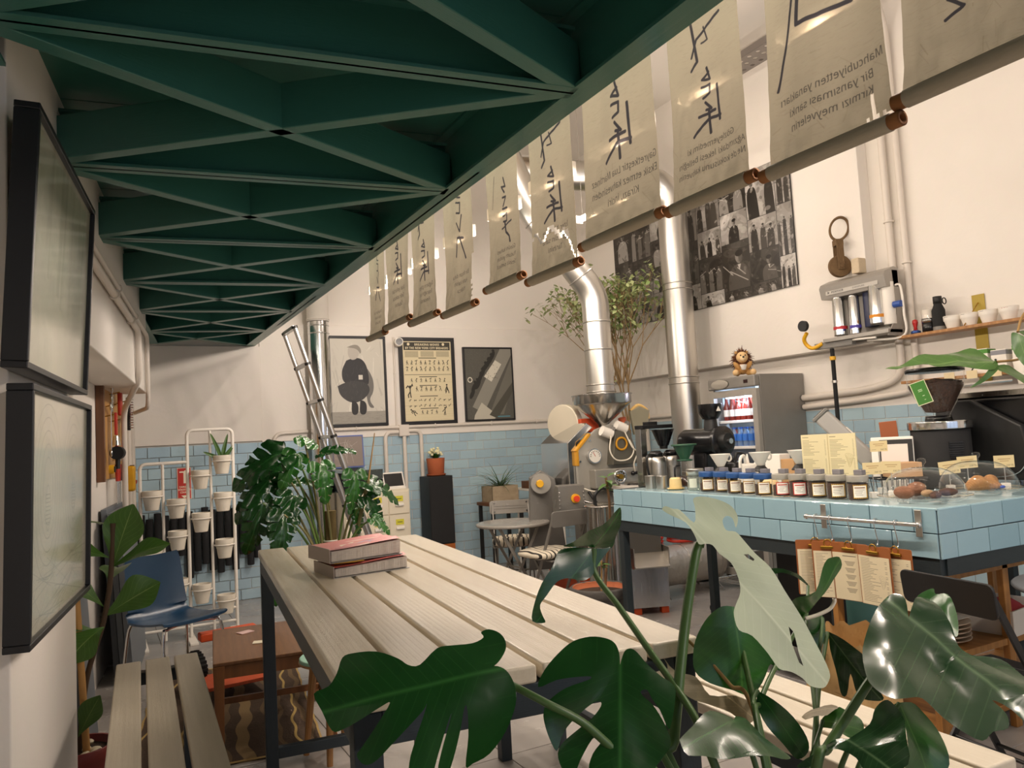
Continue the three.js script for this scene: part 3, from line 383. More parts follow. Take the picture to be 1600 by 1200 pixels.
// ---------------------------------------------------------------- white plant rack with pots
const potProfile = [[0.001, 0], [0.045, 0], [0.048, 0.004], [0.061, 0.078], [0.064, 0.08], [0.066, 0.112], [0.069, 0.114], [0.071, 0.148], [0.0665, 0.15], [0.064, 0.146], [0.058, 0.1], [0.046, 0.012], [0.001, 0.01]];
const potM = mat('#e3dccd', 0.75, { bumpMap: grainT, bumpScale: 0.0006, map: tone('#e6dfd1', '#d6cdbc', 128, 5) });
{ const t = thing('plant_rack', 'white tubular plant rack in the back left corner', 'rack'), z = -6.6, r = 0.013;
  obj('low_frame', pipe([[0.275, 0.02, z], [0.275, 1.375, z], [0.615, 1.375, z]], r, 0.05), M.white, t);
  obj('tall_frame', pipe([[0.615, 0.02, z], [0.615, 1.625, z], [0.958, 1.625, z], [0.958, 0.02, z]], r, 0.05), M.white, t);
  for (const [x, y] of [[0.435, 1.37], [0.786, 1.62]]) obj('middle_upright', rod([x, 0.02, z], [x, y, z], 0.011), M.white, t);
  for (const [x0, x1, y] of [[0.275, 0.958, 0.2], [0.275, 0.958, 0.1]]) obj('cross_bar', rod([x0, y, z], [x1, y, z], 0.01), M.white, t);
  for (const x of [0.275, 0.615, 0.958]) obj('foot', bx(0.06, 0.018, 0.42, x, 0.009, z + 0.02), M.white, t);
  const P = [[0.355, 1.02, 'highest pot left of the fire sign'], [0.527, 0.945, 'pot just right of the low frame top pot'], [0.531, 0.70, 'pot in the low frame, above the blue chair'], [0.355, 0.585, 'pot half hidden behind the blue chair back'], [0.705, 1.157, 'pot right beside the red fire sign'], [0.704, 0.822, 'pot in the middle of the tall frame'], [0.87, 1.265, 'pot at the top of the tall frame, planted'], [0.87, 0.97, 'pot below the planted one'], [0.873, 0.6, 'pot at mid height of the right column'], [0.698, 0.27, 'lowest pot left of the right column'], [0.876, 0.165, 'lowest pot nearest the high table leg'], [0.53, 0.33, 'low pot mostly behind the blue chair']];
  const ring = torus(0.074, 0.005).rotateX(PI / 2); let p0;
  P.forEach(([x, y, l], i) => {
    obj('pot_ring', [ring.clone().translate(x, y + 0.105, z + 0.02), rod([x, y + 0.105, z - 0.07], [x, y + 0.105, z], 0.005)], M.white, t);
    if (!i) { p0 = thing('white_pot', 'white ribbed flower pot on the rack, ' + l, 'pot', [x, y, z + 0.02], 0, 'pots on the white rack'); obj('pot_body', lathe(potProfile, 0, 0, 0, 28), potM, p0); } else copy(p0, [x, y, z + 0.02], i, 'white flower pot on the rack, ' + l);
  });
  const s = thing('snake_plant', 'small snake plant growing in the topmost white pot', 'plant', [0.87, 1.265, z + 0.02]); obj('soil', cy(0.058, 0.052, 0.03, 0, 0.1, 0, 20), M.soil, s);
  for (const [dx, dy, dz, len, n] of [[-0.35, 1, 0.1, 0.24, 1], [0.22, 1, 0, 0.22, -1], [0.75, 0.9, 0, 0.16, 1], [-1, 0.55, 0.2, 0.16, 1]]) obj('leaf', leafAt([0, 0.11, 0], [dx, dy, dz], [n * 0.3, 0.1, 1], len, 0.045, { pr: (t) => Math.min(1, 0.55 + t) * Math.pow(1 - t, 0.5), fold: 0.5, droop: 0.2 }), LM.snake, s); }
// black foam tubes standing against the tiles, fire sign
{ const tops = [0.9, 0.86, 0.91, 0.88, 0.87, 0.92, 0.9, 0.88, 0.93, 0.9, 0.91, 0.93, 0.9, 0.88, 0.92, 0.89], ord = ['first', 'second', 'third', 'fourth', 'fifth', 'sixth', 'seventh', 'eighth', 'ninth', 'tenth', 'eleventh', 'twelfth', 'thirteenth', 'fourteenth', 'fifteenth', 'sixteenth'];
  tops.forEach((y, i) => { const b = [0.5, 0.38, 0.46, 0.42, 0.36, 0.5, 0.28, 0.34, 0.4, 0.33, 0.3, 0.36, 0.31, 0.45, 0.34, 0.4][i]; const o = obj('foam_tube', lathe([[0.001, b], [0.03, b], [0.032, b + 0.006], [0.032, y - 0.006], [0.03, y], [0.015, y], [0.014, y - 0.06], [0.001, y - 0.06]], 0.335 + 0.068 * i, 0, -7.925 + (i % 3) * 0.012, 18), mat('#1a1b1d', 0.9)); tag(o, `black foam tube on the tiled wall behind the rack, ${ord[i]} from the left`, 'tube', 'black foam tubes on the wall'); });
  tag(obj('fire_sign', bx(0.125, 0.3, 0.006, 0.712, 1.165, -7.975, 0), mat('#ffffff', 0.4, { map: ctex(128, 300, (c, w, h) => { c.fillStyle = '#c22a1c'; c.fillRect(0, 0, w, h); c.strokeStyle = '#efe3cf'; c.lineWidth = 5; c.strokeRect(3, 3, w - 6, h - 6); c.fillStyle = '#efe6cf'; c.fillRect(58, 48, 40, 100); c.fillRect(66, 26, 22, 26); c.fillRect(22, 34, 50, 14); c.font = 'bold 24px sans-serif'; c.textAlign = 'center'; ['YANGIN', 'SÖNDÜRME', 'CİHAZI'].forEach((s, i) => c.fillText(s, 64, 190 + i * 26, 112)); c.beginPath(); c.moveTo(34, 262); c.lineTo(94, 262); c.lineTo(64, 292); c.fill(); }) })), 'red fire extinguisher sign on the blue tiles behind the rack', 'sign'); }
// ---------------------------------------------------------------- blue chair, coffee table, stool, rug, cart
{ const t = thing('blue_chair', 'dark blue shell chair with chrome legs beside the rack', 'chair', [0.39, 0, -5.12], 0.5);
  const prof = [[0.21, 0.455], [0.2, 0.475], [0.1, 0.462], [0, 0.452], [-0.1, 0.452], [-0.16, 0.462], [-0.195, 0.5], [-0.215, 0.58], [-0.235, 0.7], [-0.255, 0.82]], NW = 14, pos = [], idx = [], c = curve(prof.map((p) => [0, p[1], p[0]])), n = 40;
  for (let k = 0; k < 2; k++) for (let i = 0; i <= n; i++) { const p = c.getPoint(i / n), tn = c.getTangent(i / n), e = Math.min(1, Math.min(i, n - i) / 3), hw = (i < 22 ? 0.21 : 0.2 - 0.02 * (i - 22) / 18) * (0.93 + 0.07 * Math.sqrt(1 - (1 - e) ** 2)); for (let j = 0; j <= NW; j++) { const u = j / NW * 2 - 1; pos.push(u * hw, p.y + (k ? -0.012 * Math.abs(tn.z) : 0) + 0.012 * u * u, p.z + (k ? -0.012 * Math.abs(tn.y) : 0) + (i > 26 ? 0.03 * u * u : 0)); } }
  const S = (n + 1) * (NW + 1); for (let k = 0; k < 2; k++) for (let i = 0; i < n; i++) for (let j = 0; j < NW; j++) { const a = k * S + i * (NW + 1) + j, b = a + NW + 1; k ? idx.push(a, b, a + 1, b, b + 1, a + 1) : idx.push(a, a + 1, b, b, a + 1, b + 1); }
  const rim = []; for (let j = 0; j <= NW; j++) rim.push(j); for (let i = 1; i <= n; i++) rim.push(i * (NW + 1) + NW); for (let j = NW - 1; j >= 0; j--) rim.push(n * (NW + 1) + j); for (let i = n - 1; i > 0; i--) rim.push(i * (NW + 1)); rim.forEach((a, i) => { const b = rim[(i + 1) % rim.length]; idx.push(a, a + S, b, b, a + S, b + S); });
  const g = new THREE.BufferGeometry(); g.setAttribute('position', new THREE.Float32BufferAttribute(pos, 3)); g.setIndex(idx); obj('seat_shell', toCreasedNormals(g, 0.7), mat('#1d3f5c', 0.35, { clearcoat: 0.25, clearcoatRoughness: 0.3 }), t);
  for (const sx of [-1, 1]) for (const sz of [-1, 1]) obj('leg', tube([[sx * 0.05, 0.437, sz * 0.1], [sx * 0.15, 0.436, sz * 0.15], [sx * 0.19, 0.4, sz * 0.175], [sx * 0.22, 0.01, sz * 0.215]], 0.009, 24), M.chrome, t); }
{ const t = thing('coffee_table', 'low brown wooden coffee table on the rug', 'table', [0.77, 0.011, -4.2], -0.12), m = mat('#ffffff', 0.4, { map: rep(woodT('#7d5632', '#664223'), 2) }), m2 = mat('#ffffff', 0.45, { map: rep(woodT('#8c5a2e', '#744821'), 1) });
  obj('table_top', uvm(bx(0.56, 0.016, 0.74, 0, 0.442, 0, 0.004), 1.5), m, t);
  for (const s of [-1, 1]) { obj('apron', uvm(bx(0.02, 0.06, 0.7, s * 0.26, 0.403, 0)), m2, t); obj('end_apron', uvm(bx(0.5, 0.06, 0.02, 0, 0.403, s * 0.35)), m2, t); obj('stretcher', uvm(bx(0.02, 0.03, 0.66, s * 0.245, 0.17, 0)), m2, t); for (const q of [-1, 1]) obj('leg', uvm(warp(bx(0.05, 0.434, 0.05, 0, 0.217, 0), (v) => { const k = 0.62 + 0.38 * v.y / 0.43; v.x = v.x * k + s * (0.255 - 0.0 * k); v.z = v.z * k + q * 0.345; })), m2, t); }
  obj('cross_stretcher', uvm(bx(0.48, 0.03, 0.02, 0, 0.17, 0)), m2, t);
  for (const [x, z, r, c, l] of [[-0.09, -0.22, 0.4, '#d9b9b4', 'pink card'], [-0.06, 0.06, -0.3, '#d8cfb6', 'cream card']]) tag(obj('paper_card', bx(0.075, 0.003, 0.055, 0, 0, 0, 0).rotateY(r).translate(0.77 + x, 0.4635, -4.2 + z), mat(c, 0.7)), l + ' lying on the coffee table', 'card', 'cards on the coffee table'); }
{ const t = thing('mint_stool', 'round stool with mint green top and wooden legs', 'stool', [0.955, 0.011, -3.66]); obj('seat', lathe([[0.001, 0.425], [0.15, 0.425], [0.158, 0.43], [0.158, 0.447], [0.152, 0.452], [0.001, 0.452]], 0, 0, 0, 40), mat('#9cc9b4', 0.45), t); obj('seat_rim', torus(0.157, 0.006, 0, 0, 0, 2 * PI, 40).rotateX(PI / 2).translate(0, 0.43, 0), M.oak, t);
  for (let i = 0; i < 4; i++) { const a = i * PI / 2 + 0.5; obj('leg', rod([0.095 * Math.cos(a), 0.425, 0.095 * Math.sin(a)], [0.145 * Math.cos(a), 0.002, 0.145 * Math.sin(a)], 0.019, 0.014), M.oak, t); } }
{ const rt = ctex(512, 512, (c, w, h) => { c.fillStyle = '#4a3a2c'; c.fillRect(0, 0, w, h); for (let i = 0; i < 9000; i++) { c.fillStyle = `rgba(${rnd() < 0.5 ? '30,22,16' : '120,95,70'},${0.25 * rnd()})`; c.fillRect(rnd(0, w), rnd(0, h), rnd(2, 9), rnd(1, 3)); } let x = 20; while (x < w) { const bw = [7, 16, 34, 8, 12][x % 5 | 0]; c.strokeStyle = bw > 20 ? '#8c7550' : bw > 10 ? '#6b573c' : '#b59a5c'; c.lineWidth = bw; c.beginPath(); for (let y = -5; y <= h + 5; y += 8) { const xx = x + 9 * Math.sin(y / 40 + x) + 5 * Math.sin(y / 13 + x * 2); y < 0 ? c.moveTo(xx, y) : c.lineTo(xx, y); } c.stroke(); x += bw + rnd(14, 46) | 0; } c.strokeStyle = '#a98d55'; c.lineWidth = 6; c.strokeRect(3, 3, w - 6, h - 6); });
  const g = new THREE.BoxGeometry(0.86, 0.008, 1.75, 30, 1, 50); warp(g, (v) => { v.y += 0.004 + (v.y > 0 ? 0.002 * N3(v.x * 6, v.z * 6) : 0); if (Math.abs(v.x) > 0.41) v.x += 0.012 * N3(v.z * 8, 3); if (Math.abs(v.z) > 0.86) v.z += 0.015 * N3(v.x * 9, 5); });
  const o = tag(obj('rug', g, mat('#ffffff', 0.98, { map: rt, bumpMap: rep(grainT, 12), bumpScale: 0.002 })), 'dark brown woven rug with wavy cream stripes', 'rug'); o.position.set(0.62, 0, -4.72); o.rotation.y = -0.13; }
{ const t = thing('toy_tractor', 'orange low cart with black tracked wheel under the coffee table', 'cart', [0.68, 0.009, -5.05], 0.1); obj('lower_deck', bx(0.36, 0.02, 0.3, 0.0, 0.09, 0.12), mat('#c4532a', 0.7, { bumpMap: rep(grainT, 8), bumpScale: 0.003 }), t); obj('upper_bar', bx(0.34, 0.05, 0.09, 0.02, 0.31, -0.1, 0.01), M.orange, t); obj('upright', bx(0.04, 0.24, 0.05, 0.1, 0.2, -0.1), M.black, t);
  for (const s of [-1, 1]) { const k = obj('track_wheel', cy(0.14, 0.14, 0.035, 0, 0, 0, 28).scale(0.45, 1, 1.2).rotateZ(PI / 2).rotateX(0).translate(s * 0.17, 0.169, -0.05), M.rubber, t); obj('tread_lugs', Array.from({ length: 20 }, (_, i) => bx(0.04, 0.014, 0.02, s * 0.17, 0.169 + 0.063 * Math.sin(i * PI / 10), -0.05 + 0.168 * Math.cos(i * PI / 10), 0)), M.rubber, k); } }
// fig plant in a red pot
{ const t = thing('fiddle_fig', 'fiddle leaf fig in a red pot beside the slatted bench', 'plant', [-0.09, 0, -3.78]);
  obj('pot', lathe([[0.001, 0], [0.11, 0], [0.13, 0.2], [0.138, 0.205], [0.138, 0.25], [0.122, 0.25], [0.115, 0.2], [0.001, 0.2]], 0, 0, 0, 32), mat('#7c2a24', 0.45), t); obj('soil', cy(0.117, 0.115, 0.02, 0, 0.212, 0), M.soil, t);
  for (let i = 0; i < 14; i++) { const a = rnd(0, 6.28), r = rnd(0.02, 0.1); obj('pebble', sp(1, 0, 0, 0, 10).scale(rnd(0.016, 0.03), 0.011, rnd(0.012, 0.02)).rotateY(a).translate(r * Math.cos(a), 0.228, r * Math.sin(a)), mat('#cfc2a6', 0.6), t); }
  obj('support_cane', rod([0.03, 0.2, 0.03], [0.0, 0.86, 0.02], 0.014, 0.013), mat('#b98a4e', 0.6), t); obj('trunk', tube([[0, 0.2, 0], [0.03, 0.5, -0.01], [0.1, 0.75, 0], [0.13, 0.95, 0], [0.14, 1.15, 0]], 0.011, 30), mat('#4a3826', 0.8), t);
  const F = [[[0.13, 0.95, 0], [0.28, 0.95, 0.1], [-0.35, 0.3, 1], 0.29, 0.16, 0.15], [[0.13, 0.96, 0], [0.9, 0.55, 0.2], [-0.3, 1, 0.6], 0.25, 0.11, 0.5], [[0.1, 0.76, 0], [0.85, 0.55, 0.2], [-0.45, 0.5, 1], 0.25, 0.15, 0.3], [[0.08, 0.7, 0], [-0.9, 0.5, 0.3], [0.2, 1, 0.4], 0.24, 0.1, 0.7], [[0.1, 0.8, 0], [-0.7, 0.9, 0.3], [0.4, 0.6, 0.8], 0.27, 0.1, 0.5], [[0.1, 0.72, 0.02], [-0.55, -0.15, 0.6], [0.2, 1, 0.5], 0.21, 0.15, 0.9], [[0.13, 1.0, 0], [-0.9, 0.5, 0], [0, 1, 0.6], 0.25, 0.12, 0.6], [[0.0, 0.3, 0.05], [0.4, 0.9, 0.3], [-0.3, 0.3, 1], 0.18, 0.09, 0.3], [[0.14, 1.12, 0], [-0.2, 0.4, -0.9], [0, 1, 0], 0.22, 0.12, 0.7], [[0.12, 0.9, 0], [0.2, 0.5, -0.9], [0, 1, 0.2], 0.22, 0.12, 0.7]];
  for (const [b, d, n, l, w, dr] of F) obj('leaf', leafAt(b, d, n, l, w, { pr: (x) => Math.sin(PI * Math.pow(0.04 + 0.95 * x, 1.5)) * (1 - 0.12 * Math.sin(6 * x)), droop: dr, fold: 0.25, wave: 0.12, ph: l * 60, nt: 16, nu: 5 }), LM.fig, t); }
// ---------------------------------------------------------------- back wall: posters, camera, ducts, ladder
const frameBlack = mat('#17161a', 0.4);
const poster1 = ctex(512, 768, (c, w, h) => {
  c.fillStyle = '#c9c4b8'; c.fillRect(0, 0, w, h); for (let i = 0; i < 70; i++) { c.strokeStyle = `rgba(${rnd() < 0.5 ? '240,236,226' : '150,145,136'},${rnd(0.1, 0.35)})`; c.lineWidth = rnd(2, 16); c.beginPath(); const x = rnd(0, w), y = rnd(0, h * 0.85); c.moveTo(x, y); c.lineTo(x + rnd(-50, 50), y + rnd(30, 160)); c.stroke(); }
  c.fillStyle = '#9c978d'; c.fillRect(0, h * 0.86, w, h * 0.14); for (let i = 0; i < 300; i++) { c.fillStyle = `rgba(60,58,54,${0.2 * rnd()})`; c.fillRect(rnd(0, w), rnd(h * 0.86, h), rnd(10, 60), 2); }
  const blob = (col, pts) => { c.fillStyle = col; c.beginPath(); c.moveTo(...pts[0]); for (let i = 1; i < pts.length; i++) { const p = pts[i], n = pts[(i + 1) % pts.length]; c.quadraticCurveTo(p[0], p[1], (p[0] + n[0]) / 2, (p[1] + n[1]) / 2); } c.fill(); };
  blob('#6e6b66', [[330, 250], [400, 330], [410, 480], [350, 560], [420, 640], [330, 620]]);
  blob('#2e2d2f', [[150, 200], [240, 160], [340, 210], [370, 400], [330, 430], [120, 420], [95, 300]]); blob('#3b3a3a', [[60, 430], [150, 380], [330, 390], [380, 470], [300, 560], [190, 590], [80, 520]]); blob('#2a292a', [[190, 560], [250, 570], [250, 690], [180, 690]]); blob('#2a292a', [[270, 560], [330, 560], [330, 690], [255, 690]]);
  blob('#b5aea4', [[170, 90], [230, 60], [280, 110], [260, 180], [200, 200], [165, 150]]); blob('#8e887e', [[160, 80], [240, 40], [300, 90], [290, 150], [260, 90]]); for (let i = 0; i < 90; i++) { c.strokeStyle = `rgba(150,146,140,${0.3 * rnd()})`; c.lineWidth = 2; c.beginPath(); const x = rnd(110, 350), y = rnd(210, 540); c.moveTo(x, y); c.lineTo(x + rnd(-20, 20), y + rnd(10, 40)); c.stroke(); } c.fillStyle = '#d0cbc0'; c.fillRect(262, 330, 40, 42);
});
const fig = (c, x, y, s, k) => { c.lineWidth = Math.max(1.5, s * 0.12); c.beginPath(); c.arc(x, y - s * 0.85, s * 0.13, 0, 7); c.fill(); const a = Math.sin(k * 2.1) * 0.5, b = Math.cos(k * 1.7) * 0.6; const P = (...p) => { c.beginPath(); p.forEach((q, i) => (i ? c.lineTo(x + q[0] * s, y + q[1] * s) : c.moveTo(x + q[0] * s, y + q[1] * s))); c.stroke(); }; P([0, -0.7], [0, -0.3], [-0.15 + a * 0.2, 0.05], [-0.2, 0.35]); P([0, -0.3], [0.15 + b * 0.2, 0.05], [0.2 + b * 0.2, 0.35]); P([0, -0.65], [-0.25, -0.5 + a], [-0.3 + b * 0.3, -0.25 + a]); P([0, -0.65], [0.25, -0.5 + b], [0.3, -0.3 + b]); };
const poster2 = ctex(512, 780, (c, w, h) => {
  c.fillStyle = '#d8cba8'; c.fillRect(0, 0, w, h); for (let i = 0; i < 30; i++) { c.strokeStyle = `rgba(160,142,104,${rnd(0.1, 0.3)})`; c.lineWidth = rnd(1, 3); c.beginPath(); const y = rnd(0, h); c.moveTo(0, y); c.bezierCurveTo(w * 0.3, y + rnd(-20, 20), w * 0.6, y + rnd(-20, 20), w, y + rnd(-10, 10)); c.stroke(); }
  c.fillStyle = '#3b372e'; c.fillRect(10, 8, w - 20, 78); c.fillStyle = '#e2d6b4'; c.font = 'bold 31px sans-serif'; c.textAlign = 'center'; c.fillText('BREAKING MOVES', 256, 42, 270); c.fillText('BY THE NEW YORK CITY BREAKERS', 256, 76, 460); c.beginPath(); c.arc(60, 28, 14, 0, 7); c.fill(); c.beginPath(); c.arc(430, 28, 14, 0, 7); c.fill();
  c.fillStyle = c.strokeStyle = '#3a352a'; for (let i = 0; i < 10; i++) for (let r = 0; r < 2; r++) fig(c, 40 + i * 48, 220 + r * 62, 34, i + r * 5);
  for (let i = 0; i < 8; i++) fig(c, 80 + i * 50, 392, 30, i * 1.4); for (let i = 0; i < 6; i++) fig(c, 130 + i * 50, 478, 36, i * 2.2); fig(c, 60, 520, 90, 2); fig(c, 450, 490, 70, 4);
  for (let i = 0; i < 9; i++) for (let r = 0; r < 2; r++) { c.save(); c.translate(50 + i * 52, 580 + r * 56); c.rotate(0.9 + 0.5 * Math.sin(i + r)); fig(c, 0, 0, 24, i + r * 3); c.restore(); } c.save(); c.translate(100, 705); c.rotate(-0.8); fig(c, 0, 0, 62, 3); c.restore(); fig(c, 420, 710, 60, 9); for (let i = 0; i < 4; i++) fig(c, 180 + i * 50, 705, 30, i);
  for (const y of [160, 345, 430, 535, 655]) c.fillRect(160, y, 190, 7); c.fillRect(10, 325, w - 20, 4); for (let i = 0; i < 34; i++) c.fillRect(20 + (i % 3) * 165, 98 + (i / 3 | 0) * 5, 140, 1.5);
});
const poster3 = ctex(512, 680, (c, w, h) => {
  c.fillStyle = '#55534c'; c.fillRect(0, 0, w, h); for (let i = 0; i < 6000; i++) { c.fillStyle = `rgba(${rnd() < 0.5 ? '30,29,26' : '150,146,136'},${0.35 * rnd()})`; c.fillRect(rnd(0, w), rnd(0, h), 3, 3); }
  const pg = (col, ...p) => { c.fillStyle = col; c.beginPath(); p.forEach((q, i) => (i ? c.lineTo(...q) : c.moveTo(...q))); c.fill(); };
  pg('#8b887e', [390, 0], [512, 0], [512, 60], [180, 620], [60, 560]); pg('#6d6a61', [512, 90], [512, 340], [400, 640], [240, 640]); pg('#cfcabb', [200, 270], [330, 110], [400, 150], [280, 320]); pg('#bcb7a8', [80, 640], [160, 520], [320, 640], [300, 680], [70, 680]); pg('#4a483f', [240, 640], [512, 330], [512, 420], [330, 680]);
  for (let i = 0; i < 12; i++) { c.fillStyle = '#25241f'; const x = 40 + i * 22 + rnd(-10, 10), y = 420 - i * 32 + rnd(-20, 20); c.beginPath(); c.ellipse(x + 20, y, 20, 52, 0.5, 0, 7); c.fill(); c.beginPath(); c.arc(x + 32, y - 50, 15, 0, 7); c.fill(); }
  c.strokeStyle = '#d8d3c4'; c.lineWidth = 9; c.beginPath(); c.arc(46, 300, 22, 0, 7); c.stroke(); c.strokeStyle = '#5d5a50'; c.lineWidth = 4; for (let i = 0; i < 26; i++) { c.beginPath(); const x = rnd(230, 370), y = rnd(140, 290); c.moveTo(x, y); c.lineTo(x + rnd(-16, 16), y + rnd(-16, 16)); c.stroke(); } c.fillStyle = '#4f93a8'; c.fillRect(330, 655, 140, 8);
});
for (const [x, y, w, h, fw, tx, l] of [[2.44, 2.122, 0.64, 0.965, 0.03, poster1, 'black-framed poster of a crouching figure beside the steel duct'], [3.243, 2.112, 0.665, 0.975, 0.045, poster2, 'thick black-framed cream chart of dance moves'], [4.0, 2.07, 0.64, 0.855, 0.02, poster3, 'thin black-framed grey street photograph, rightmost of three posters']]) { const t = framed('framed_poster', l, w, h, 0.03, fw, tx, frameBlack, false); t.position.set(x, y, -7.965); t.userData.group = 'posters on the back wall'; }
{ const t = thing('security_camera', 'small white bullet camera between two posters on the back wall', 'camera', [2.885, 2.53, -7.93]); obj('mount', cy(0.035, 0.035, 0.05, 0, 0.02, -0.02).rotateX(PI / 2), M.white, t); obj('body', cy(0.045, 0.045, 0.12, 0, 0, 0).rotateX(PI / 2).rotateY(-0.3).translate(0, 0, 0.06), M.white, t); obj('lens', cy(0.036, 0.036, 0.01, 0, 0, 0).rotateX(PI / 2).rotateY(-0.3).translate(-0.018, 0, 0.122), M.blackGloss, t); }
// ducts: rings are seams
function duct(label, pts, r, seams, m = M.steel, bend = 0.2, name = 'steel_duct') {
  const t = thing(name, label, 'duct'); const P = pts.map((p) => V3(...p)); obj('duct_run', pipe(pts, r, bend, 32), m, t);
  let acc = 0; const L2 = []; for (let i = 1; i < P.length; i++) { const d = P[i].distanceTo(P[i - 1]); L2.push([acc, d, i]); acc += d; }
  for (const s of seams) { const k = L2.find(([a, d]) => s >= a && s <= a + d); if (!k) continue; const dir = P[k[2]].clone().sub(P[k[2] - 1]).normalize(), p = P[k[2] - 1].clone().addScaledVector(dir, s - k[0]); obj('seam_ring', torus(r + 0.002, 0.006, 0, 0, 0, 2 * PI, 32).applyQuaternion(new THREE.Quaternion().setFromUnitVectors(V3(0, 0, 1), dir)).translate(p.x, p.y, p.z), m, t); }
  return t;
}
duct('tall steel duct behind the ladder, left of the crouching figure poster', [[2.0, 0.02, -7.82], [2.0, 2.72, -7.82]], 0.105, [1.2, 2.58, 2.66], M.chrome, 0.1);
duct('cream painted duct rising from the steel duct behind the ladder', [[2.0, 2.725, -7.82], [2.0, 4.88, -7.82]], 0.11, [0.02], M.paint, 0.1, 'painted_duct');
duct('bent steel exhaust duct rising from the coffee roaster hopper', [[3.8, 1.72, -5.44], [3.8, 2.62, -5.44], [3.3, 3.36, -5.6], [3.15, 3.95, -5.75], [2.4, 4.1, -6.6]], 0.118, [0.06, 0.12, 0.42, 0.66, 1.1, 1.3, 1.5, 1.72], M.steel, 0.12);
duct('wide steel duct standing beside the drinks fridge', [[4.97, 0.02, -5.72], [4.97, 3.85, -5.72], [3.3, 3.98, -6.35]], 0.142, [1.0, 1.84, 1.9, 2.75, 2.81, 4.3, 5.0], M.steel, 0.3);
duct('short steel duct dropping from the ceiling behind the torn banner', [[3.72, 4.88, -5.95], [3.72, 4.25, -5.95]], 0.12, [0.2, 0.4], M.steel, 0.1);
// telescopic ladder leaning on the mezzanine edge
{ const t = thing('telescopic_ladder', 'aluminium telescopic ladder leaning against the mezzanine edge', 'ladder'), b0 = [2.215, 0.01, -6.8], t0 = [1.44, 2.45, -6.8], off = [0.0, 0, 0.4], lrp = (a, b, k) => a.map((v, i) => v + (b[i] - v) * k), ad = (a, b) => a.map((v, i) => v + b[i]);
  const al = mat('#c5c3c0', 0.3, { metalness: 1 });
  for (const o of [[0, 0, 0], off]) { for (let k = 0; k < 8; k++) { obj('rail_section', rod(ad(lrp(b0, t0, k / 8), o), ad(lrp(b0, t0, (k + 1) / 8), o), 0.034 - 0.002 * k, 0.034 - 0.002 * k, 16), al, t); obj('lock_collar', rod(ad(lrp(b0, t0, (k + 0.93) / 8), o), ad(lrp(b0, t0, (k + 1) / 8), o), 0.037 - 0.0018 * k, 0.037 - 0.0018 * k, 16), M.black, t); } obj('foot', rod(ad(b0, o), ad(lrp(b0, t0, 0.02), o), 0.04), M.rubber, t); }
  for (let k = 0; k < 8; k++) { const p = lrp(b0, t0, (k + 0.965) / 8); obj('rung', bar(p, ad(p, off), 0.035, 0.03), al, t); } }
// ---------------------------------------------------------------- card cabinet with turntable, sleeve and tilted screen
{ const X = 2.465, t = thing('card_cabinet', 'cream card index cabinet with yellow labels at the back wall', 'cabinet', [X, 0, -7.72]), cm = mat('#ddd3bd', 0.5); obj('carcass', bx(0.69, 0.97, 0.34, 0, 0.485, 0, 0.004), cm, t);
  for (let c = 0; c < 3; c++) for (let r = 0; r < 4; r++) { const x = -0.225 + c * 0.225, y = 0.13 + r * 0.235, d = obj('drawer', bx(0.215, 0.225, 0.016, x, y, 0.176, 0.004), cm, t); obj('label_card', bx(0.085, 0.055, 0.003, x, y + 0.04, 0.1855, 0), c === 0 ? M.red : mat('#ffffff', 0.7, { map: ctex(64, 40, (k) => { k.fillStyle = '#cfc83a'; k.fillRect(0, 0, 64, 40); k.fillStyle = '#4a4a20'; k.fillRect(12, 18, 40, 5); }) }), d); obj('pull_handle', bx(0.09, 0.03, 0.025, x, y - 0.02, 0.195, 0.008), M.white, d); } }
{ const t = thing('turntable', 'black record player with a clear lid on the cabinet', 'turntable', [2.33, 0.97, -7.72]); obj('plinth', bx(0.42, 0.11, 0.32, 0, 0.065, 0, 0.008), M.blackGloss, t); for (const [x, z] of [[-0.17, 0.12], [0.17, 0.12], [-0.17, -0.12], [0.17, -0.12]]) obj('foot', cy(0.02, 0.02, 0.012, x, 0.006, z), M.rubber, t); obj('platter', cy(0.14, 0.14, 0.014, -0.04, 0.127, 0, 36), M.blackMatte, t); obj('tone_arm', [rod([0.15, 0.135, -0.1], [0.12, 0.145, 0.08], 0.005), cy(0.02, 0.02, 0.03, 0.15, 0.13, -0.1)], M.chrome, t); for (const x of [0.08, 0.13, 0.17]) obj('knob', cy(0.013, 0.013, 0.02, 0, 0, 0).rotateX(PI / 2).translate(x, 0.065, 0.165), M.black, t); obj('dust_cover', [bx(0.42, 0.004, 0.32, 0, 0.215, 0), bx(0.42, 0.09, 0.004, 0, 0.168, 0.158), bx(0.42, 0.09, 0.004, 0, 0.168, -0.158), bx(0.004, 0.09, 0.32, -0.208, 0.168, 0), bx(0.004, 0.09, 0.32, 0.208, 0.168, 0)], mat('#b8bcb8', 0.05, { transmission: 0.9, thickness: 0 }), t); }
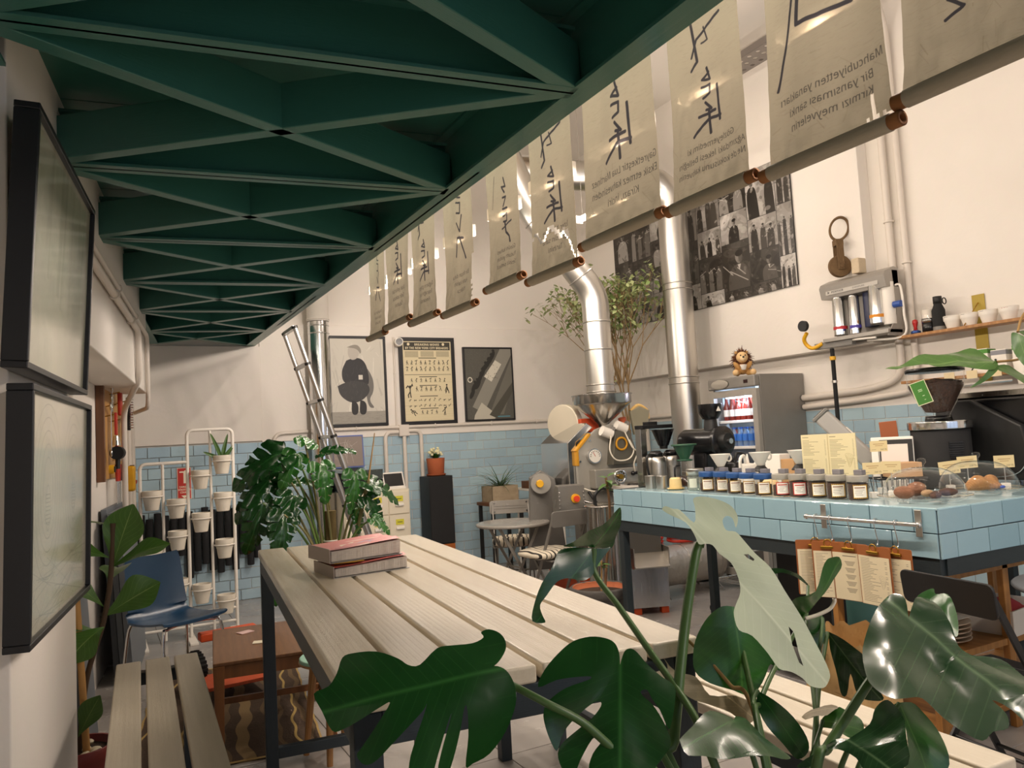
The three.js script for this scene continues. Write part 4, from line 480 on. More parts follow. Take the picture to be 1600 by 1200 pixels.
{ const t = thing('record_sleeve', 'square record sleeve in blue plastic standing behind the turntable', 'record', [2.3, 1.0, -7.93]); t.rotation.x = -0.08; obj('plastic_cover', bx(0.34, 0.34, 0.004, 0, 0.38, 0.01), mat('#7d8fd0', 0.15, { transmission: 0.4, thickness: 0 }), t); obj('sleeve', bx(0.31, 0.31, 0.005, 0, 0.38, 0.016, 0), mat('#ffffff', 0.5, { map: ctex(256, 256, (c) => { c.fillStyle = '#8a7d74'; c.fillRect(0, 0, 256, 256); c.strokeStyle = '#c9c0b6'; c.lineWidth = 2; for (let i = 0; i < 14; i++) { c.beginPath(); c.moveTo(rnd(30, 200), rnd(20, 230)); c.lineTo(rnd(60, 220), rnd(20, 230)); c.stroke(); } for (let i = 0; i < 5; i++) c.fillRect(120, 30 + i * 14, 100, 3); }) }), t); obj('sleeve_stand', bx(0.2, 0.2, 0.03, 0, 0.1, -0.01), M.black, t); }
{ const t = thing('tilted_screen', 'small black screen in a white frame on the cabinet', 'screen', [2.68, 0.97, -7.66], 0.1); const g = (n, geo, m) => obj(n, geo.rotateX(-0.35).translate(0, 0.09, 0), m, t); g('bezel', bx(0.24, 0.17, 0.02, 0, 0, 0, 0.006), M.white); g('screen_glass', bx(0.205, 0.135, 0.004, 0, 0, 0.011, 0), M.blackGloss); obj('base', bx(0.22, 0.02, 0.14, 0, 0.01, 0), M.white, t); }
// speaker on an orange stand, flower pot
{ const t = thing('floor_speaker', 'tall black loudspeaker with cloth front on an orange stand', 'speaker', [3.215, 0, -7.8]); obj('cabinet_body', bx(0.275, 0.72, 0.27, 0, 0.705, 0, 0.004), M.black, t); obj('front_cloth', bx(0.265, 0.7, 0.01, 0, 0.705, 0.136, 0.003), M.blackMatte, t); obj('stand', bx(0.27, 0.34, 0.26, 0, 0.172, 0), mat('#a85a1e', 0.6), t); }
{ const t = thing('flower_pot', 'terracotta pot of white flowers on the black speaker', 'potted plant', [3.22, 1.066, -7.8]); obj('saucer', lathe([[0.001, 0], [0.1, 0], [0.108, 0.02], [0.1, 0.02], [0.095, 0.008], [0.001, 0.008]]), M.terracotta, t); obj('pot', lathe([[0.001, 0.009], [0.085, 0.009], [0.1, 0.19], [0.09, 0.19], [0.085, 0.17], [0.001, 0.17]]), M.terracotta, t);
  for (let i = 0; i < 16; i++) { const a = rnd(0, 6.28); obj('leaf', leafAt([0, 0.18, 0], [Math.cos(a), rnd(0.4, 1.3), Math.sin(a)], [0, 1, 0.2], 0.09, 0.045, { nt: 6, nu: 2 }), LM.mon, t); } const fm = mat('#e9e3b8', 0.7); for (let i = 0; i < 26; i++) { const a = rnd(0, 6.28), r = Math.sqrt(rnd()) * 0.075, y = 0.285 - r * r * 9 + rnd(-0.015, 0.02); obj('blossom', new THREE.IcosahedronGeometry(0.016, 0).translate(r * Math.cos(a), y, r * Math.sin(a)), fm, t); } }
// spider plant on a dark stool, side table
{ const t = thing('dark_stool', 'dark wooden stool carrying the beige planter', 'stool', [3.83, 0, -7.5]); obj('seat', bx(0.4, 0.035, 0.36, 0, 0.735, 0), M.walnut, t); for (const sx of [-1, 1]) for (const sz of [-1, 1]) obj('leg', bx(0.035, 0.718, 0.035, sx * 0.17, 0.359, sz * 0.15), M.black, t); }
{ const t = thing('spider_plant', 'spiky green plant in a beige square planter', 'potted plant', [3.83, 0.7535, -7.5]); obj('planter', [bx(0.31, 0.17, 0.02, 0, 0.085, 0.125), bx(0.31, 0.17, 0.02, 0, 0.085, -0.125), bx(0.02, 0.17, 0.26, 0.145, 0.085, 0), bx(0.02, 0.17, 0.26, -0.145, 0.085, 0), bx(0.3, 0.02, 0.26, 0, 0.012, 0)], mat('#a9977c', 0.85, { bumpMap: grainT, bumpScale: 0.002, map: tone('#b3a186', '#97866c', 128, 4) }), t); obj('soil', bx(0.27, 0.02, 0.23, 0, 0.14, 0, 0), M.soil, t);
  for (let i = 0; i < 46; i++) { const a = rnd(0, 6.28), e = rnd(0.25, 2.2), len = rnd(0.28, 0.46) * (i < 3 ? 1.2 : 1); obj('leaf', leafAt([rnd(-0.05, 0.05), 0.14, rnd(-0.05, 0.05)], [Math.cos(a), e, Math.sin(a)], [-0.2 * Math.cos(a), 1, -0.2 * Math.sin(a) + 0.01], len, 0.016, { pr: (x) => Math.min(1, 4 * x + 0.4) * (1 - x), droop: rnd(0.3, 1.5), fold: 0.4, nt: 10, nu: 1 }), LM.grass, t); } }
{ const t = thing('side_table', 'small white side table behind the beige planter', 'table', [4.3, 0, -7.45]); obj('top', bx(0.42, 0.025, 0.42, 0, 0.86, 0), M.white, t); for (const sx of [-1, 1]) for (const sz of [-1, 1]) obj('leg', rod([sx * 0.18, 0, sz * 0.18], [sx * 0.18, 0.85, sz * 0.18], 0.014), M.white, t); tag(obj('wooden_box', uvm(bx(0.22, 0.08, 0.16, 4.2, 0.9135, -7.4)), M.walnut), 'small brown wooden box on the white side table', 'box'); }
// ---------------------------------------------------------------- bistro set
const bm = mat('#8f8a82', 0.42, { roughnessMap: blotT });
{ const t = thing('bistro_table', 'round grey metal folding table by the roaster', 'table', [3.07, 0, -5.8]); obj('table_top', lathe([[0.001, 0.7], [0.29, 0.7], [0.305, 0.695], [0.312, 0.702], [0.312, 0.715], [0.302, 0.722], [0.001, 0.722]], 0, 0, 0, 48), bm, t); for (const s of [-1, 1]) { obj('folding_leg', [bar([-0.2, 0.01, s * 0.12], [0.18, 0.69, s * 0.12], 0.008, 0.025), bar([-0.2, 0.01, s * -0.0001], [-0.2, 0.01, s * 0.12], 0.02, 0.02)], bm, t); obj('folding_leg', bar([0.2, 0.01, s * 0.1], [-0.18, 0.69, s * 0.1], 0.008, 0.025), bm, t); } obj('cross_rod', rod([0, 0.35, -0.12], [0, 0.35, 0.12], 0.006), bm, t); }
const stripeT = ctex(256, 256, (c) => { c.fillStyle = '#d8cdb8'; c.fillRect(0, 0, 256, 256); for (let i = 0; i < 10; i++) { c.strokeStyle = '#2b2724'; c.lineWidth = i % 3 ? 5 : 10; c.beginPath(); for (let y = 0; y <= 256; y += 8) c.lineTo(14 + i * 26 + 3 * Math.sin(y / 17 + i), y); c.stroke(); } });
function cushion(name, label, pos, ry, w, d, h, rx = 0) { const g = new THREE.SphereGeometry(1, 40, 24); const p = g.attributes.position, uv = g.attributes.uv; for (let i = 0; i < p.count; i++) { const x = p.getX(i), y = p.getY(i), z = p.getZ(i), q = (v) => Math.sign(v) * Math.pow(Math.abs(v), 0.45); p.setXYZ(i, q(x) * w / 2, Math.sign(y) * Math.pow(Math.abs(y), 0.8) * h / 2 * (1 - 0.12 * Math.cos(6 * x) * Math.cos(6 * z)), q(z) * d / 2); uv.setXY(i, p.getX(i) / 0.42 + 0.5, p.getZ(i) / 0.42 + 0.5 + p.getY(i)); } g.computeVertexNormals(); const o = tag(obj(name, g, mat('#ffffff', 0.95, { map: stripeT, bumpMap: rep(grainT, 6), bumpScale: 0.001 })), label, 'cushion'); o.position.set(...pos); o.rotation.set(rx, ry, 0); return o; }
function foldChair(label, pos, ry, m, screwM = M.chrome, sc = 1) {
  const t = thing('folding_chair', label, 'chair', pos, ry); const lean = 0.12;
  obj('backrest', ext(rrect(0.4, 0.125, 0.03), 0.012, 0.003).rotateX(-lean).translate(0, 0.775, -0.226), m, t);
  for (const y of [-0.012, 0.012]) obj('back_rib', bx(0.3, 0.004, 0.006, 0, 0, 0).rotateX(-lean).translate(0, 0.775 + y, -0.2185 - y * 0.12), m, t);
  for (const sx of [-1, 1]) { obj('back_post', bar([sx * 0.17, 0.80, -0.214], [sx * 0.17, 0.01, 0.2], 0.012, 0.026), m, t); obj('rear_leg', bar([sx * 0.15, 0.45, 0.12], [sx * 0.15, 0.01, -0.26], 0.012, 0.026), m, t); for (const y of [-0.04, 0.04]) obj('screw', cy(0.008, 0.008, 0.006, 0, 0, 0, 12).rotateX(PI / 2 - lean).translate(sx * 0.155, 0.775 + y, -0.217 - y * lean), screwM, t); }
  for (let i = 0; i < 4; i++) obj('seat_slat', bx(0.38, 0.012, 0.082, 0, 0.452, -0.14 + i * 0.092), m, t); obj('cross_rod', rod([-0.16, 0.2, -0.09], [0.16, 0.2, -0.09], 0.007), m, t); obj('cross_rod', rod([-0.17, 0.12, 0.14], [0.17, 0.12, 0.14], 0.007), m, t); return t;
}
foldChair('grey folding chair on the wall side of the round grey table', [3.36, 0, -6.36], -0.44, bm); cushion('striped_cushion', 'striped cushion on the grey chair on the wall side of the round table', [3.32, 0.5, -6.26], -0.44, 0.4, 0.36, 0.08);
foldChair('grey folding chair on the near side of the round grey table', [3.26, 0, -5.42], PI + 0.08, mat('#77736d', 0.42)); cushion('striped_cushion', 'striped cushion on the grey chair nearest the terracotta pot', [3.17, 0.495, -5.42], 0.1, 0.42, 0.38, 0.07);
// ---------------------------------------------------------------- coffee roaster
{ const t = thing('coffee_roaster', 'large steel coffee roaster with hopper, gauge and face plate', 'roaster', [3.78, 0, -5.5], -0.12);
  const g1 = mat('#a9a59c', 0.42, { metalness: 0.3 }), g2 = mat('#a9a59c', 0.35, { metalness: 0.6 }), ye = mat('#c98f1a', 0.5);
  obj('hopper', lathe([[0.04, 1.47], [0.045, 1.5], [0.235, 1.665], [0.252, 1.68], [0.252, 1.745], [0.262, 1.75], [0.258, 1.757], [0.245, 1.75], [0.243, 1.685], [0.04, 1.515], [0.035, 1.47]], 0.03, 0, 0.06, 48), M.steelBrushed, t);
  const plate = poly([[-0.27, 0.72], [0.2, 0.72], [0.27, 0.8], [0.27, 1.38], [0.2, 1.46], [0.05, 1.5], [-0.08, 1.46], [-0.2, 1.36], [-0.27, 1.26]]);
  const fp = obj('face_plate', ext(plate, 0.03, 0.004).translate(0, 0, 0.1), g1, t);
  for (let i = 0; i < 10; i++) obj('bolt', cy(0.009, 0.009, 0.012, 0, 0, 0, 8).rotateX(PI / 2).translate(...[[-0.24, 0.8], [-0.24, 1.0], [-0.24, 1.2], [-0.14, 1.37], [0, 1.45], [0.15, 1.44], [0.24, 1.3], [0.24, 1.1], [0.24, 0.9], [0, 0.76]][i], 0.12), M.chrome, fp);
  obj('drum_body', new THREE.CylinderGeometry(0.3, 0.3, 0.62, 40).rotateX(PI / 2).translate(0, 1.08, -0.24), g1, t);
  obj('side_cover', ext(poly([[-0.33, 1.0], [-0.25, 1.0], [-0.25, 1.36], [-0.08, 1.48], [-0.14, 1.52], [-0.33, 1.36]]), 0.56, 0.006).translate(0, 0, -0.2), M.chrome, t);
  obj('yellow_edge', [bx(0.022, 0.13, 0.05, -0.262, 1.23, 0.1, 0.004), bx(0.022, 0.2, 0.05, 0, 0, 0, 0.004).rotateZ(-0.78).translate(-0.205, 1.355, 0.1)], ye, t);
  obj('rear_collector', lathe([[0.001, -0.045], [0.16, -0.045], [0.17, -0.03], [0.17, 0.03], [0.16, 0.045], [0.001, 0.045]], 0, 0, 0, 40).rotateZ(PI / 2).rotateY(0.5).translate(-0.17, 1.53, -0.28), mat('#cfc6b2', 0.4, { metalness: 0.3 }), t);
  obj('orange_cover', bx(0.2, 0.12, 0.3, -0.02, 1.5, -0.22, 0.01), mat('#c4481c', 0.5), t); obj('orange_pipe', [rod([0.22, 1.55, 0.05], [0.3, 1.2, 0.0], 0.035)], mat('#d86a42', 0.5), t);
  const ga = obj('pressure_gauge', new THREE.CylinderGeometry(0.062, 0.062, 0.04, 32).rotateX(PI / 2).translate(-0.12, 1.24, 0.14), M.chrome, t);
  obj('gauge_dial', new THREE.CylinderGeometry(0.054, 0.054, 0.004, 32).rotateX(PI / 2).translate(-0.12, 1.24, 0.162), mat('#e8e4da', 0.4), ga); for (let i = 0; i < 9; i++) obj('dial_tick', bx(0.004, 0.012, 0.002, 0, 0.042, 0, 0).rotateZ(-1.6 + i * 0.4).translate(-0.12, 1.24, 0.1655), M.black, ga); obj('needle', bx(0.004, 0.04, 0.002, 0, 0.016, 0, 0).rotateZ(0.5).translate(-0.12, 1.24, 0.166), M.red, ga);
  obj('bean_chute', ext(poly([[-0.02, 1.44], [0.12, 1.44], [0.2, 1.16], [-0.06, 1.16]]), 0.12, 0.004).translate(0.07, 0, 0.16), mat('#6f6b60', 0.4, { metalness: 0.6 }), t);
  obj('mid_shelf', bx(0.44, 0.16, 0.12, 0.06, 1.05, 0.16, 0.01), g2, t);
  const kn = obj('door_wheel', torus(0.05, 0.012, 0.06, 1.06, 0.24), M.chrome, t); obj('hub', cy(0.022, 0.022, 0.05, 0, 0, 0).rotateX(PI / 2).translate(0.06, 1.06, 0.24), M.brass, kn); for (let i = 0; i < 5; i++) obj('spoke', bx(0.008, 0.09, 0.01, 0, 0, 0, 0).rotateZ(i * PI / 5).translate(0.06, 1.06, 0.24), M.chrome, kn);
  obj('handle_bar', [rod([0.18, 1.08, 0.24], [0.31, 1.09, 0.27], 0.012), sp(0.022, 0.31, 1.09, 0.27), sp(0.02, 0.18, 1.08, 0.25)], M.blackGloss, t);
  obj('discharge_door', lathe([[0.1, -0.14], [0.12, -0.14], [0.12, 0.14], [0.1, 0.14], [0.1, -0.14]], 0, 0, 0, 32).rotateZ(PI / 2).translate(0.1, 0.9, 0.18), M.chrome, t); obj('discharge_mouth', bx(0.14, 0.09, 0.04, 0.1, 0.91, 0.29, 0.01), M.black, t);
  for (const [x, y, z] of [[-0.02, 1.43, 0.2], [0.12, 1.47, 0.2]]) { const v = obj('solenoid_valve', cy(0.042, 0.042, 0.1, 0, 0, 0).rotateZ(1.2).translate(x, y, z), M.white, t); obj('valve_cap', cy(0.03, 0.03, 0.02, 0, 0, 0).rotateZ(1.2).translate(x + 0.055, y + 0.02, z), M.grey, v); }
  obj('cable', tube([[0.0, 1.4, 0.24], [-0.03, 1.28, 0.26], [0.02, 1.2, 0.27], [0.14, 1.2, 0.26], [0.2, 1.27, 0.25], [0.17, 1.36, 0.24]], 0.006, 40), M.offwhite, t); obj('cable', tube([[0.13, 1.43, 0.24], [0.18, 1.3, 0.26], [0.24, 1.25, 0.24], [0.2, 1.16, 0.24], [0.22, 1.08, 0.22]], 0.006, 40), M.offwhite, t); obj('yellow_hose', torus(0.05, 0.009, 0.1, 1.33, 0.23), ye, t); obj('cable', tube([[-0.24, 0.98, 0.14], [-0.15, 0.95, 0.18], [-0.02, 0.98, 0.2], [0.02, 1.05, 0.2]], 0.006, 30), M.offwhite, t);
  obj('lower_body', ext(poly([[-0.26, 0.3], [0.26, 0.3], [0.26, 0.9], [-0.26, 0.9]]), 0.1, 0.01).translate(0, 0, 0.03), mat('#9a978f', 0.4, { metalness: 0.4 }), t); obj('base_frame', [bx(0.56, 0.26, 0.72, 0, 0.17, -0.2, 0.006)], M.orange, t); for (const sx of [-1, 1]) for (const sz of [-0.5, 0.1]) obj('foot', cy(0.03, 0.03, 0.04, sx * 0.24, 0.02, sz), M.black, t);
  obj('belt_guard', ext(poly([[-0.14, 0.3], [0.2, 0.3], [0.12, 1.06], [0.0, 1.14], [-0.1, 1.08]]), 0.1, 0.01).rotateY(-0.35).translate(-0.46, 0, -0.22), mat('#6f6c67', 0.5, { metalness: 0.3 }), t);
  const mt = obj('motor_wheel', new THREE.CylinderGeometry(0.085, 0.085, 0.06, 32).rotateX(PI / 2).rotateY(-0.35).translate(-0.5, 1.03, -0.13), g2, t); obj('yellow_hub', new THREE.CylinderGeometry(0.03, 0.036, 0.05, 8).rotateX(PI / 2).rotateY(-0.35).translate(-0.525, 1.03, -0.09), M.yellow, mt);
  obj('side_plate', ext(poly([[-0.05, 0.3], [0.1, 0.3], [0.1, 0.72], [0, 0.72]]), 0.02).translate(-0.1, 0, 0.13), mat('#6b3a34', 0.6), t); obj('drain_arm', rod([-0.32, 0.9, 0.12], [-0.14, 0.83, 0.3], 0.012), M.chrome, t); obj('hose', tube([[-0.2, 0.95, 0.16], [-0.14, 0.84, 0.22], [0.02, 0.76, 0.24], [0.14, 0.68, 0.24]], 0.012, 30), M.black, t);
  obj('scoop', ext(poly([[0, 0], [0.12, 0.02], [0.16, 0.2], [0.06, 0.24], [-0.03, 0.2]]), 0.04, 0.008).translate(0.24, 1.4, 0.2), mat('#8c8670', 0.5), t); obj('scoop_rim', tube([[0.22, 1.6, 0.2], [0.3, 1.645, 0.2], [0.38, 1.6, 0.2], [0.39, 1.53, 0.2]], 0.016, 20), mat('#d6b06a', 0.5), t);
}
{ const t = thing('control_box', 'grey riveted control box with a red emergency button', 'control box', [3.34, 0, -5.33], -0.3); const sh = poly([[-0.1, 0.8], [0.1, 0.8], [0.1, 1.02], [0.02, 1.03], [-0.1, 0.95]]); obj('wall_arm', bar([0, 0.9, -0.06], [0.12, 0.9, -0.22], 0.04, 0.04), M.grey, t);
  obj('housing', ext(sh, 0.22, 0.006).rotateY(-PI / 2), mat('#7d7a74', 0.42, { metalness: 0.5 }), t); for (let i = 0; i < 12; i++) obj('rivet', sp(0.006, i < 6 ? -0.1 : 0.1, 0.82 + 0.03 * (i % 6), 0.104, 6), M.chrome, t); const es = obj('button_collar', cy(0.036, 0.036, 0.02, 0, 0, 0).rotateX(PI / 2).translate(0.03, 0.92, 0.11), M.yellow, t); obj('emergency_button', cy(0.024, 0.02, 0.035, 0, 0, 0).rotateX(PI / 2).translate(0.03, 0.92, 0.135), mat('#d8391c', 0.4), es); obj('latch', bx(0.004, 0.06, 0.02, -0.112, 0.88, 0), M.chrome, t); }
{ const t = thing('steel_bin', 'ribbed steel bin with black hose in front of the roaster', 'bin', [3.44, 0, -5.0]); const pts = []; for (let i = 0; i <= 96; i++) { const a = i / 96 * 2 * PI; pts.push([(0.125 + 0.005 * Math.cos(a * 24)) * Math.cos(a), (0.125 + 0.005 * Math.cos(a * 24)) * Math.sin(a)]); } obj('bin_body', ext(poly(pts), 0.86).rotateX(PI / 2).translate(0, 0.43, 0), M.steelBrushed, t); obj('lid', lathe([[0.001, 0.86], [0.135, 0.86], [0.138, 0.87], [0.1, 0.885], [0.001, 0.89]], 0, 0, 0, 40), M.steelBrushed, t); obj('hose', tube([[-0.08, 0.885, 0.02], [-0.08, 0.96, 0.03], [0, 1.0, 0.03], [0.12, 0.95, 0.05], [0.16, 0.86, 0.06]], 0.014, 40), M.black, t); }
{ const t = thing('chaff_box', 'brushed steel box with sloping tray and orange feet', 'machine', [3.84, 0, -5.06], -0.35); obj('lower_box', bx(0.3, 0.33, 0.34, 0, 0.215, 0, 0.004), M.steelBrushed, t); obj('upper_box', bx(0.26, 0.4, 0.28, 0, 0.585, -0.04, 0.004), mat('#8a857c', 0.4, { metalness: 0.9 }), t); obj('sloping_tray', bx(0.28, 0.012, 0.2, 0, 0, 0).rotateX(0.5).translate(0, 0.42, 0.17), M.steel, t); for (const x of [-0.14, 0.14]) obj('side_lip', bx(0.008, 0.16, 0.2, x, 0.44, 0.14), M.steel, t); for (const sx of [-1, 1]) for (const sz of [-1, 1]) obj('foot', bx(0.06, 0.05, 0.06, sx * 0.11, 0.025, sz * 0.13), M.orange, t); }
{ const t = thing('foil_cylinder', 'fat silver insulated cylinder lying under the bar', 'duct', [4.46, 0, -5.36], 0); obj('cylinder_body', new THREE.CylinderGeometry(0.17, 0.17, 0.8, 40).rotateZ(PI / 2).translate(0, 0.25, 0), mat('#b9b2a8', 0.5, { metalness: 0.45, bumpMap: rep(grainT, 1), bumpScale: 0.02 }), t); for (const x of [-0.35, 0, 0.35]) obj('band', torus(0.172, 0.004, 0, 0, 0, 2 * PI, 40).rotateY(PI / 2).translate(x, 0.25, 0), M.steel, t); for (const x of [-0.3, 0.3]) obj('support_foot', [bar([x, 0.1, 0.12], [x + 0.05, 0.004, 0.17], 0.02, 0.006), bar([x, 0.1, -0.12], [x + 0.05, 0.004, -0.17], 0.02, 0.006)], M.steel, t); }
for (const [k, y, z] of [[0, 0.6, -5.4], [1, 0.66, -5.42]]) { const a = []; for (let i = 0; i <= 60; i++) { const q = i / 60 * 2 * PI * 3; a.push([4.2 + k * 0.34 + (0.1 + 0.02 * k) * Math.cos(q), 0.435 + i * 0.0015, z + 0.09 * Math.sin(q)]); } tag(obj('coiled_hose', tube(a, 0.013, 160), mat('#c8321c', 0.45)), k ? 'red coiled hose on the silver cylinder, nearer the bin' : 'red coiled hose on the silver cylinder, nearer the roaster', 'hose'); }
// terracotta tub with a thin stemmed plant at the bar end
{ const t = thing('terracotta_tub', 'large terracotta tub with thin plants at the bar end', 'potted plant', [3.05, 0, -4.53]); obj('tub', lathe([[0.001, 0], [0.15, 0], [0.185, 0.3], [0.2, 0.305], [0.212, 0.325], [0.21, 0.36], [0.195, 0.372], [0.182, 0.362], [0.175, 0.32], [0.001, 0.31]], 0, 0, 0, 44), mat('#ffffff', 0.85, { map: ctex(256, 256, (c) => { c.fillStyle = '#4a4642'; c.fillRect(0, 0, 256, 256); c.fillStyle = '#b0633f'; c.fillRect(0, 0, 256, 62); for (let i = 0; i < 60; i++) { c.beginPath(); c.arc(rnd(0, 256), 62 + rnd(-3, 9), rnd(2, 9), 0, 7); c.fill(); } for (let i = 0; i < 900; i++) { c.fillStyle = `rgba(${rnd() < 0.5 ? '30,28,26' : '140,130,120'},${0.2 * rnd()})`; c.fillRect(rnd(0, 256), rnd(62, 256), 3, 3); } }) }), t); obj('soil', cy(0.178, 0.175, 0.02, 0, 0.318, 0), M.soil, t);
  const st = [[0.03, 0.32, 0.02], [0.07, 0.5, 0.0], [0.06, 0.75, 0.08], [0.03, 0.95, 0.14], [0.0, 1.12, 0.16]]; obj('thin_trunk', tube(st, 0.009, 40), mat('#7a5a3c', 0.8), t); obj('stem', rod([-0.02, 0.32, 0.05], [-0.01, 0.55, 0.06], 0.006), M.dryStem, t);
  const lv = (b, n, l, y0) => { for (let i = 0; i < n; i++) { const a = i * 2.4; obj('leaf', leafAt([b[0], b[1] + y0 * i, b[2]], [Math.cos(a), 0.15 + 0.5 * Math.sin(i), Math.sin(a)], [0, 1, 0.15], l, l * 0.5, { droop: 0.6, fold: 0.15, nt: 8, nu: 2 }), LM.fig, t); } }; lv([0.01, 1.03, 0.16], 9, 0.085, 0.012); lv([0.05, 0.82, 0.1], 1, 0.07, 0); lv([-0.01, 0.5, 0.06], 6, 0.07, 0.008); }
// ---------------------------------------------------------------- tiled bar
const CT = 1.05, barM = ['#93b3c0', '#98b8c4', '#8eafbc'].map((c) => mat(c, 0.14, { roughnessMap: rep(blotT, 3), bumpMap: rep(grainT, 3), bumpScale: 0.0005 })), groutM = mat('#1c2226', 0.9);
{ const t = thing('tiled_bar', 'L-shaped bar clad in pale blue tiles on a dark steel frame', 'bar counter'); { const th = -0.028, cx = 2.954, cz = -1.952; t.rotation.y = th; t.position.set(cx - (cx * Math.cos(th) + cz * Math.sin(th)), 0, cz - (-cx * Math.sin(th) + cz * Math.cos(th))); }
  const core = poly([[2.962, 4.248], [3.75, 4.248], [3.75, 2.75], [4.7, 2.75], [4.7, 1.952], [2.962, 1.952]].map(([x, z]) => [x, -z])); // x, z
  obj('bar_core', ext(core, 0.196).rotateX(PI / 2).translate(0, CT - 0.006 - 0.098, 0), groutM, t);
  const ft = tileGeo(0.2045, 0.0975, 0.008, 0.0015), fr = ft.clone().rotateY(-PI / 2), half = tileGeo(0.0985, 0.0985, 0.008, 0.0015), halfR = half.clone().rotateY(-PI / 2);
  for (let r = 0; r < 2; r++) {
    const y = CT - 0.052 - r * 0.102; let z = -1.956;
    if (r === 0) { const m = obj('front_tile', halfR, barM[2], t); m.position.set(2.962, y, z - 0.05); z -= 0.102; }
    for (let i = 0; z > -4.15; i++, z -= 0.2095) { const m = obj('front_tile', fr, barM[(i * 2 + r) % 3], t); m.position.set(2.962, y, z - 0.1035); }
    if (z > -4.24) { const m = obj('front_tile', halfR, barM[1], t); m.position.set(2.962, y, z - 0.05); m.scale.z = Math.min(1, (z + 4.25) / 0.1); m.position.z = z - 0.05 * m.scale.z; }
    let x = 2.958; if (r === 1) { const m = obj('end_tile', half, barM[0], t); m.position.set(x + 0.05, y, -1.952); x += 0.102; }
    for (let i = 0; x < 4.55; i++, x += 0.2095) { const m = obj('end_tile', ft, barM[(i + r) % 3], t); m.position.set(x + 0.1035, y, -1.952); }
    const b = ft.clone().rotateY(PI); for (let i = 0; i < 4; i++) { const m = obj('far_tile', b, barM[i % 3], t); m.position.set(3.06 + i * 0.19, y, -4.248); m.scale.x = 0.9; }
  }
  const tt = tileGeo(0.198, 0.198, 0.008, 0.0015).rotateX(-PI / 2), topM = ['#a9c3c9', '#a3bec6'].map((c) => mat(c, 0.12)); for (let i = 0; i < 9; i++) for (let j = 0; j < 12; j++) { const x = 3.055 + i * 0.2, z = -2.05 - j * 0.2; if ((j > 3 && i > 3) || x > 4.7 || z < -4.2) continue; const m = obj('top_tile', tt, topM[(i + j) % 2], t); m.position.set(x, CT - 0.008, z); }
  const beam = (a, b) => bar([a[0], 0.812, a[1]], [b[0], 0.812, b[1]], 0.06, 0.07); for (const [a, b] of [[[2.992, -4.24], [2.992, -1.96]], [[2.992, -1.98], [4.69, -1.98]], [[3.72, -4.24], [3.72, -2.72]], [[3.0, -4.22], [3.75, -4.22]], [[3.72, -2.72], [4.69, -2.72]]]) obj('frame_beam', beam(a, b), M.darkSteel, t);
  for (const [x, z] of [[2.992, -4.21], [3.72, -4.21], [3.12, -2.62], [4.66, -1.99], [4.66, -2.71], [3.72, -2.74]]) obj('leg', bx(0.05, 0.78, 0.05, x, 0.39, z), M.darkSteel, t);
  obj('side_panel', bx(0.02, 0.72, 0.45, 3.70, 0.42, -3.35), M.black, t); }
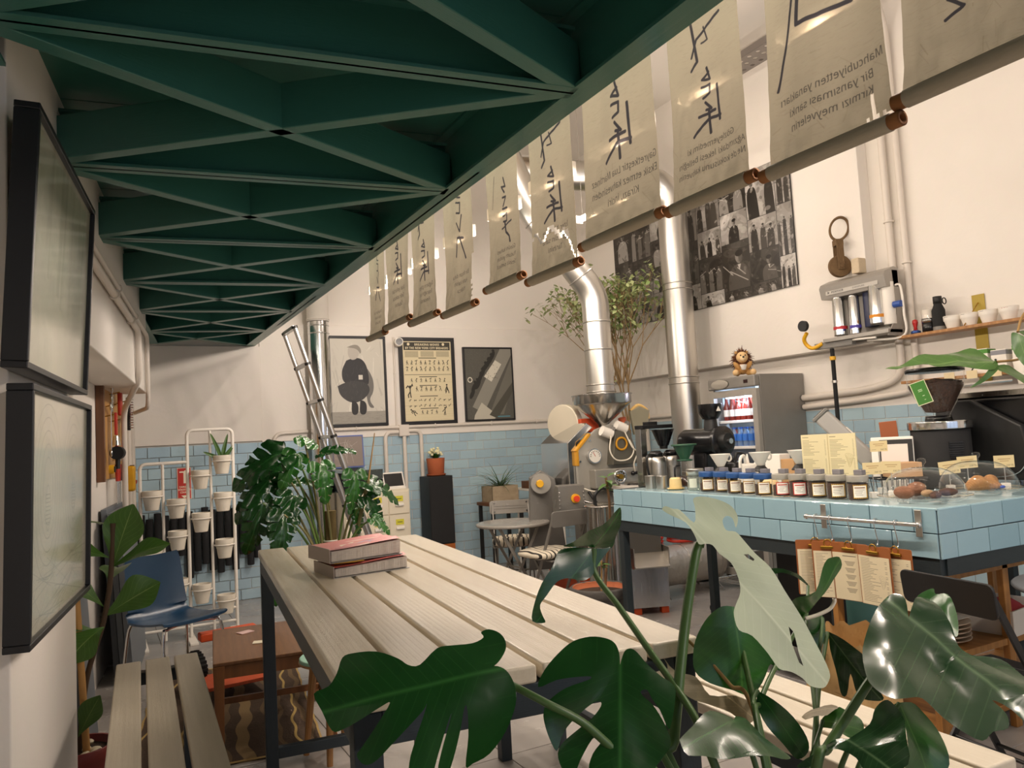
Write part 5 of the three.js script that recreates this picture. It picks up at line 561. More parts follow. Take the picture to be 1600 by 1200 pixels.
// hook rail and clipboards
{ const t = thing('hook_rail', 'steel rail with hooks on the front of the bar', 'rail'); obj('rail_rod', rod([2.905, 0.985, -2.56], [2.905, 0.985, -2.0], 0.009), M.chrome, t); for (const z of [-2.5, -2.03]) obj('bracket', [bx(0.004, 0.11, 0.03, 2.9505, 0.985, z), bx(0.05, 0.014, 0.02, 2.925, 0.985, z)], M.steel, t); for (const z of [-2.56, -2.0]) obj('end_cap', sp(0.013, 2.905, 0.985, z), M.chrome, t);
  const Z = [-2.505, -2.425, -2.325, -2.195, -2.1], W = [0.17, 0.14, 0.17, 0.17, 0.15], R = [0.75, 0.5, 0.12, -0.1, -0.05], L5 = ['leftmost clipboard menu on the bar rail, turned sideways', 'second clipboard menu on the rail, mostly hidden', 'middle clipboard menu on the rail, with short centred lines', 'fourth clipboard menu on the rail, with long text and a drawing', 'rightmost clipboard menu on the rail, beside the black chair'];
  Z.forEach((z, i) => {
    const h = thing('s_hook', ['leftmost', 'second', 'middle', 'fourth', 'rightmost'][i] + ' steel hook on the bar rail', 'hook', [2.905, 0.985, z], 0, 'hooks on the bar rail'); obj('hook_wire', tube([[0.012, -0.006, 0], [0.01, 0.01, 0], [0, 0.014, 0], [-0.014, 0.004, 0], [-0.008, -0.05, 0.004], [-0.004, -0.085, 0.006], [-0.016, -0.1, 0.006], [-0.028, -0.085, 0.006]], 0.0022, 40, 6), M.chrome, h);
    const c = thing('clipboard', L5[i], 'clipboard', [2.885 - (i % 2) * 0.012, 0.89, z], -PI / 2 + R[i], 'clipboard menus'); c.rotation.order = 'YXZ'; c.rotation.x = 0.03;
    obj('board', ext(rrect(W[i], 0.25, 0.008), 0.004).translate(0, -0.13, 0), mat('#9a5a2c', 0.6), c);
    const tx = ctex(200, 280, (k, w, hh) => { k.fillStyle = '#e6d9b8'; k.fillRect(0, 0, w, hh); k.fillStyle = '#7a6f5c'; if (i === 2) { k.fillRect(60, 16, 80, 5); for (let j = 0; j < 5; j++) for (let q = 0; q < 4; q++) k.fillRect(70 + q * 4, 50 + j * 40 + q * 7, 62 - q * 8, 3); } else for (let j = 0; j < 27; j++) { k.fillRect(14, 14 + j * 9.4, rnd(40, 120), 2); if (j % 3) k.fillRect(170, 14 + j * 9.4, 14, 2); } if (i === 3) { k.strokeStyle = '#a89c84'; for (let q = 0; q < 6; q++) { k.beginPath(); k.ellipse(150, 120 + q * 9, 24 - q * 3, 14, 0.4, 0, 7); k.stroke(); } } });
    obj('paper_menu', bx(W[i] - 0.012, 0.205, 0.002, 0, -0.15, 0.004, 0), mat('#ffffff', 0.75, { map: tx }), c); obj('clip', [bx(0.06, 0.012, 0.01, 0, -0.03, 0.007), torus(0.016, 0.0025, 0, -0.012, 0.002)], M.brass, c);
  }); }
// ---------------------------------------------------------------- jars of beans
const beanM = mat('#2e1c12', 0.6, { bumpMap: rep(grainT, 6), bumpScale: 0.006, map: rep(tone('#50321f', '#2a1a10', 128, 16), 3) });
const lab = (bg, edge, kind) => ctex(160, 160, (c, w, h) => { c.fillStyle = edge; c.fillRect(0, 0, w, h); if (kind) { c.fillStyle = '#4a3a1c'; for (let i = 0; i < 8; i++) { c.fillRect(i * 20, 0, 8, h); } } c.fillStyle = bg; c.fillRect(11, 11, w - 22, h - 22); c.fillStyle = kind ? '#8a6a55' : '#b0392c'; c.fillRect(24, 28, 110, 14); c.fillStyle = '#5a5550'; for (let i = 0; i < 4; i++) c.fillRect(24 + rnd(0, 20), 58 + i * 20, rnd(50, 96), 4); });
const labels = [lab('#efe9dc', '#cf9f2c', 1), lab('#f0eae0', '#c03428', 0)];
{ const J = [[3.14, -3.47, 0], [3.145, -3.355, 0], [3.105, -3.21, 0], [3.095, -3.1, 0], [3.075, -2.975, 0], [3.09, -2.865, 1], [3.1, -2.765, 1], [3.1, -2.65, 2], [3.09, -2.53, 2], [3.075, -2.4, 2]], ord = ['first', 'second', 'third', 'fourth', 'fifth'];
  const lab2 = ['first', 'second'], lab3 = ['first', 'second', 'third'];
  J.forEach(([x, z, k], i) => {
    const l = k === 0 ? `blue-lidded coffee jar, ${ord[i]} from the green dripper` : k === 1 ? `clear-lidded jar with a red bordered label, ${lab2[i - 5]} after the blue lids` : `clear-lidded jar with a yellow bordered label, ${lab3[i - 7]} of three`;
    const t = thing('bean_jar', l, 'jar', [x, CT, z], 0, 'jars of coffee beans on the bar'), R = 0.046, S = 0.97;
    obj('glass_body', lathe([[0.001, 0.001], [0.042, 0.001], [0.046, 0.006], [0.046, 0.085], [0.043, 0.092], [0.043, 0.098]], 0, 0, 0, 28), M.glass, t); obj('coffee_beans', lathe([[0.001, 0.006], [0.042, 0.006], [0.043, 0.01], [0.043, [0.05, 0.035, 0.06, 0.055, 0.06, 0.06, 0.08, 0.08, 0.08, 0.08][i]], [0.02, [0.054, 0.04, 0.064, 0.06, 0.064, 0.065, 0.083, 0.083, 0.083, 0.083][i]], [0.001, [0.055, 0.04, 0.065, 0.06, 0.065, 0.065, 0.084, 0.084, 0.084, 0.084][i]]], 0, 0, 0, 28), beanM, t);
    obj('lid', lathe([[0.001, 0.118], [0.044, 0.118], [0.048, 0.114], [0.048, 0.09], [0.046, 0.088], [0.045, 0.09], [0.045, 0.113], [0.001, 0.113]], 0, 0, 0, 28), k ? mat('#c9c6bc', 0.15, { transmission: 0.5, thickness: 0 }) : mat('#274f86', 0.4), t);
    const lg = new THREE.CylinderGeometry(0.0466, 0.0466, 0.062, 16, 1, true, -PI / 2 + 0.85 - 0.72, 1.44); obj('paper_label', lg.translate(0, 0.045, 0), mat('#ffffff', 0.7, { map: labels[k === 1 ? 1 : 0] }), t);
    obj('card_holder', bx(0.03, 0.022, 0.045, 0.02, 0.1295, 0, 0.002), mat('#77757a', 0.5), t);
  }); }
// ---------------------------------------------------------------- things standing behind the jars
const steelCup = (label, x, z) => { const t = tag(obj('steel_cup', lathe([[0.001, 0.002], [0.03, 0.002], [0.032, 0.004], [0.036, 0.085], [0.038, 0.087], [0.035, 0.086], [0.03, 0.008], [0.001, 0.007]], x, CT - 0.002, z), M.steel), label, 'cup', 'steel cups on the bar'); return t; };
steelCup('steel cup nearest the tall thermal carafes', 3.13, -3.99); steelCup('steel cup beside the yellow hat-shaped bowl', 3.14, -3.89);
const carafe = (label, x, z, lid) => { const t = thing('thermal_carafe', label, 'carafe', [x, CT, z], 0, 'thermal carafes'); obj('body', lathe([[0.001, 0], [0.062, 0], [0.066, 0.006], [0.067, 0.16], [0.06, 0.19], [0.045, 0.205], [0.001, 0.205]], 0, 0, 0, 36), M.steel, t); obj('spout_lid', lathe([[0.001, 0.24], [0.03, 0.238], [0.045, 0.225], [0.05, 0.205], [0.001, 0.204]], 0, 0, 0, 28), M.blackGloss, t); obj('handle', tube([[-0.045, 0.215, 0.01], [-0.085, 0.21, 0.02], [-0.095, 0.17, 0.022], [-0.085, 0.1, 0.02], [-0.068, 0.07, 0.016]], 0.008, 30), M.black, t); };
carafe('steel thermal carafe in front, with a black handle', 3.26, -4.08); carafe('steel thermal carafe partly hidden behind the front one', 3.42, -4.12);
{ const t = thing('filter_brewer', 'filter coffee brewer with black basket on a steel column', 'coffee maker', [3.28, CT, -4.19]); obj('base', bx(0.16, 0.03, 0.1, 0.02, 0.015, 0), M.steelBrushed, t); obj('column', bx(0.05, 0.36, 0.06, -0.05, 0.21, 0), M.steelBrushed, t); obj('top_arm', [bx(0.26, 0.025, 0.09, 0.05, 0.4, 0.02), bx(0.08, 0.03, 0.06, 0.02, 0.42, 0.02)], M.blackGloss, t); obj('filter_basket', lathe([[0.03, 0.27], [0.035, 0.27], [0.075, 0.375], [0.08, 0.38], [0.072, 0.38], [0.03, 0.275]], 0.1, 0, 0.05, 28), M.blackGloss, t); obj('drip_stop', cy(0.03, 0.025, 0.03, 0.1, 0.262, 0.05), M.black, t); }
{ const t = thing('green_dripper_set', 'dark green pour-over dripper on a glass server', 'dripper', [3.35, CT, -3.9]); obj('glass_server', lathe([[0.001, 0.002], [0.045, 0.002], [0.05, 0.01], [0.045, 0.1], [0.03, 0.15], [0.035, 0.165]], 0, 0, 0, 28), M.glass, t); obj('coffee', lathe([[0.001, 0.005], [0.043, 0.005], [0.046, 0.012], [0.044, 0.07], [0.001, 0.07]], 0, 0, 0, 24), mat('#2a160c', 0.2), t); obj('dripper_cone', lathe([[0.02, 0.165], [0.05, 0.167], [0.052, 0.175], [0.028, 0.18], [0.07, 0.265], [0.078, 0.27], [0.068, 0.268], [0.02, 0.18]], 0, 0, 0, 32), mat('#1f4a33', 0.35), t); obj('dripper_rim', torus(0.078, 0.006, 0, 0, 0, 2 * PI, 32).rotateX(PI / 2).translate(0, 0.27, 0), mat('#1f4a33', 0.35), t); obj('server_handle', tube([[-0.045, 0.14, 0], [-0.085, 0.13, 0], [-0.085, 0.05, 0], [-0.052, 0.03, 0]], 0.006, 24), M.black, t); }
{ const t = tag(thing('cup', '', 'x', [3.16, CT, -3.78]), 'pale yellow bowl turned upside down on a saucer', 'bowl'); t.name = 'yellow_bowl'; obj('saucer', lathe([[0.001, 0.001], [0.04, 0.001], [0.055, 0.008], [0.053, 0.011], [0.001, 0.006]], 0, 0, 0, 32), mat('#dcc389', 0.5), t); obj('bowl', lathe([[0.001, 0.075], [0.028, 0.075], [0.036, 0.066], [0.04, 0.01], [0.037, 0.01]], 0, 0, 0, 32), mat('#dcc389', 0.5), t); }
{ const t = thing('glass_canister', 'small glass canister with a framed label beside the blue lids', 'jar', [3.19, CT, -3.63]); obj('glass_body', lathe([[0.001, 0.001], [0.045, 0.001], [0.048, 0.006], [0.048, 0.085], [0.044, 0.09]], 0, 0, 0, 28), mat('#dfe8e0', 0.1, { transmission: 0.75, thickness: 0 }), t); obj('label', new THREE.CylinderGeometry(0.0486, 0.0486, 0.055, 12, 1, true, -PI / 2, 1.0).translate(0, 0.045, 0), mat('#d7dccb', 0.6), t); obj('steel_lid', lathe([[0.001, 0.13], [0.05, 0.13], [0.053, 0.126], [0.053, 0.09], [0.001, 0.09]], 0, 0, 0, 28), M.steel, t); }
{ const t = thing('shop_grinder', 'black shop coffee grinder with a round motor front', 'grinder', [3.6, CT, -3.97], 0.05); obj('base', bx(0.16, 0.03, 0.24, 0, 0.015, 0, 0.01), M.blackGloss, t); obj('pillar', bx(0.1, 0.2, 0.12, 0, 0.12, -0.02, 0.02), M.blackGloss, t); obj('motor_barrel', lathe([[0.001, -0.19], [0.08, -0.19], [0.088, -0.17], [0.088, 0.12], [0.1, 0.13], [0.1, 0.17], [0.001, 0.17]], 0, 0, 0, 36).rotateX(PI / 2).translate(0, 0.28, 0), M.blackGloss, t); const d = obj('grind_dial', cy(0.052, 0.06, 0.04, 0, 0, 0).rotateX(PI / 2).translate(0, 0.28, 0.19), M.black, t); obj('dial_knob', cy(0.018, 0.018, 0.02, 0, 0, 0).rotateX(PI / 2).translate(0, 0.28, 0.22), M.chrome, d); obj('neck', cy(0.04, 0.05, 0.09, 0, 0.39, 0.06), M.black, t); obj('hopper', lathe([[0.05, 0.43], [0.075, 0.47], [0.08, 0.53], [0.076, 0.53], [0.07, 0.475], [0.045, 0.435]], 0, 0, 0.06, 32), M.blackGloss, t); obj('logo_triangle', ext(poly([[-0.02, 0], [0.02, 0], [0, 0.032]]), 0.003).translate(0, 0.48, 0.139), M.white, t); obj('spout', [bx(0.03, 0.12, 0.04, 0, 0.16, 0.14), bx(0.02, 0.06, 0.02, 0, 0.09, 0.15)], M.chrome, t); obj('pink_cup', lathe([[0.001, 0.031], [0.03, 0.031], [0.035, 0.09], [0.032, 0.09], [0.001, 0.04]], 0, 0, 0.13, 20), mat('#c98a7c', 0.5), t); }
function dripper(label, x, z, stem = 0.11) { const t = thing('white_dripper', label, 'dripper', [x, CT, z], 0, 'white ribbed drippers'); const g = new THREE.LatheGeometry([[0.018, 0], [0.022, 0.004], [0.06, 0.075], [0.063, 0.078], [0.056, 0.077], [0.016, 0.004]].map((p) => new THREE.Vector2(...p)), 64); warp(g, (v) => { const a = Math.atan2(v.z, v.x), r = Math.hypot(v.x, v.z), k = v.y > 0.008 && v.y < 0.07 ? 1 + 0.035 * Math.max(0, Math.cos(a * 16)) : 1; v.x *= k; v.z *= k; }); obj('ribbed_cone', g.translate(0, stem + 0.02, 0), M.white, t); obj('collar', lathe([[0.02, stem + 0.02], [0.026, stem + 0.016], [0.045, stem - 0.006], [0.045, stem - 0.012], [0.001, stem - 0.012]], 0, 0, 0, 24), M.black, t); obj('handle', torus(0.02, 0.005, 0.07, stem + 0.07, 0), M.white, t); obj('scale_stand', [cy(0.012, 0.012, stem - 0.02, 0, stem / 2, 0), cy(0.05, 0.05, 0.014, 0, 0.007, 0)], M.black, t); }
dripper('white ribbed dripper nearest the shop grinder', 3.36, -3.585); dripper('white ribbed dripper in front of the fridge edge', 3.37, -3.27, 0.118); dripper('white ribbed dripper beside the menu board', 3.42, -3.03, 0.125);
{ const t = thing('black_kettle', 'black gooseneck kettle behind the first white dripper', 'kettle', [3.55, CT, -3.68]); obj('body', lathe([[0.001, 0], [0.07, 0], [0.072, 0.01], [0.05, 0.14], [0.045, 0.15], [0.001, 0.155]]), M.blackGloss, t); obj('spout', tube([[-0.06, 0.03, 0], [-0.1, 0.06, 0], [-0.09, 0.13, 0], [-0.12, 0.16, 0]], 0.008, 30), M.blackGloss, t); obj('handle', tube([[0.03, 0.15, 0], [0.04, 0.2, 0], [0.11, 0.18, 0], [0.11, 0.08, 0]], 0.01, 30), M.black, t); obj('lid_knob', sp(0.014, 0, 0.165, 0), M.black, t); }
{ const t = thing('white_kettle', 'white gooseneck kettle between two white drippers', 'kettle', [3.5, CT, -3.5], 0.4); obj('body', lathe([[0.001, 0], [0.07, 0], [0.072, 0.01], [0.052, 0.13], [0.045, 0.14], [0.001, 0.145]]), M.white, t); obj('spout', tube([[0.06, 0.02, 0], [0.1, 0.04, 0], [0.1, 0.11, 0], [0.14, 0.15, 0]], 0.009, 30), M.white, t); obj('handle', tube([[-0.03, 0.14, 0], [-0.05, 0.19, 0], [-0.11, 0.17, 0], [-0.115, 0.08, 0]], 0.01, 30), M.white, t); obj('lid_knob', cy(0.004, 0.012, 0.06, 0, 0.17, 0), M.white, t); }
tag(obj('filter_paper_box', bx(0.09, 0.19, 0.12, 3.67, CT + 0.095, -3.42, 0.004), M.white), 'white upright carton of filters behind the white kettle', 'box'); tag(obj('kraft_box', bx(0.08, 0.16, 0.1, 3.66, CT + 0.08, -3.3), mat('#b98f62', 0.8)), 'small brown carton behind the second white dripper', 'box');
tag(obj('cream_bowl', lathe([[0.001, 0.07], [0.03, 0.068], [0.05, 0.045], [0.055, 0.005], [0.05, 0.001], [0.001, 0.001]], 3.3, CT, -3.14), mat('#dcc08c', 0.5)), 'cream domed bowl behind the clear-lidded jars', 'bowl');
{ const t = thing('menu_board', 'cream two-page menu board standing behind the jars', 'menu', [3.28, CT, -2.715], -PI / 2 + 0.22); const tx = (k) => ctex(256, 360, (c, w, h) => { c.fillStyle = '#ddd2a8'; c.fillRect(0, 0, w, h); c.fillStyle = '#7d7557'; c.fillRect(14, 22, 60, 5); for (let i = 0; i < 24; i++) { if (i === 11 + k || i === 12) continue; c.fillRect(14, 50 + i * 12.4, rnd(60, 170), 3); c.fillRect(226, 50 + i * 12.4, 12, 3); } if (k) { c.strokeStyle = '#b9ad80'; c.lineWidth = 3; for (let q = 0; q < 7; q++) { c.beginPath(); c.ellipse(190, 190 + q * 12, 40 - q * 5, 20, 0.3, 0, 7); c.stroke(); } } });
  for (const s of [0, 1]) { const g = bx(0.142, 0.215, 0.006, s ? 0.073 : -0.073, 0.2, 0, 0); obj('menu_page', g, mat('#ffffff', 0.6, { map: tx(s) }), t); } obj('cover_spine', bx(0.006, 0.218, 0.009, 0, 0.2, -0.002), mat('#c9b98a', 0.6), t); obj('stand', [bx(0.2, 0.09, 0.012, 0, 0.045, -0.01), bx(0.2, 0.012, 0.1, 0, 0.006, -0.03)], M.black, t); }
{ const t = thing('receipt_scale', 'grey tilted terminal with a dark display behind the menu board', 'terminal', [3.66, CT, -2.93], -0.95); obj('foot', cy(0.1, 0.12, 0.03, 0, 0.015, 0), M.grey, t); obj('neck', rod([0, 0.02, 0], [0, 0.16, 0], 0.02), M.grey, t); const q = (g) => g.rotateZ(-0.85).translate(0.02, 0.27, 0); obj('housing', q(bx(0.36, 0.09, 0.15, 0, 0, 0, 0.015)), mat('#a8a5a0', 0.45), t); obj('display_bezel', q(bx(0.02, 0.1, 0.16, -0.185, 0, 0, 0.006)), mat('#77756f', 0.5), t); obj('display', q(bx(0.012, 0.07, 0.1, -0.194, 0, 0, 0.002)), mat('#3c3a34', 0.2), t); obj('label_strip', q(bx(0.05, 0.004, 0.09, -0.02, 0.047, 0, 0)), M.white, t); }
{ const t = thing('order_tablet', 'white tablet frame with a pale sheet behind the price cards', 'tablet', [3.62, CT, -2.6], -PI / 2 + 0.55); const q = (g) => g.rotateX(-0.15).translate(0, 0.165, 0); obj('bezel', q(bx(0.2, 0.22, 0.012, 0, 0, 0, 0.006)), M.white, t); obj('black_mount', q(bx(0.155, 0.2, 0.006, 0.018, -0.006, 0.007, 0)), M.black, t); obj('paper_sheet', q(bx(0.125, 0.17, 0.003, 0.01, -0.015, 0.0115, 0)), mat('#e6d8cc', 0.6), t); obj('stand', bx(0.12, 0.06, 0.1, 0, 0.03, -0.02), M.white, t); }
tag(obj('cardboard_box', bx(0.15, 0.07, 0.11, 0, 0.035, 0, 0.003).rotateY(-0.6).translate(3.5, CT + 0.08, -2.47), mat('#c29a72', 0.85)), 'small pale brown box on the wire basket', 'box');
{ const t = thing('wire_basket', 'dark wire basket under the pale brown box', 'basket', [3.47, CT + 0.001, -2.48], -0.6); obj('rim', [bar([-0.11, 0.075, -0.08], [0.11, 0.075, -0.08], 0.008, 0.008), bar([-0.11, 0.075, 0.08], [0.11, 0.075, 0.08], 0.008, 0.008), bar([-0.11, 0.075, -0.08], [-0.11, 0.075, 0.08], 0.008, 0.008), bar([0.11, 0.075, -0.08], [0.11, 0.075, 0.08], 0.008, 0.008)], M.black, t); for (let i = 0; i < 9; i++) obj('wire', tube([[-0.1 + i * 0.025, 0.073, 0.08], [-0.095 + i * 0.0237, 0.004, 0.06], [-0.095 + i * 0.0237, 0.004, -0.06], [-0.1 + i * 0.025, 0.073, -0.08]], 0.002, 24, 5), M.black, t); }
// price cards
const cardT = [0, 1, 2].map((k) => ctex(160, 110, (c) => { c.fillStyle = '#e3cf9c'; c.fillRect(0, 0, 160, 110); c.fillStyle = '#b08a5c'; c.fillRect(30, 30, 100, 6); c.fillRect(46, 48, 70, 5); c.fillStyle = '#3a352c'; c.font = 'italic 20px serif'; c.fillText(['145 TL', '220 TL', '150 TL'][k], 92, 96, 60); c.fillStyle = '#8a7a5c'; c.fillRect(12, 88, 40, 3); }));
for (const [x, y, z, r, k, w, l] of [[3.2, 1.19, -2.41, 0.2, 0, 0.09, 'price card on a stick, leftmost in front of the brown box'], [3.3, 1.19, -2.385, 0.15, 2, 0.09, 'price card on a stick just left of the front glass dome'], [3.42, 1.285, -2.53, 0.2, 0, 0.085, 'price card clipped over the white tablet frame'], [3.66, 1.165, -2.33, 0.3, 0, 0.1, 'tilted price card between the two glass domes'], [3.76, 1.185, -2.3, 0.25, 1, 0.095, 'price card above the far glass dome, lower left one'], [3.85, 1.183, -2.175, 0.2, 2, 0.095, 'rightmost price card in front of the espresso machine']]) {
  const t = thing('price_card', l, 'price card', [x, CT, z], -0.55, 'price cards on the bar'); obj('card', bx(w, w * 0.62, 0.003, 0, 0, 0, 0).rotateZ(0.08 * (r - 0.2) * 10).translate(0, y - CT, 0), mat('#ffffff', 0.7, { map: cardT[k] }), t); obj('stick', rod([0, 0.008, -0.003], [0, y - CT, -0.003], 0.0025), M.steel, t); obj('block', bx(0.035, 0.03, 0.03, 0, 0.015, -0.003, 0.004), M.white, t); }
// glass domes with pastry
const domeG = mat('#ffffff', 0.02, { transmission: 1, thickness: 0, ior: 1.5 }), bakeA = mat('#8a5a3c', 0.8, { bumpMap: grainT, bumpScale: 0.006, map: tone('#94664a', '#6e4630', 128, 6) }), bakeB = mat('#4a2f24', 0.8, { bumpMap: grainT, bumpScale: 0.006, map: tone('#5a3a2c', '#38231a', 128, 6) }), bakeC = mat('#b87a34', 0.6, { bumpMap: grainT, bumpScale: 0.004, map: tone('#b98c56', '#8c5f34', 128, 5) });
const loaf = (l, r, f = 0.7) => { const g = new THREE.SphereGeometry(1, 24, 14); return warp(g, (v) => { const k = 1 + 0.06 * Math.sin(v.x * 22) * (1 - v.x * v.x) + 0.05 * N3(v.x * 4, v.y * 4, v.z * 4); v.set(v.x * l, v.y * r * f * k, v.z * r * k); }); };
function dome(label, x, z, R, H0) { const t = thing('cake_dome', label, 'cake dome', [x, CT, z], 0, 'glass cake domes'); obj('glass_plate', lathe([[0.001, 0.02], [R * 0.9, 0.02], [R * 1.08, 0.03], [R * 1.1, 0.034], [R * 1.06, 0.024], [R * 0.9, 0.012], [R * 0.5, 0.01], [R * 0.45, 0], [0.001, 0]], 0, 0, 0, 48), M.glass, t); const p = []; for (let i = 0; i <= 20; i++) { const a = i / 20 * PI / 2; p.push([R * 0.98 * Math.pow(Math.cos(a), 0.75) + 0.0005, 0.03 + H0 * Math.sin(a)]); } obj('glass_cover', lathe(p, 0, 0, 0, 56), domeG, t); obj('knob', lathe([[0.001, H0 + 0.028], [0.01, H0 + 0.03], [0.009, H0 + 0.04], [0.018, H0 + 0.05], [0.016, H0 + 0.066], [0.001, H0 + 0.07]], 0, 0, 0, 24), M.glass, t); }
dome('glass cake dome in front, over long dark pastries', 3.145, -2.125, 0.17, 0.122); dome('glass cake dome at the bar end, over croissants', 3.56, -2.135, 0.165, 0.125);
const pas = (label, g, m, x, y, z, ry) => { const o = tag(obj('pastry', g, m), label, 'pastry', 'pastries under the glass domes'); o.position.set(x, CT + y, z); o.rotation.y = ry; };
pas('long dark twisted pastry along the front of the near dome', loaf(0.085, 0.022), bakeB, 3.11, 0.037, -2.05, 0.5); pas('brown bun end facing out at the left of the near dome', loaf(0.05, 0.03, 0.9), bakeA, 3.06, 0.048, -2.16, 1.4); pas('pale crumbly roll in the middle of the near dome', loaf(0.04, 0.022), mat('#a88a68', 0.9, { bumpMap: grainT, bumpScale: 0.006 }), 3.16, 0.038, -2.12, 0.2); pas('large brown roll at the back of the near dome', loaf(0.08, 0.034, 0.9), bakeA, 3.19, 0.052, -2.19, 0.3); pas('small dark pastry at the right of the near dome', loaf(0.045, 0.024), bakeB, 3.225, 0.04, -2.07, -0.4);
{ const seg = (label, x, z, ry, s) => { const gs = []; for (let i = -5; i <= 5; i++) { const a = i * 0.2; gs.push(sp(0.034 * (1 - Math.abs(i) * 0.13), 0.075 * Math.sin(a), 0.032 * (1 - Math.abs(i) * 0.1), 0.05 - 0.05 * Math.cos(a), 14)); } const o = tag(obj('pastry', gs, bakeC), label, 'pastry', 'pastries under the glass domes'); o.position.set(x, CT + 0.024, z); o.rotation.y = ry; o.scale.setScalar(s); }; seg('golden croissant at the left of the far dome', 3.5, -2.1, -0.4, 1.05); seg('golden croissant at the right of the far dome', 3.63, -2.12, 0.7, 0.95); }
{ const t = thing('candy_dish', 'small blue wrapped sweet beside the croissants', 'sweet', [3.6, CT + 0.024, -2.05]); obj('sweet', loaf(0.014, 0.01).translate(0, 0.01, 0), mat('#2f4fa8', 0.3), t); }
// ---------------------------------------------------------------- grinder and espresso machine on the bar wing
{ const t = thing('espresso_grinder', 'black coffee grinder with a full clear bean hopper', 'grinder', [3.83, CT, -2.47], -0.5); obj('body', lathe([[0.001, 0], [0.135, 0], [0.138, 0.01], [0.138, 0.3], [0.001, 0.3]], 0, 0, 0, 48), M.blackMatte, t); obj('steel_collar', lathe([[0.001, 0.3], [0.148, 0.3], [0.15, 0.305], [0.15, 0.338], [0.146, 0.343], [0.001, 0.345]], 0, 0, 0, 48), M.chrome, t); for (let i = 0; i < 14; i++) obj('vent_slot', bx(0.07, 0.006, 0.012, 0, 0.09 + i * 0.011, 0.134, 0), M.black, t); obj('hopper_ring', lathe([[0.001, 0.37], [0.06, 0.37], [0.065, 0.345], [0.001, 0.345]], 0, 0, 0, 32), M.blackGloss, t);
  obj('hopper_glass', lathe([[0.055, 0.372], [0.062, 0.385], [0.132, 0.52], [0.136, 0.6]], 0, 0, 0, 44), M.glass, t); obj('coffee_beans', lathe([[0.001, 0.385], [0.058, 0.39], [0.126, 0.52], [0.127, 0.535], [0.08, 0.556], [0.001, 0.56]], 0, 0, 0, 40), beanM, t); const bs = []; for (let i = 0; i < 260; i++) { const a = rnd(0, 6.28), r = Math.sqrt(rnd()) * 0.12; bs.push(sp(1, 0, 0, 0, 6).scale(0.007, 0.004, 0.005).rotateX(rnd(-1, 1)).rotateY(rnd(0, 6)).translate(r * Math.cos(a), 0.562 - r * 0.18, r * Math.sin(a))); } stuff(obj('loose_beans', bs, beanM, t)); obj('hopper_lid', lathe([[0.001, 0.618], [0.13, 0.618], [0.138, 0.612], [0.138, 0.596], [0.001, 0.596]], 0, 0, 0, 40), M.blackGloss, t);
  const tg = obj('green_tag', bx(0.075, 0.12, 0.003, 0, 0, 0, 0).rotateZ(0.3).rotateY(-0.25).translate(-0.13, 0.49, 0.1), mat('#ffffff', 0.6, { map: ctex(100, 160, (c) => { c.fillStyle = '#d8d3b0'; c.fillRect(0, 0, 100, 160); c.fillStyle = '#3e7a26'; c.fillRect(5, 5, 90, 150); c.fillStyle = '#cfe0b8'; c.fillRect(36, 56, 26, 4); c.fillRect(36, 66, 26, 4); c.fillRect(50, 100, 14, 4); c.fillRect(52, 128, 10, 3); }) }), t); }
{ const t = thing('espresso_machine', 'large black espresso machine with chrome cup rail', 'espresso machine', [4.28, CT + 0.003, -2.33], -0.05); obj('main_body', bx(0.62, 0.42, 0.5, 0.06, 0.24, 0, 0.03), M.blackGloss, t); obj('side_cheek', ext(poly([[-0.25, 0.03], [0.25, 0.03], [0.25, 0.44], [0.05, 0.44], [-0.2, 0.3]]), 0.04, 0.01).rotateY(PI / 2).translate(-0.28, 0, 0), M.black, t); obj('cup_tray', bx(0.6, 0.03, 0.46, 0.06, 0.465, 0), M.steelBrushed, t); for (const z of [-0.23, 0.23]) obj('cup_rail', rod([-0.24, 0.52, z], [0.36, 0.55, z], 0.008), M.chrome, t); obj('splash_guard', bx(0.3, 0.15, 0.004, 0, 0, 0, 0).rotateX(-0.5).rotateZ(0.2).translate(-0.12, 0.42, 0.27), mat('#c9c5c0', 0.12, { transmission: 0.6, thickness: 0 }), t); for (const x of [-0.2, 0.3]) for (const z of [-0.2, 0.2]) obj('foot', cy(0.025, 0.025, 0.04, x, 0.018, z), M.chrome, t); obj('front_trim', tube([[-0.3, 0.2, 0.22], [-0.305, 0.1, 0.2], [-0.305, 0.05, 0.1], [-0.305, 0.05, -0.2]], 0.004, 30), M.chrome, t); }
{ const t = thing('leather_folder', 'brown leather menu folder standing behind the grinder', 'folder', [3.72, CT, -2.66], -0.9); t.rotation.z = 0.06; obj('front_cover', bx(0.085, 0.19, 0.006, 0, 0.26, 0.006), mat('#9c5630', 0.6), t); obj('back_cover', bx(0.085, 0.19, 0.006, 0, 0.26, -0.006), mat('#9c5630', 0.6), t); obj('paper_edge', bx(0.078, 0.185, 0.004, 0.002, 0.26, 0, 0), M.paper, t); obj('stand', bx(0.07, 0.16, 0.05, 0, 0.082, 0), M.black, t); }
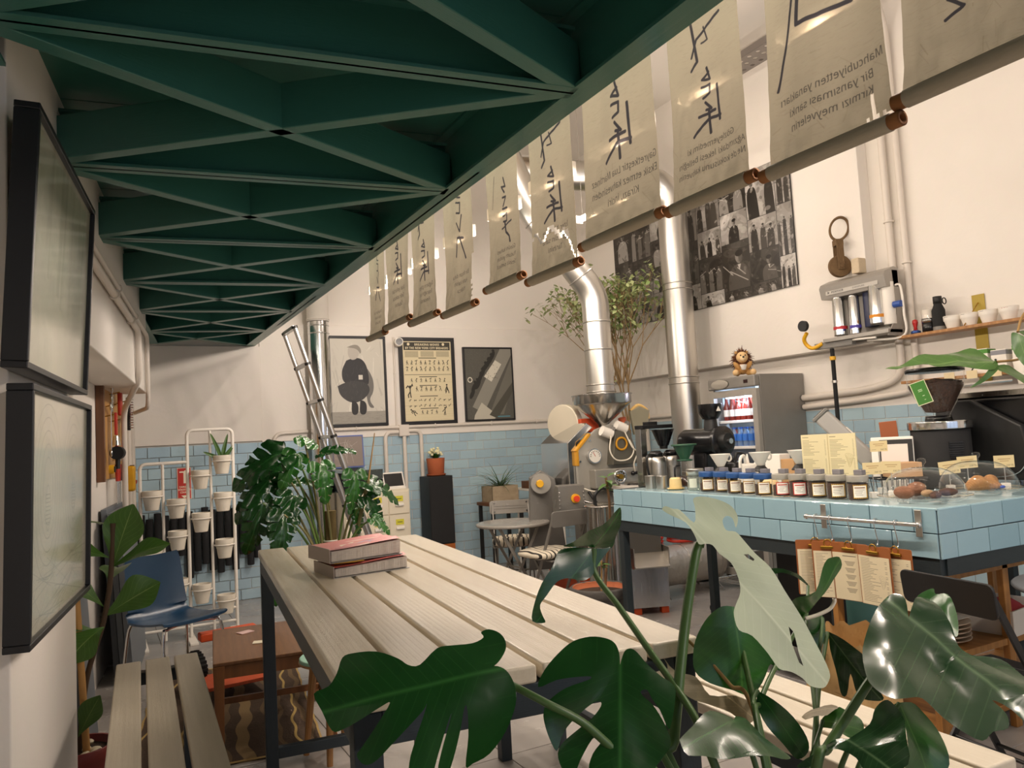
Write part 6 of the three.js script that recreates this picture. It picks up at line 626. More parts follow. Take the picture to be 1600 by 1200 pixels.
// ---------------------------------------------------------------- fridge with bottles
{ const t = thing('drinks_fridge', 'grey glass-door drinks fridge with a bright interior', 'fridge'), x0 = 4.9, x1 = 5.49, z0 = -5.32, z1 = -4.75, g = mat('#8e8a84', 0.45, { metalness: 0.3, map: tone('#938f89', '#86827c', 128, 4) }), zc = (z0 + z1) / 2, w = z1 - z0;
  obj('side_panel', uvm(bx(x1 - x0 - 0.06, 1.8, 0.02, (x0 + x1) / 2 + 0.03, 0.96, z1 - 0.01, 0.004)), g, t); obj('side_panel', uvm(bx(x1 - x0 - 0.06, 1.8, 0.02, (x0 + x1) / 2 + 0.03, 0.96, z0 + 0.01, 0.004)), g, t);
  obj('back_panel', bx(0.02, 1.8, w - 0.042, x1 - 0.01, 0.96, zc, 0), M.white, t); obj('top_panel', bx(x1 - x0 - 0.082, 0.03, w - 0.042, (x0 + x1) / 2 + 0.02, 1.845, zc, 0), g, t); obj('bottom_panel', bx(x1 - x0 - 0.082, 0.12, w - 0.042, (x0 + x1) / 2 + 0.02, 0.12, zc, 0), M.black, t);
  const d = obj('door_frame', [bx(0.045, 1.62, 0.055, x0 + 0.03, 0.93, z0 + 0.028), bx(0.045, 1.62, 0.055, x0 + 0.03, 0.93, z1 - 0.028), bx(0.045, 0.06, w - 0.11, x0 + 0.03, 1.712, zc), bx(0.045, 0.06, w - 0.11, x0 + 0.03, 0.15, zc)], mat('#9d9890', 0.4), t); obj('door_glass', bx(0.008, 1.5, w - 0.11, x0 + 0.03, 0.93, zc, 0), mat('#ffffff', 0.02, { transmission: 1, thickness: 0, ior: 1.3 }), d); obj('door_handle', bx(0.02, 0.4, 0.02, x0 - 0.005, 1.0, z0 + 0.03), M.black, d);
  const hd = obj('header_panel', bx(0.06, 0.1, w, x0 + 0.028, 1.805, zc, 0.012), g, t); obj('oval_badge', lathe([[0.001, 0], [0.11, 0], [0.1, 0.014], [0.001, 0.018]], 0, 0, 0, 32).scale(1, 1, 0.4).rotateX(PI / 2).rotateY(-PI / 2).translate(x0 - 0.002, 1.8, z0 + 0.16), mat('#a09a90', 0.4), hd); obj('thermostat', bx(0.006, 0.03, 0.05, x0 - 0.004, 1.805, z1 - 0.1), mat('#2a1210', 0.3), hd);
  for (const y of [0.7, 1.235, 1.465]) obj('wire_shelf', [...Array.from({ length: 12 }, (_, i) => rod([x0 + 0.08, y, z0 + 0.04 + i * 0.0445], [x1 - 0.04, y, z0 + 0.04 + i * 0.0445], 0.003, 0.003, 6)), bx(0.012, 0.025, w - 0.05, x0 + 0.085, y, zc)], M.white, t);
  obj('interior_lamp', bx(0.03, 0.035, w - 0.16, x0 + 0.12, 1.69, zc + 0.03, 0.006), mat('#eaf2ff', 0.4, { emissive: new THREE.Color(0.75, 0.87, 1), emissiveIntensity: 6 }), t);
  const rl = new THREE.RectAreaLight(new THREE.Color(0.5, 0.72, 1), 60, 0.03, w - 0.16); rl.position.set(x0 + 0.14, 1.665, zc + 0.03); rl.lookAt(x0 + 0.3, 0.8, zc + 0.03); t.add(rl);
  const pts = new THREE.PointLight(new THREE.Color(0.45, 0.68, 1), 1.6); pts.position.set(x0 + 0.16, 1.63, zc); pts.castShadow = true; pts.shadow.radius = 1; t.add(pts);
  const colA = mat('#8c2a1c', 0.2, { transmission: 0.35, thickness: 0 }), colW = mat('#bcd4ea', 0.1, { transmission: 0.7, thickness: 0 }), labA = mat('#e8e2d8', 0.6), labB = mat('#2f6fc0', 0.4);
  const prA = [[0.001, 0], [0.028, 0], [0.03, 0.006], [0.03, 0.12], [0.014, 0.17], [0.012, 0.2], [0.014, 0.203], [0.014, 0.215], [0.001, 0.216]], prW = [[0.001, 0], [0.026, 0], [0.027, 0.006], [0.025, 0.06], [0.027, 0.11], [0.012, 0.15], [0.012, 0.17], [0.001, 0.172]];
  const rows = [[1.469, prA, colA, labA, 'red bottle on top fridge shelf', 'red bottles on the top shelf', 0.075, '#d8d4c8'], [1.239, prW, colW, labB, 'blue-labelled water bottle on middle fridge shelf', 'water bottles on the middle shelf', 0.085, '#2f5fb0'], [0.704, prA, colA, labA, 'red bottle on low fridge shelf', 'red bottles on the low shelf', 0.06, '#b03020']];
  for (const [y, pr, m, lm, l, grp, ly, cap] of rows) for (let j = 0; j < 2; j++) for (let i = 0; i < 7; i++) { const b = thing('drink_bottle', l + ', ' + ['first', 'second', 'third', 'fourth', 'fifth', 'sixth', 'seventh'][i] + ' from the left, ' + (j ? 'back row' : 'front row'), 'bottle', [x0 + 0.14 + j * 0.09, y, z0 + 0.075 + i * 0.07], 0, grp); obj('bottle_body', lathe(pr, 0, 0, 0, 16), (y < 1.3 && y > 0.9 && i === 0) ? colA : m, b); obj('label', lathe([[0.0308, ly - 0.03], [0.0308, ly + 0.03]], 0, 0, 0, 16), lm, b); const H = pr[pr.length - 1][1]; obj('cap', cy(0.0155, 0.0155, 0.014, 0, H - 0.004, 0, 14), mat(cap, 0.4), b); }
}
// plush lion on the fridge
{ const t = thing('plush_lion', 'small plush lion sitting on the fridge, holding a cup', 'plush toy', [5.02, 1.861, -5.0], -0.6), fur = mat('#c8995c', 0.95, { bumpMap: rep(grainT, 4), bumpScale: 0.004 }), face = mat('#d9b583', 0.95); obj('body', loaf(0.05, 0.055, 1.15).rotateZ(PI / 2).translate(0, 0.065, 0), fur, t); obj('head', sp(0.05, 0, 0.165, 0.03, 24), face, t); obj('muzzle', sp(0.026, 0, 0.152, 0.068).scale(1, 1, 1), mat('#e3c79c', 0.95), t); obj('nose', sp(0.009, 0, 0.163, 0.092).scale(1, 1, 1), M.black, t); for (const s of [-1, 1]) { obj('eye', sp(0.006, s * 0.02, 0.18, 0.075), M.black, t); obj('arm', loaf(0.045, 0.02, 1).rotateZ(s * 0.9).translate(s * 0.05, 0.09, 0.04), fur, t); obj('leg', loaf(0.05, 0.026, 1).rotateY(-PI / 2 + s * 0.5).translate(s * 0.055, 0.027, 0.05), fur, t); obj('foot', sp(0.027, s * 0.075, 0.028, 0.09), face, t); obj('ear', sp(0.014, s * 0.045, 0.21, 0.01), fur, t); }
  const mane = []; for (let i = 0; i < 170; i++) { const a = rnd(0, 2 * PI), e = rnd(-0.9, 0.25), d = V3(Math.cos(a), Math.sin(a) * 0.95, e).normalize(), b = V3(0, 0.168, 0.012).addScaledVector(d, 0.036), l = rnd(0.04, 0.085), q = b.clone().addScaledVector(d, l); q.y -= l * 0.45 * (Math.abs(Math.cos(a)) + 0.2); mane.push(rod(b.toArray(), q.toArray(), 0.008, 0.001, 5)); } obj('mane', mane, mat('#5e3720', 0.95), t); obj('small_cup', lathe([[0.001, 0.0], [0.018, 0.0], [0.03, 0.045], [0.027, 0.045], [0.001, 0.006]], -0.005, 0.05, 0.095, 20), M.white, t); }
// ---------------------------------------------------------------- water filter unit with pulley on top
{ const t = thing('water_filter', 'grey wall-mounted water filter unit with steel cartridges', 'water filter'), X = 5.2, g = mat('#a09b94', 0.4, { metalness: 0.4 }); const zA = -4.27, zB = -3.68, zc = (zA + zB) / 2, W = zB - zA;
  obj('back_plate', bx(0.012, 0.52, W, 5.372, 2.3, zc), g, t); obj('hood', ext(poly([[0, 0], [0.02, -0.09], [0.17, -0.09], [0.17, 0.06], [0.13, 0.07], [0.02, 0.03]]), W, 0.004).rotateY(0).translate(X, 2.5, zc), g, t); obj('base_tray', bx(0.17, 0.03, W, X + 0.085, 2.075, zc), g, t); obj('side_cheek', ext(poly([[0, -0.06], [0.17, -0.06], [0.17, 0.44], [0.1, 0.44], [0.12, 0.1]]), 0.01).translate(X, 2.1, zB - 0.005), g, t);
  obj('name_plate', bx(0.002, 0.036, W * 0.8, X + 0.008, 2.455, zc, 0).rotateZ(0), mat('#ffffff', 0.4, { map: ctex(512, 48, (c) => { c.fillStyle = '#b3aea6'; c.fillRect(0, 0, 512, 48); c.fillStyle = '#3e3c3a'; c.font = 'bold 30px sans-serif'; c.fillText('PENTAIR', 56, 35); c.font = '26px sans-serif'; c.fillText('EVERPURE', 270, 35); c.beginPath(); c.moveTo(20, 10); c.lineTo(40, 24); c.lineTo(20, 38); c.fill(); }) }), t);
  for (const [z, r, b, m] of [[-4.14, 0.05, 2.1, '#b52a30'], [-4.0, 0.04, 2.09, '#4a3f9c'], [-3.8, 0.055, 2.14, '#d88a1c']]) { const c = obj('cartridge', lathe([[0.001, 0], [r, 0], [r + 0.003, 0.01], [r, 0.3], [r * 0.7, 0.33], [0.001, 0.33]], X + 0.06, b, z, 28), M.chrome, t); obj('colour_band', lathe([[r + 0.004, 0.05], [r + 0.004, 0.075]], X + 0.06, b, z, 28), mat(m, 0.5), c); }
  obj('inner_cartridge', lathe([[0.001, 0], [0.05, 0], [0.05, 0.3], [0.001, 0.3]], X + 0.12, 2.14, -3.9, 24), mat('#2a2f4a', 0.4), t); obj('cartridge', lathe([[0.001, 0], [0.045, 0], [0.045, 0.32], [0.001, 0.32]], X + 0.09, 2.13, -3.72, 24), M.white, t);
  obj('pressure_gauge', cy(0.045, 0.045, 0.03, 0, 0, 0).rotateZ(PI / 2).translate(X - 0.04, 2.22, -4.42), M.black, t); obj('yellow_hose', tube([[X - 0.03, 2.16, -4.4], [X - 0.02, 2.11, -4.44], [X, 2.06, -4.43], [X, 2.03, -4.37], [X + 0.03, 2.06, -4.3]], 0.016, 30), M.yellow, t); obj('white_tube', tube([[X + 0.1, 2.42, -3.66], [X + 0.1, 2.4, -3.62], [X + 0.1, 2.2, -3.61], [X + 0.1, 2.03, -3.63], [X + 0.05, 2.03, -3.9]], 0.009, 40), M.white, t); obj('blue_valve', cy(0.025, 0.025, 0.06, 0, 0, 0).rotateX(PI / 2).translate(X + 0.08, 2.27, -3.64), mat('#2a4f9c', 0.4), t); obj('white_tube', tube([[X + 0.1, 2.06, -4.1], [X, 2.045, -3.95], [X + 0.02, 2.04, -3.8]], 0.008, 30), M.white, t); obj('manifold', bx(0.05, 0.05, 0.36, X + 0.05, 2.04, -4.2), M.grey, t); obj('wall_lug', [bx(0.02, 0.03, 0.03, 5.355, 2.3, -3.9)], g, t);
  const p = thing('black_pole', 'thin black pole with clamps below the water filter', 'pole', [X + 0.05, 0, -4.23]); obj('pole', rod([0, 0.01, 0], [0, 2.01, 0], 0.017), M.blackMatte, p); obj('yellow_clamp', cy(0.024, 0.024, 0.03, 0, 1.93, 0), M.yellow, p); obj('steel_clamp', cy(0.022, 0.022, 0.02, 0, 1.74, 0), M.steel, p);
  const q = thing('pulley_block', 'rusty old pulley with a large iron ring', 'pulley', [5.3, 2.575, -4.13], -0.5), rust = mat('#6e5638', 0.85, { bumpMap: grainT, bumpScale: 0.003, map: tone('#7c6242', '#58422a', 128, 5) }); obj('wheel', lathe([[0.001, -0.025], [0.085, -0.025], [0.09, -0.015], [0.075, 0], [0.09, 0.015], [0.085, 0.025], [0.001, 0.025]], 0, 0, 0, 32).rotateX(PI / 2).translate(0, 0.092, 0), rust, q); for (const s of [-1, 1]) obj('cheek_strap', bx(0.055, 0.22, 0.012, 0, 0.17, s * 0.035), rust, q); obj('axle', cy(0.018, 0.018, 0.1, 0, 0, 0).rotateX(PI / 2).translate(0, 0.092, 0), rust, q); obj('shackle', bx(0.06, 0.05, 0.08, 0, 0.285, 0), rust, q); obj('iron_ring', torus(0.085, 0.011, 0, 0, 0, 2 * PI, 36).scale(0.85, 1.15, 1).rotateZ(-0.4).translate(0.02, 0.4, 0), rust, q);
  tag(obj('old_brick', warp(bx(0.09, 0.12, 0.07, 5.33, 2.637, -3.98, 0.008), (v) => { v.x += 0.004 * N3(v.y * 40, v.z * 40); }), mat('#c8b79c', 0.9, { bumpMap: grainT, bumpScale: 0.004 })), 'pale worn brick beside the pulley', 'brick'); }
// ---------------------------------------------------------------- wall shelves
{ const t = thing('wall_shelf', 'oak wall shelves on olive straps holding cups and boxes', 'shelf'); for (const y of [2.02, 1.68]) obj('shelf_board', uvm(bx(0.14, 0.022, 1.5, 5.36, y, -2.93), 2), M.oak, t); for (const z of [-3.17, -2.45]) { obj('strap', bx(0.006, 0.62, 0.09, 5.4925, 1.95, z), mat('#a8902a', 0.5), t); obj('stay_rod', rod([5.485, 2.2, z], [5.3, 2.035, z], 0.004), M.brass, t); obj('stay_rod', rod([5.485, 1.86, z], [5.31, 1.695, z], 0.004), M.black, t); } }
const SY = 2.0315, cup = (label, z, art) => { const t = thing('painted_cup', label, 'cup', [5.36, SY, z], -PI / 2, 'white cups on the wall shelf'); obj('cup_body', lathe([[0.001, 0], [0.034, 0], [0.04, 0.004], [0.054, 0.055], [0.058, 0.057], [0.06, 0.09], [0.056, 0.09], [0.05, 0.055], [0.001, 0.006]], 0, 0, 0, 28), M.white, t); const tx = ctex(128, 96, (c) => { c.clearRect(0, 0, 128, 96); c.fillStyle = '#ece6dc'; c.fillRect(0, 0, 128, 96); if (art === 4) { c.fillStyle = '#b3241c'; c.font = 'italic bold 34px sans-serif'; c.fillText('DAY', 30, 34); } else { c.fillStyle = '#4a4650'; for (let i = 0; i < 4; i++) c.fillRect(16, 8 + i * 7, 50 + 14 * (i % 2), 2); c.fillStyle = ['#d8803a', '#8a93b8', '#c04a72'][art % 3]; c.beginPath(); c.ellipse(40, 66, 12, 7, 0.4, 0, 7); c.fill(); c.fillStyle = '#d8b83a'; c.beginPath(); c.ellipse(76, 58, 9, 6, -0.4, 0, 7); c.fill(); c.fillStyle = '#5a3a6a'; c.beginPath(); c.ellipse(62, 74, 8, 4, 0.3, 0, 7); c.fill(); } }); const g = new THREE.CylinderGeometry(0.0608, 0.036, 0.084, 20, 1, true, -0.75, 1.5); obj('painted_print', g.translate(0, 0.047, 0.0015), mat('#ffffff', 0.5, { map: tx }), t); };
cup('white cup with an orange motif, leftmost on the shelf', -3.285, 0); cup('white cup with a faint blue drawing, second on the shelf', -3.165, 1); cup('white cup with pink and yellow marks, third on the shelf', -3.035, 2); cup('white cup with a red word, rightmost on the shelf', -2.9, 4);
{ const t = thing('tamper', 'red handled coffee tamper on the wall shelf', 'tamper', [5.36, SY, -3.57]); obj('base', lathe([[0.001, 0], [0.034, 0], [0.034, 0.022], [0.02, 0.03], [0.001, 0.03]]), mat('#3a5a9c', 0.35, { metalness: 0.5 }), t); obj('handle', lathe([[0.001, 0.028], [0.014, 0.03], [0.011, 0.05], [0.02, 0.085], [0.018, 0.105], [0.001, 0.112]]), mat('#b3201e', 0.3), t); }
{ const t = thing('hand_grinder', 'hand coffee grinder with clear top and black base', 'grinder', [5.36, SY, -3.465]); obj('base', lathe([[0.001, 0], [0.045, 0], [0.045, 0.07], [0.001, 0.07]]), M.blackGloss, t); obj('steel_band', lathe([[0.001, 0.07], [0.047, 0.07], [0.047, 0.1], [0.001, 0.1]]), M.chrome, t); obj('clear_top', lathe([[0.042, 0.1], [0.042, 0.18], [0.036, 0.19], [0.001, 0.192]]), M.glass, t); obj('white_lining', lathe([[0.038, 0.1], [0.038, 0.165], [0.001, 0.166]]), mat('#d8d0c4', 0.6), t); }
{ const t = thing('black_bottle', 'black drinking bottle with a strap loop on the wall shelf', 'bottle', [5.37, SY, -3.39]); obj('bottle_body', lathe([[0.001, 0], [0.042, 0], [0.044, 0.006], [0.044, 0.15], [0.028, 0.19], [0.028, 0.2], [0.001, 0.2]]), M.blackMatte, t); obj('cap', lathe([[0.001, 0.2], [0.03, 0.2], [0.03, 0.25], [0.001, 0.253]]), M.black, t); obj('strap_loop', torus(0.022, 0.004, 0, 0.21, 0.05).rotateY(0), M.black, t); obj('pale_base_band', lathe([[0.0445, 0.004], [0.0445, 0.03]]), M.grey, t); }
[[-3.1, '#4f8a34', 0.17], [-2.98, '#8a8a90', 0.15], [-2.84, '#5a9a3a', 0.17], [-2.72, '#5a9a3a', 0.16]].forEach(([z, c, h], i) => { const t = thing('tea_box', ['white box with a green top, leftmost on the lower shelf', 'white box with a grey top on the lower shelf', 'white box with a green top beside a hanging leaf', 'white box with a green top, rightmost on the lower shelf'][i], 'box', [5.38, 1.6915, z], 0, 'white boxes on the lower shelf'); obj('carton', bx(0.1, h, 0.1, 0, h / 2, 0, 0.003), M.white, t); obj('coloured_band', bx(0.102, 0.03, 0.102, 0, h - 0.02, 0, 0.002), mat(c, 0.6), t); obj('print_dots', [cy(0.008, 0.008, 0.002, 0, 0, 0, 10).rotateZ(PI / 2).translate(-0.051, h * 0.55, -0.02), cy(0.006, 0.006, 0.002, 0, 0, 0, 10).rotateZ(PI / 2).translate(-0.051, h * 0.45, -0.01)], M.black, t); });
for (let i = 0; i < 5; i++) tag(obj('shelf_card', bx(0.003, 0.055, 0.075, 5.282, 1.69, -3.3 + i * 0.16, 0).rotateX(0), mat('#e2cfa6', 0.7)), ['first', 'second', 'third', 'fourth', 'fifth'][i] + ' cream tag on the edge of the lower wall shelf, from the grinder', 'tag', 'tags on the lower shelf');
// ---------------------------------------------------------------- photo collage on the right wall
{ const tx = ctex(1024, 512, (c, w, h) => { c.fillStyle = '#22211f'; c.fillRect(0, 0, w, h); const cells = []; let x = 0; while (x < w) { const cw = w - x < 150 ? w - x : 110 + rnd(0, 60) | 0; let y = 0; while (y < h) { const ch = h - y < 170 ? h - y : 120 + rnd(0, 90) | 0; cells.push([x, y, cw, ch]); y += ch; } x += cw; }
    for (const [X, Y, W, H] of cells) { c.save(); c.beginPath(); c.rect(X + 1, Y + 1, W - 2, H - 2); c.clip(); const dark = rnd() < 0.5, g = (q, a) => `rgba(${q + 5 | 0},${q | 0},${q - 6 | 0},${a})`; c.fillStyle = g(dark ? rnd(20, 60) : rnd(120, 185), 1); c.fillRect(X, Y, W, H);
      const blots = (n, lo, hi, sc) => { for (let i = 0; i < n; i++) { c.fillStyle = g(rnd(lo, hi), rnd(0.15, 0.55)); c.beginPath(); c.ellipse(X + rnd(0, W), Y + rnd(0, H), rnd(2, W * sc), rnd(2, H * sc), rnd(0, 3), 0, 7); c.fill(); } }; blots(26, dark ? 8 : 70, dark ? 90 : 215, 0.3);
      const n = 1 + (rnd(0, 2.4) | 0); for (let k = 0; k < n; k++) { const px = X + W * (k + rnd(0.3, 0.7)) / n, s = Math.min(W / n, H * 0.7) * rnd(0.16, 0.22), py = Y + H * rnd(0.25, 0.42), lean = rnd(-0.4, 0.4) * s, coat = g(dark ? rnd(60, 150) : rnd(20, 60), 1), skin = g(rnd(80, 140), 1); c.fillStyle = coat; c.beginPath(); c.moveTo(px - s * 1.6 + lean, Y + H); c.bezierCurveTo(px - s * 2.1, py + s * 2, px - s * 1.3, py + s * 1.1, px - s * 0.3, py + s * 0.9); c.lineTo(px + s * 0.35, py + s * 0.95); c.bezierCurveTo(px + s * 1.5, py + s * 1.2, px + s * 1.6, py + s * 2.4, px + s * 1.9 + lean, Y + H); c.fill(); c.fillStyle = g(190, 0.8); c.beginPath(); c.moveTo(px - s * 0.25, py + s); c.lineTo(px + s * 0.3, py + s); c.lineTo(px + s * 0.05, py + s * 1.8); c.fill(); c.fillStyle = skin; c.beginPath(); c.ellipse(px, py, s * 0.58, s * 0.86, lean / s * 0.4, 0, 7); c.fill(); c.fillStyle = g(18, 0.95); c.beginPath(); c.ellipse(px - lean * 0.3, py - s * 0.55, s * 0.66, s * 0.45, lean / s * 0.4, 0, 7); c.fill(); c.fillStyle = g(30, 0.5); c.beginPath(); c.ellipse(px + s * 0.25, py + s * 0.1, s * 0.3, s * 0.7, 0, 0, 7); c.fill();
        c.strokeStyle = g(dark ? 190 : 40, 0.7); c.lineWidth = rnd(1, 4); for (let q = 0; q < 3; q++) { c.beginPath(); c.moveTo(px + rnd(-2, 2) * s, py + rnd(1, 3) * s); c.lineTo(px + rnd(-3, 3) * s, py + rnd(0, 4) * s); c.stroke(); } } blots(30, dark ? 10 : 40, dark ? 150 : 220, 0.07); c.restore(); } });
  const t = thing('photo_collage', 'large black and white photo collage on the right wall', 'picture', [5.366, 3.2, -5.92]); obj('print_panel', bx(0.012, 1.16, 2.62, 0, 0, 0, 0), [0, 1, 2, 3, 4, 5].map((i) => (i === 1 ? mat('#ffffff', 0.4, { map: tx }) : M.black)), t); }
// ---------------------------------------------------------------- weeping fig behind the roaster
{ const t = thing('weeping_fig', 'tall airy weeping fig with pale leaves behind the roaster', 'tree', [4.9, 0, -6.55]); obj('pot', lathe([[0.001, 0], [0.17, 0], [0.2, 0.34], [0.21, 0.35], [0.19, 0.35], [0.18, 0.3], [0.001, 0.3]]), M.terracotta, t); obj('soil', cy(0.18, 0.18, 0.02, 0, 0.31, 0), M.soil, t);
  const br = [], tips = []; const grow = (p, d, l, r, k) => { const q = p.clone().addScaledVector(d, l); q.x += rnd(-0.02, 0.02); br.push(sweep([p, p.clone().lerp(q, 0.5).add(V3(rnd(-0.012, 0.012), 0, rnd(-0.012, 0.012))), q], (x) => r * (1 - 0.35 * x), 6)); if (k === 0) { tips.push(q); return; } const n = k > 3 ? 5 : 2 + (rnd() < 0.45); for (let i = 0; i < n; i++) { const s = k > 3 ? 0.5 : 0.42, nd = d.clone().add(V3(rnd(-s, s) * (k > 3 ? 0.55 : 1), rnd(-0.05, 0.25), rnd(-s, s))).normalize(); grow(q, nd, l * rnd(0.62, 0.85), r * 0.62, k - 1); } if (k < 4) tips.push(q.clone().lerp(p, rnd())); };
  obj('trunk', rod([0, 0.3, 0], [0.0, 1.45, 0], 0.03, 0.024), M.bark, t); for (let i = 0; i < 4; i++) grow(V3(0, 1.4, 0), V3(rnd(-0.2, 0.2), 1, rnd(-0.2, 0.2)).normalize(), 0.52, 0.014, 4); obj('branches', br, M.bark, t);
  const lg = leafAt([0, 0, 0], [0, -0.35, 1], [0, 1, 0.3], 0.075, 0.038, { droop: 0.4, nt: 5, nu: 1 }), sets = [[], []]; const T2 = tips.filter((p) => p.y > 1.3); const m4 = new THREE.Matrix4(), put = []; for (let i = 0; i < 1500; i++) { const p = T2[rnd(0, T2.length) | 0], hi = p.y > 2.45 || rnd() < 0.07; if (!hi) continue; put.push(p.clone().add(V3(rnd(-0.09, 0.09), rnd(-0.09, 0.07), rnd(-0.09, 0.09)))); }
  for (const [k, m] of [[0, LM.ficus], [1, LM.ficus2]]) { const sel = put.filter((_, i) => i % 3 === 0 ? k === 1 : k === 0), im = new THREE.InstancedMesh(lg, m, sel.length); im.name = 'foliage'; im.userData.kind = 'stuff'; im.castShadow = im.receiveShadow = true; sel.forEach((p, i) => { m4.compose(p, new THREE.Quaternion().setFromEuler(new THREE.Euler(rnd(-0.5, 0.6), rnd(0, 6.28), rnd(-0.4, 0.4))), V3(1, 1, 1).multiplyScalar(rnd(0.65, 1.15))); im.setMatrixAt(i, m4); }); t.add(im); } }
// ---------------------------------------------------------------- under and beside the bar
{ const t = thing('wooden_shelf_unit', 'light wooden shelf unit under the bar end', 'shelf', [3.75, 0, -2.36]), m = mat('#ffffff', 0.5, { map: rep(woodT('#c08a48', '#a06c34'), 1) }); for (const y of [0.38, 0.1]) obj('shelf_board', uvm(bx(1.3, 0.03, 0.5, 0, y, 0), 2), m, t); for (const z of [-0.24, 0.24]) obj('top_rail', uvm(bx(1.3, 0.05, 0.03, 0, 0.73, z), 2), m, t); for (const x of [-0.63, -0.1, 0.3, 0.63]) for (const z of [-0.24, 0.24]) obj('post', uvm(bx(0.045, 0.76, 0.03, x, 0.38, z), 2), m, t); }
for (let i = 0; i < 5; i++) { const t = tag(obj('dinner_plate', lathe([[0.001, 0], [0.09, 0], [0.125, 0.014], [0.128, 0.018], [0.12, 0.018], [0.085, 0.006], [0.001, 0.005]], 3.4, 0.3955 + i * 0.0185, -2.28, 40), mat('#d3bda6', 0.45)), ['lowest', 'second lowest', 'middle', 'second highest', 'topmost'][i] + ' beige plate in the stack behind the black chair', 'plate', 'stack of plates'); }
tag(obj('paper_sheet', bx(0.2, 0.002, 0.14, 3.42, 0.4895, -2.28, 0), M.white), 'white paper lying on the stack of plates', 'paper');
{ const t = thing('white_tray', 'white plastic tray on the wooden shelf unit', 'tray', [3.82, 0.3955, -2.26], 0.1); obj('tray_base', bx(0.36, 0.012, 0.3, 0, 0.006, 0), M.white, t); for (const s of [-1, 1]) { obj('tray_side', bx(0.36, 0.11, 0.01, 0, 0.06, s * 0.145), M.white, t); obj('tray_end', bx(0.01, 0.11, 0.28, s * 0.175, 0.06, 0), M.white, t); } tag(obj('red_cloth', warp(new THREE.SphereGeometry(1, 24, 14), (v) => { const k = 1 + 0.2 * N3(v.x * 3, v.y * 3, v.z * 3); v.set(3.84 + v.x * 0.12 * k, 0.47 + v.y * 0.055 * k, -2.26 + v.z * 0.1 * k); }), mat('#9c3038', 0.8)), 'crumpled red cloth lying in the white tray', 'cloth'); }
foldChair('black folding chair in front of the clipboard menus', [2.93, 0, -1.74], PI / 2 - 0.17, mat('#151516', 0.45), M.chrome);
{ const t = thing('round_table', 'dark grey round metal table at the bar end', 'table', [3.4, 0, -1.58]); obj('table_top', lathe([[0.001, 0.72], [0.31, 0.72], [0.315, 0.726], [0.315, 0.734], [0.308, 0.74], [0.001, 0.74]], 0, 0, 0, 48), mat('#6f7174', 0.45), t); for (const s of [-1, 1]) { obj('folding_leg', bar([-0.22, 0.01, s * 0.14], [0.2, 0.715, s * 0.14], 0.01, 0.028), M.black, t); obj('folding_leg', bar([0.22, 0.01, s * 0.12], [-0.2, 0.715, s * 0.12], 0.01, 0.028), M.black, t); } obj('cross_rod', rod([-0.01, 0.36, -0.14], [-0.01, 0.36, 0.14], 0.006), M.black, t); }
{ const t = thing('mint_bin', 'mint green pedal bin behind the clipboard menus', 'bin', [4.4, 0, -3.5]); obj('bin_body', lathe([[0.001, 0], [0.15, 0], [0.155, 0.01], [0.155, 0.46], [0.001, 0.46]], 0, 0, 0, 40), mat('#6fa8a0', 0.4), t); obj('bin_lid', lathe([[0.001, 0.52], [0.1, 0.515], [0.15, 0.49], [0.16, 0.463], [0.001, 0.462]], 0, 0, 0, 40), mat('#78b0a8', 0.4), t); obj('pedal', bx(0.06, 0.015, 0.05, -0.17, 0.02, 0.06), M.black, t); }
{ const t = thing('steel_trolley', 'chrome wire trolley behind the bar', 'trolley', [4.35, 0, -4.45]); for (const sx of [-1, 1]) for (const sz of [-1, 1]) obj('post', rod([sx * 0.17, 0.06, sz * 0.2], [sx * 0.17, 0.8, sz * 0.2], 0.014), M.chrome, t); for (const sx of [-1, 1]) for (const sz of [-1, 1]) obj('castor', cy(0.03, 0.03, 0.025, 0, 0, 0).rotateZ(PI / 2).translate(sx * 0.17, 0.03, sz * 0.2), M.black, t); for (const y of [0.25, 0.5, 0.78]) obj('wire_shelf', [...Array.from({ length: 9 }, (_, i) => rod([-0.17 + i * 0.0425, y, -0.2], [-0.17 + i * 0.0425, y, 0.2], 0.003, 0.003, 6)), rod([-0.17, y, -0.2], [0.17, y, -0.2], 0.005), rod([-0.17, y, 0.2], [0.17, y, 0.2], 0.005)], M.chrome, t); obj('black_corner', bx(0.06, 0.06, 0.06, -0.17, 0.76, 0.2), M.black, t); }
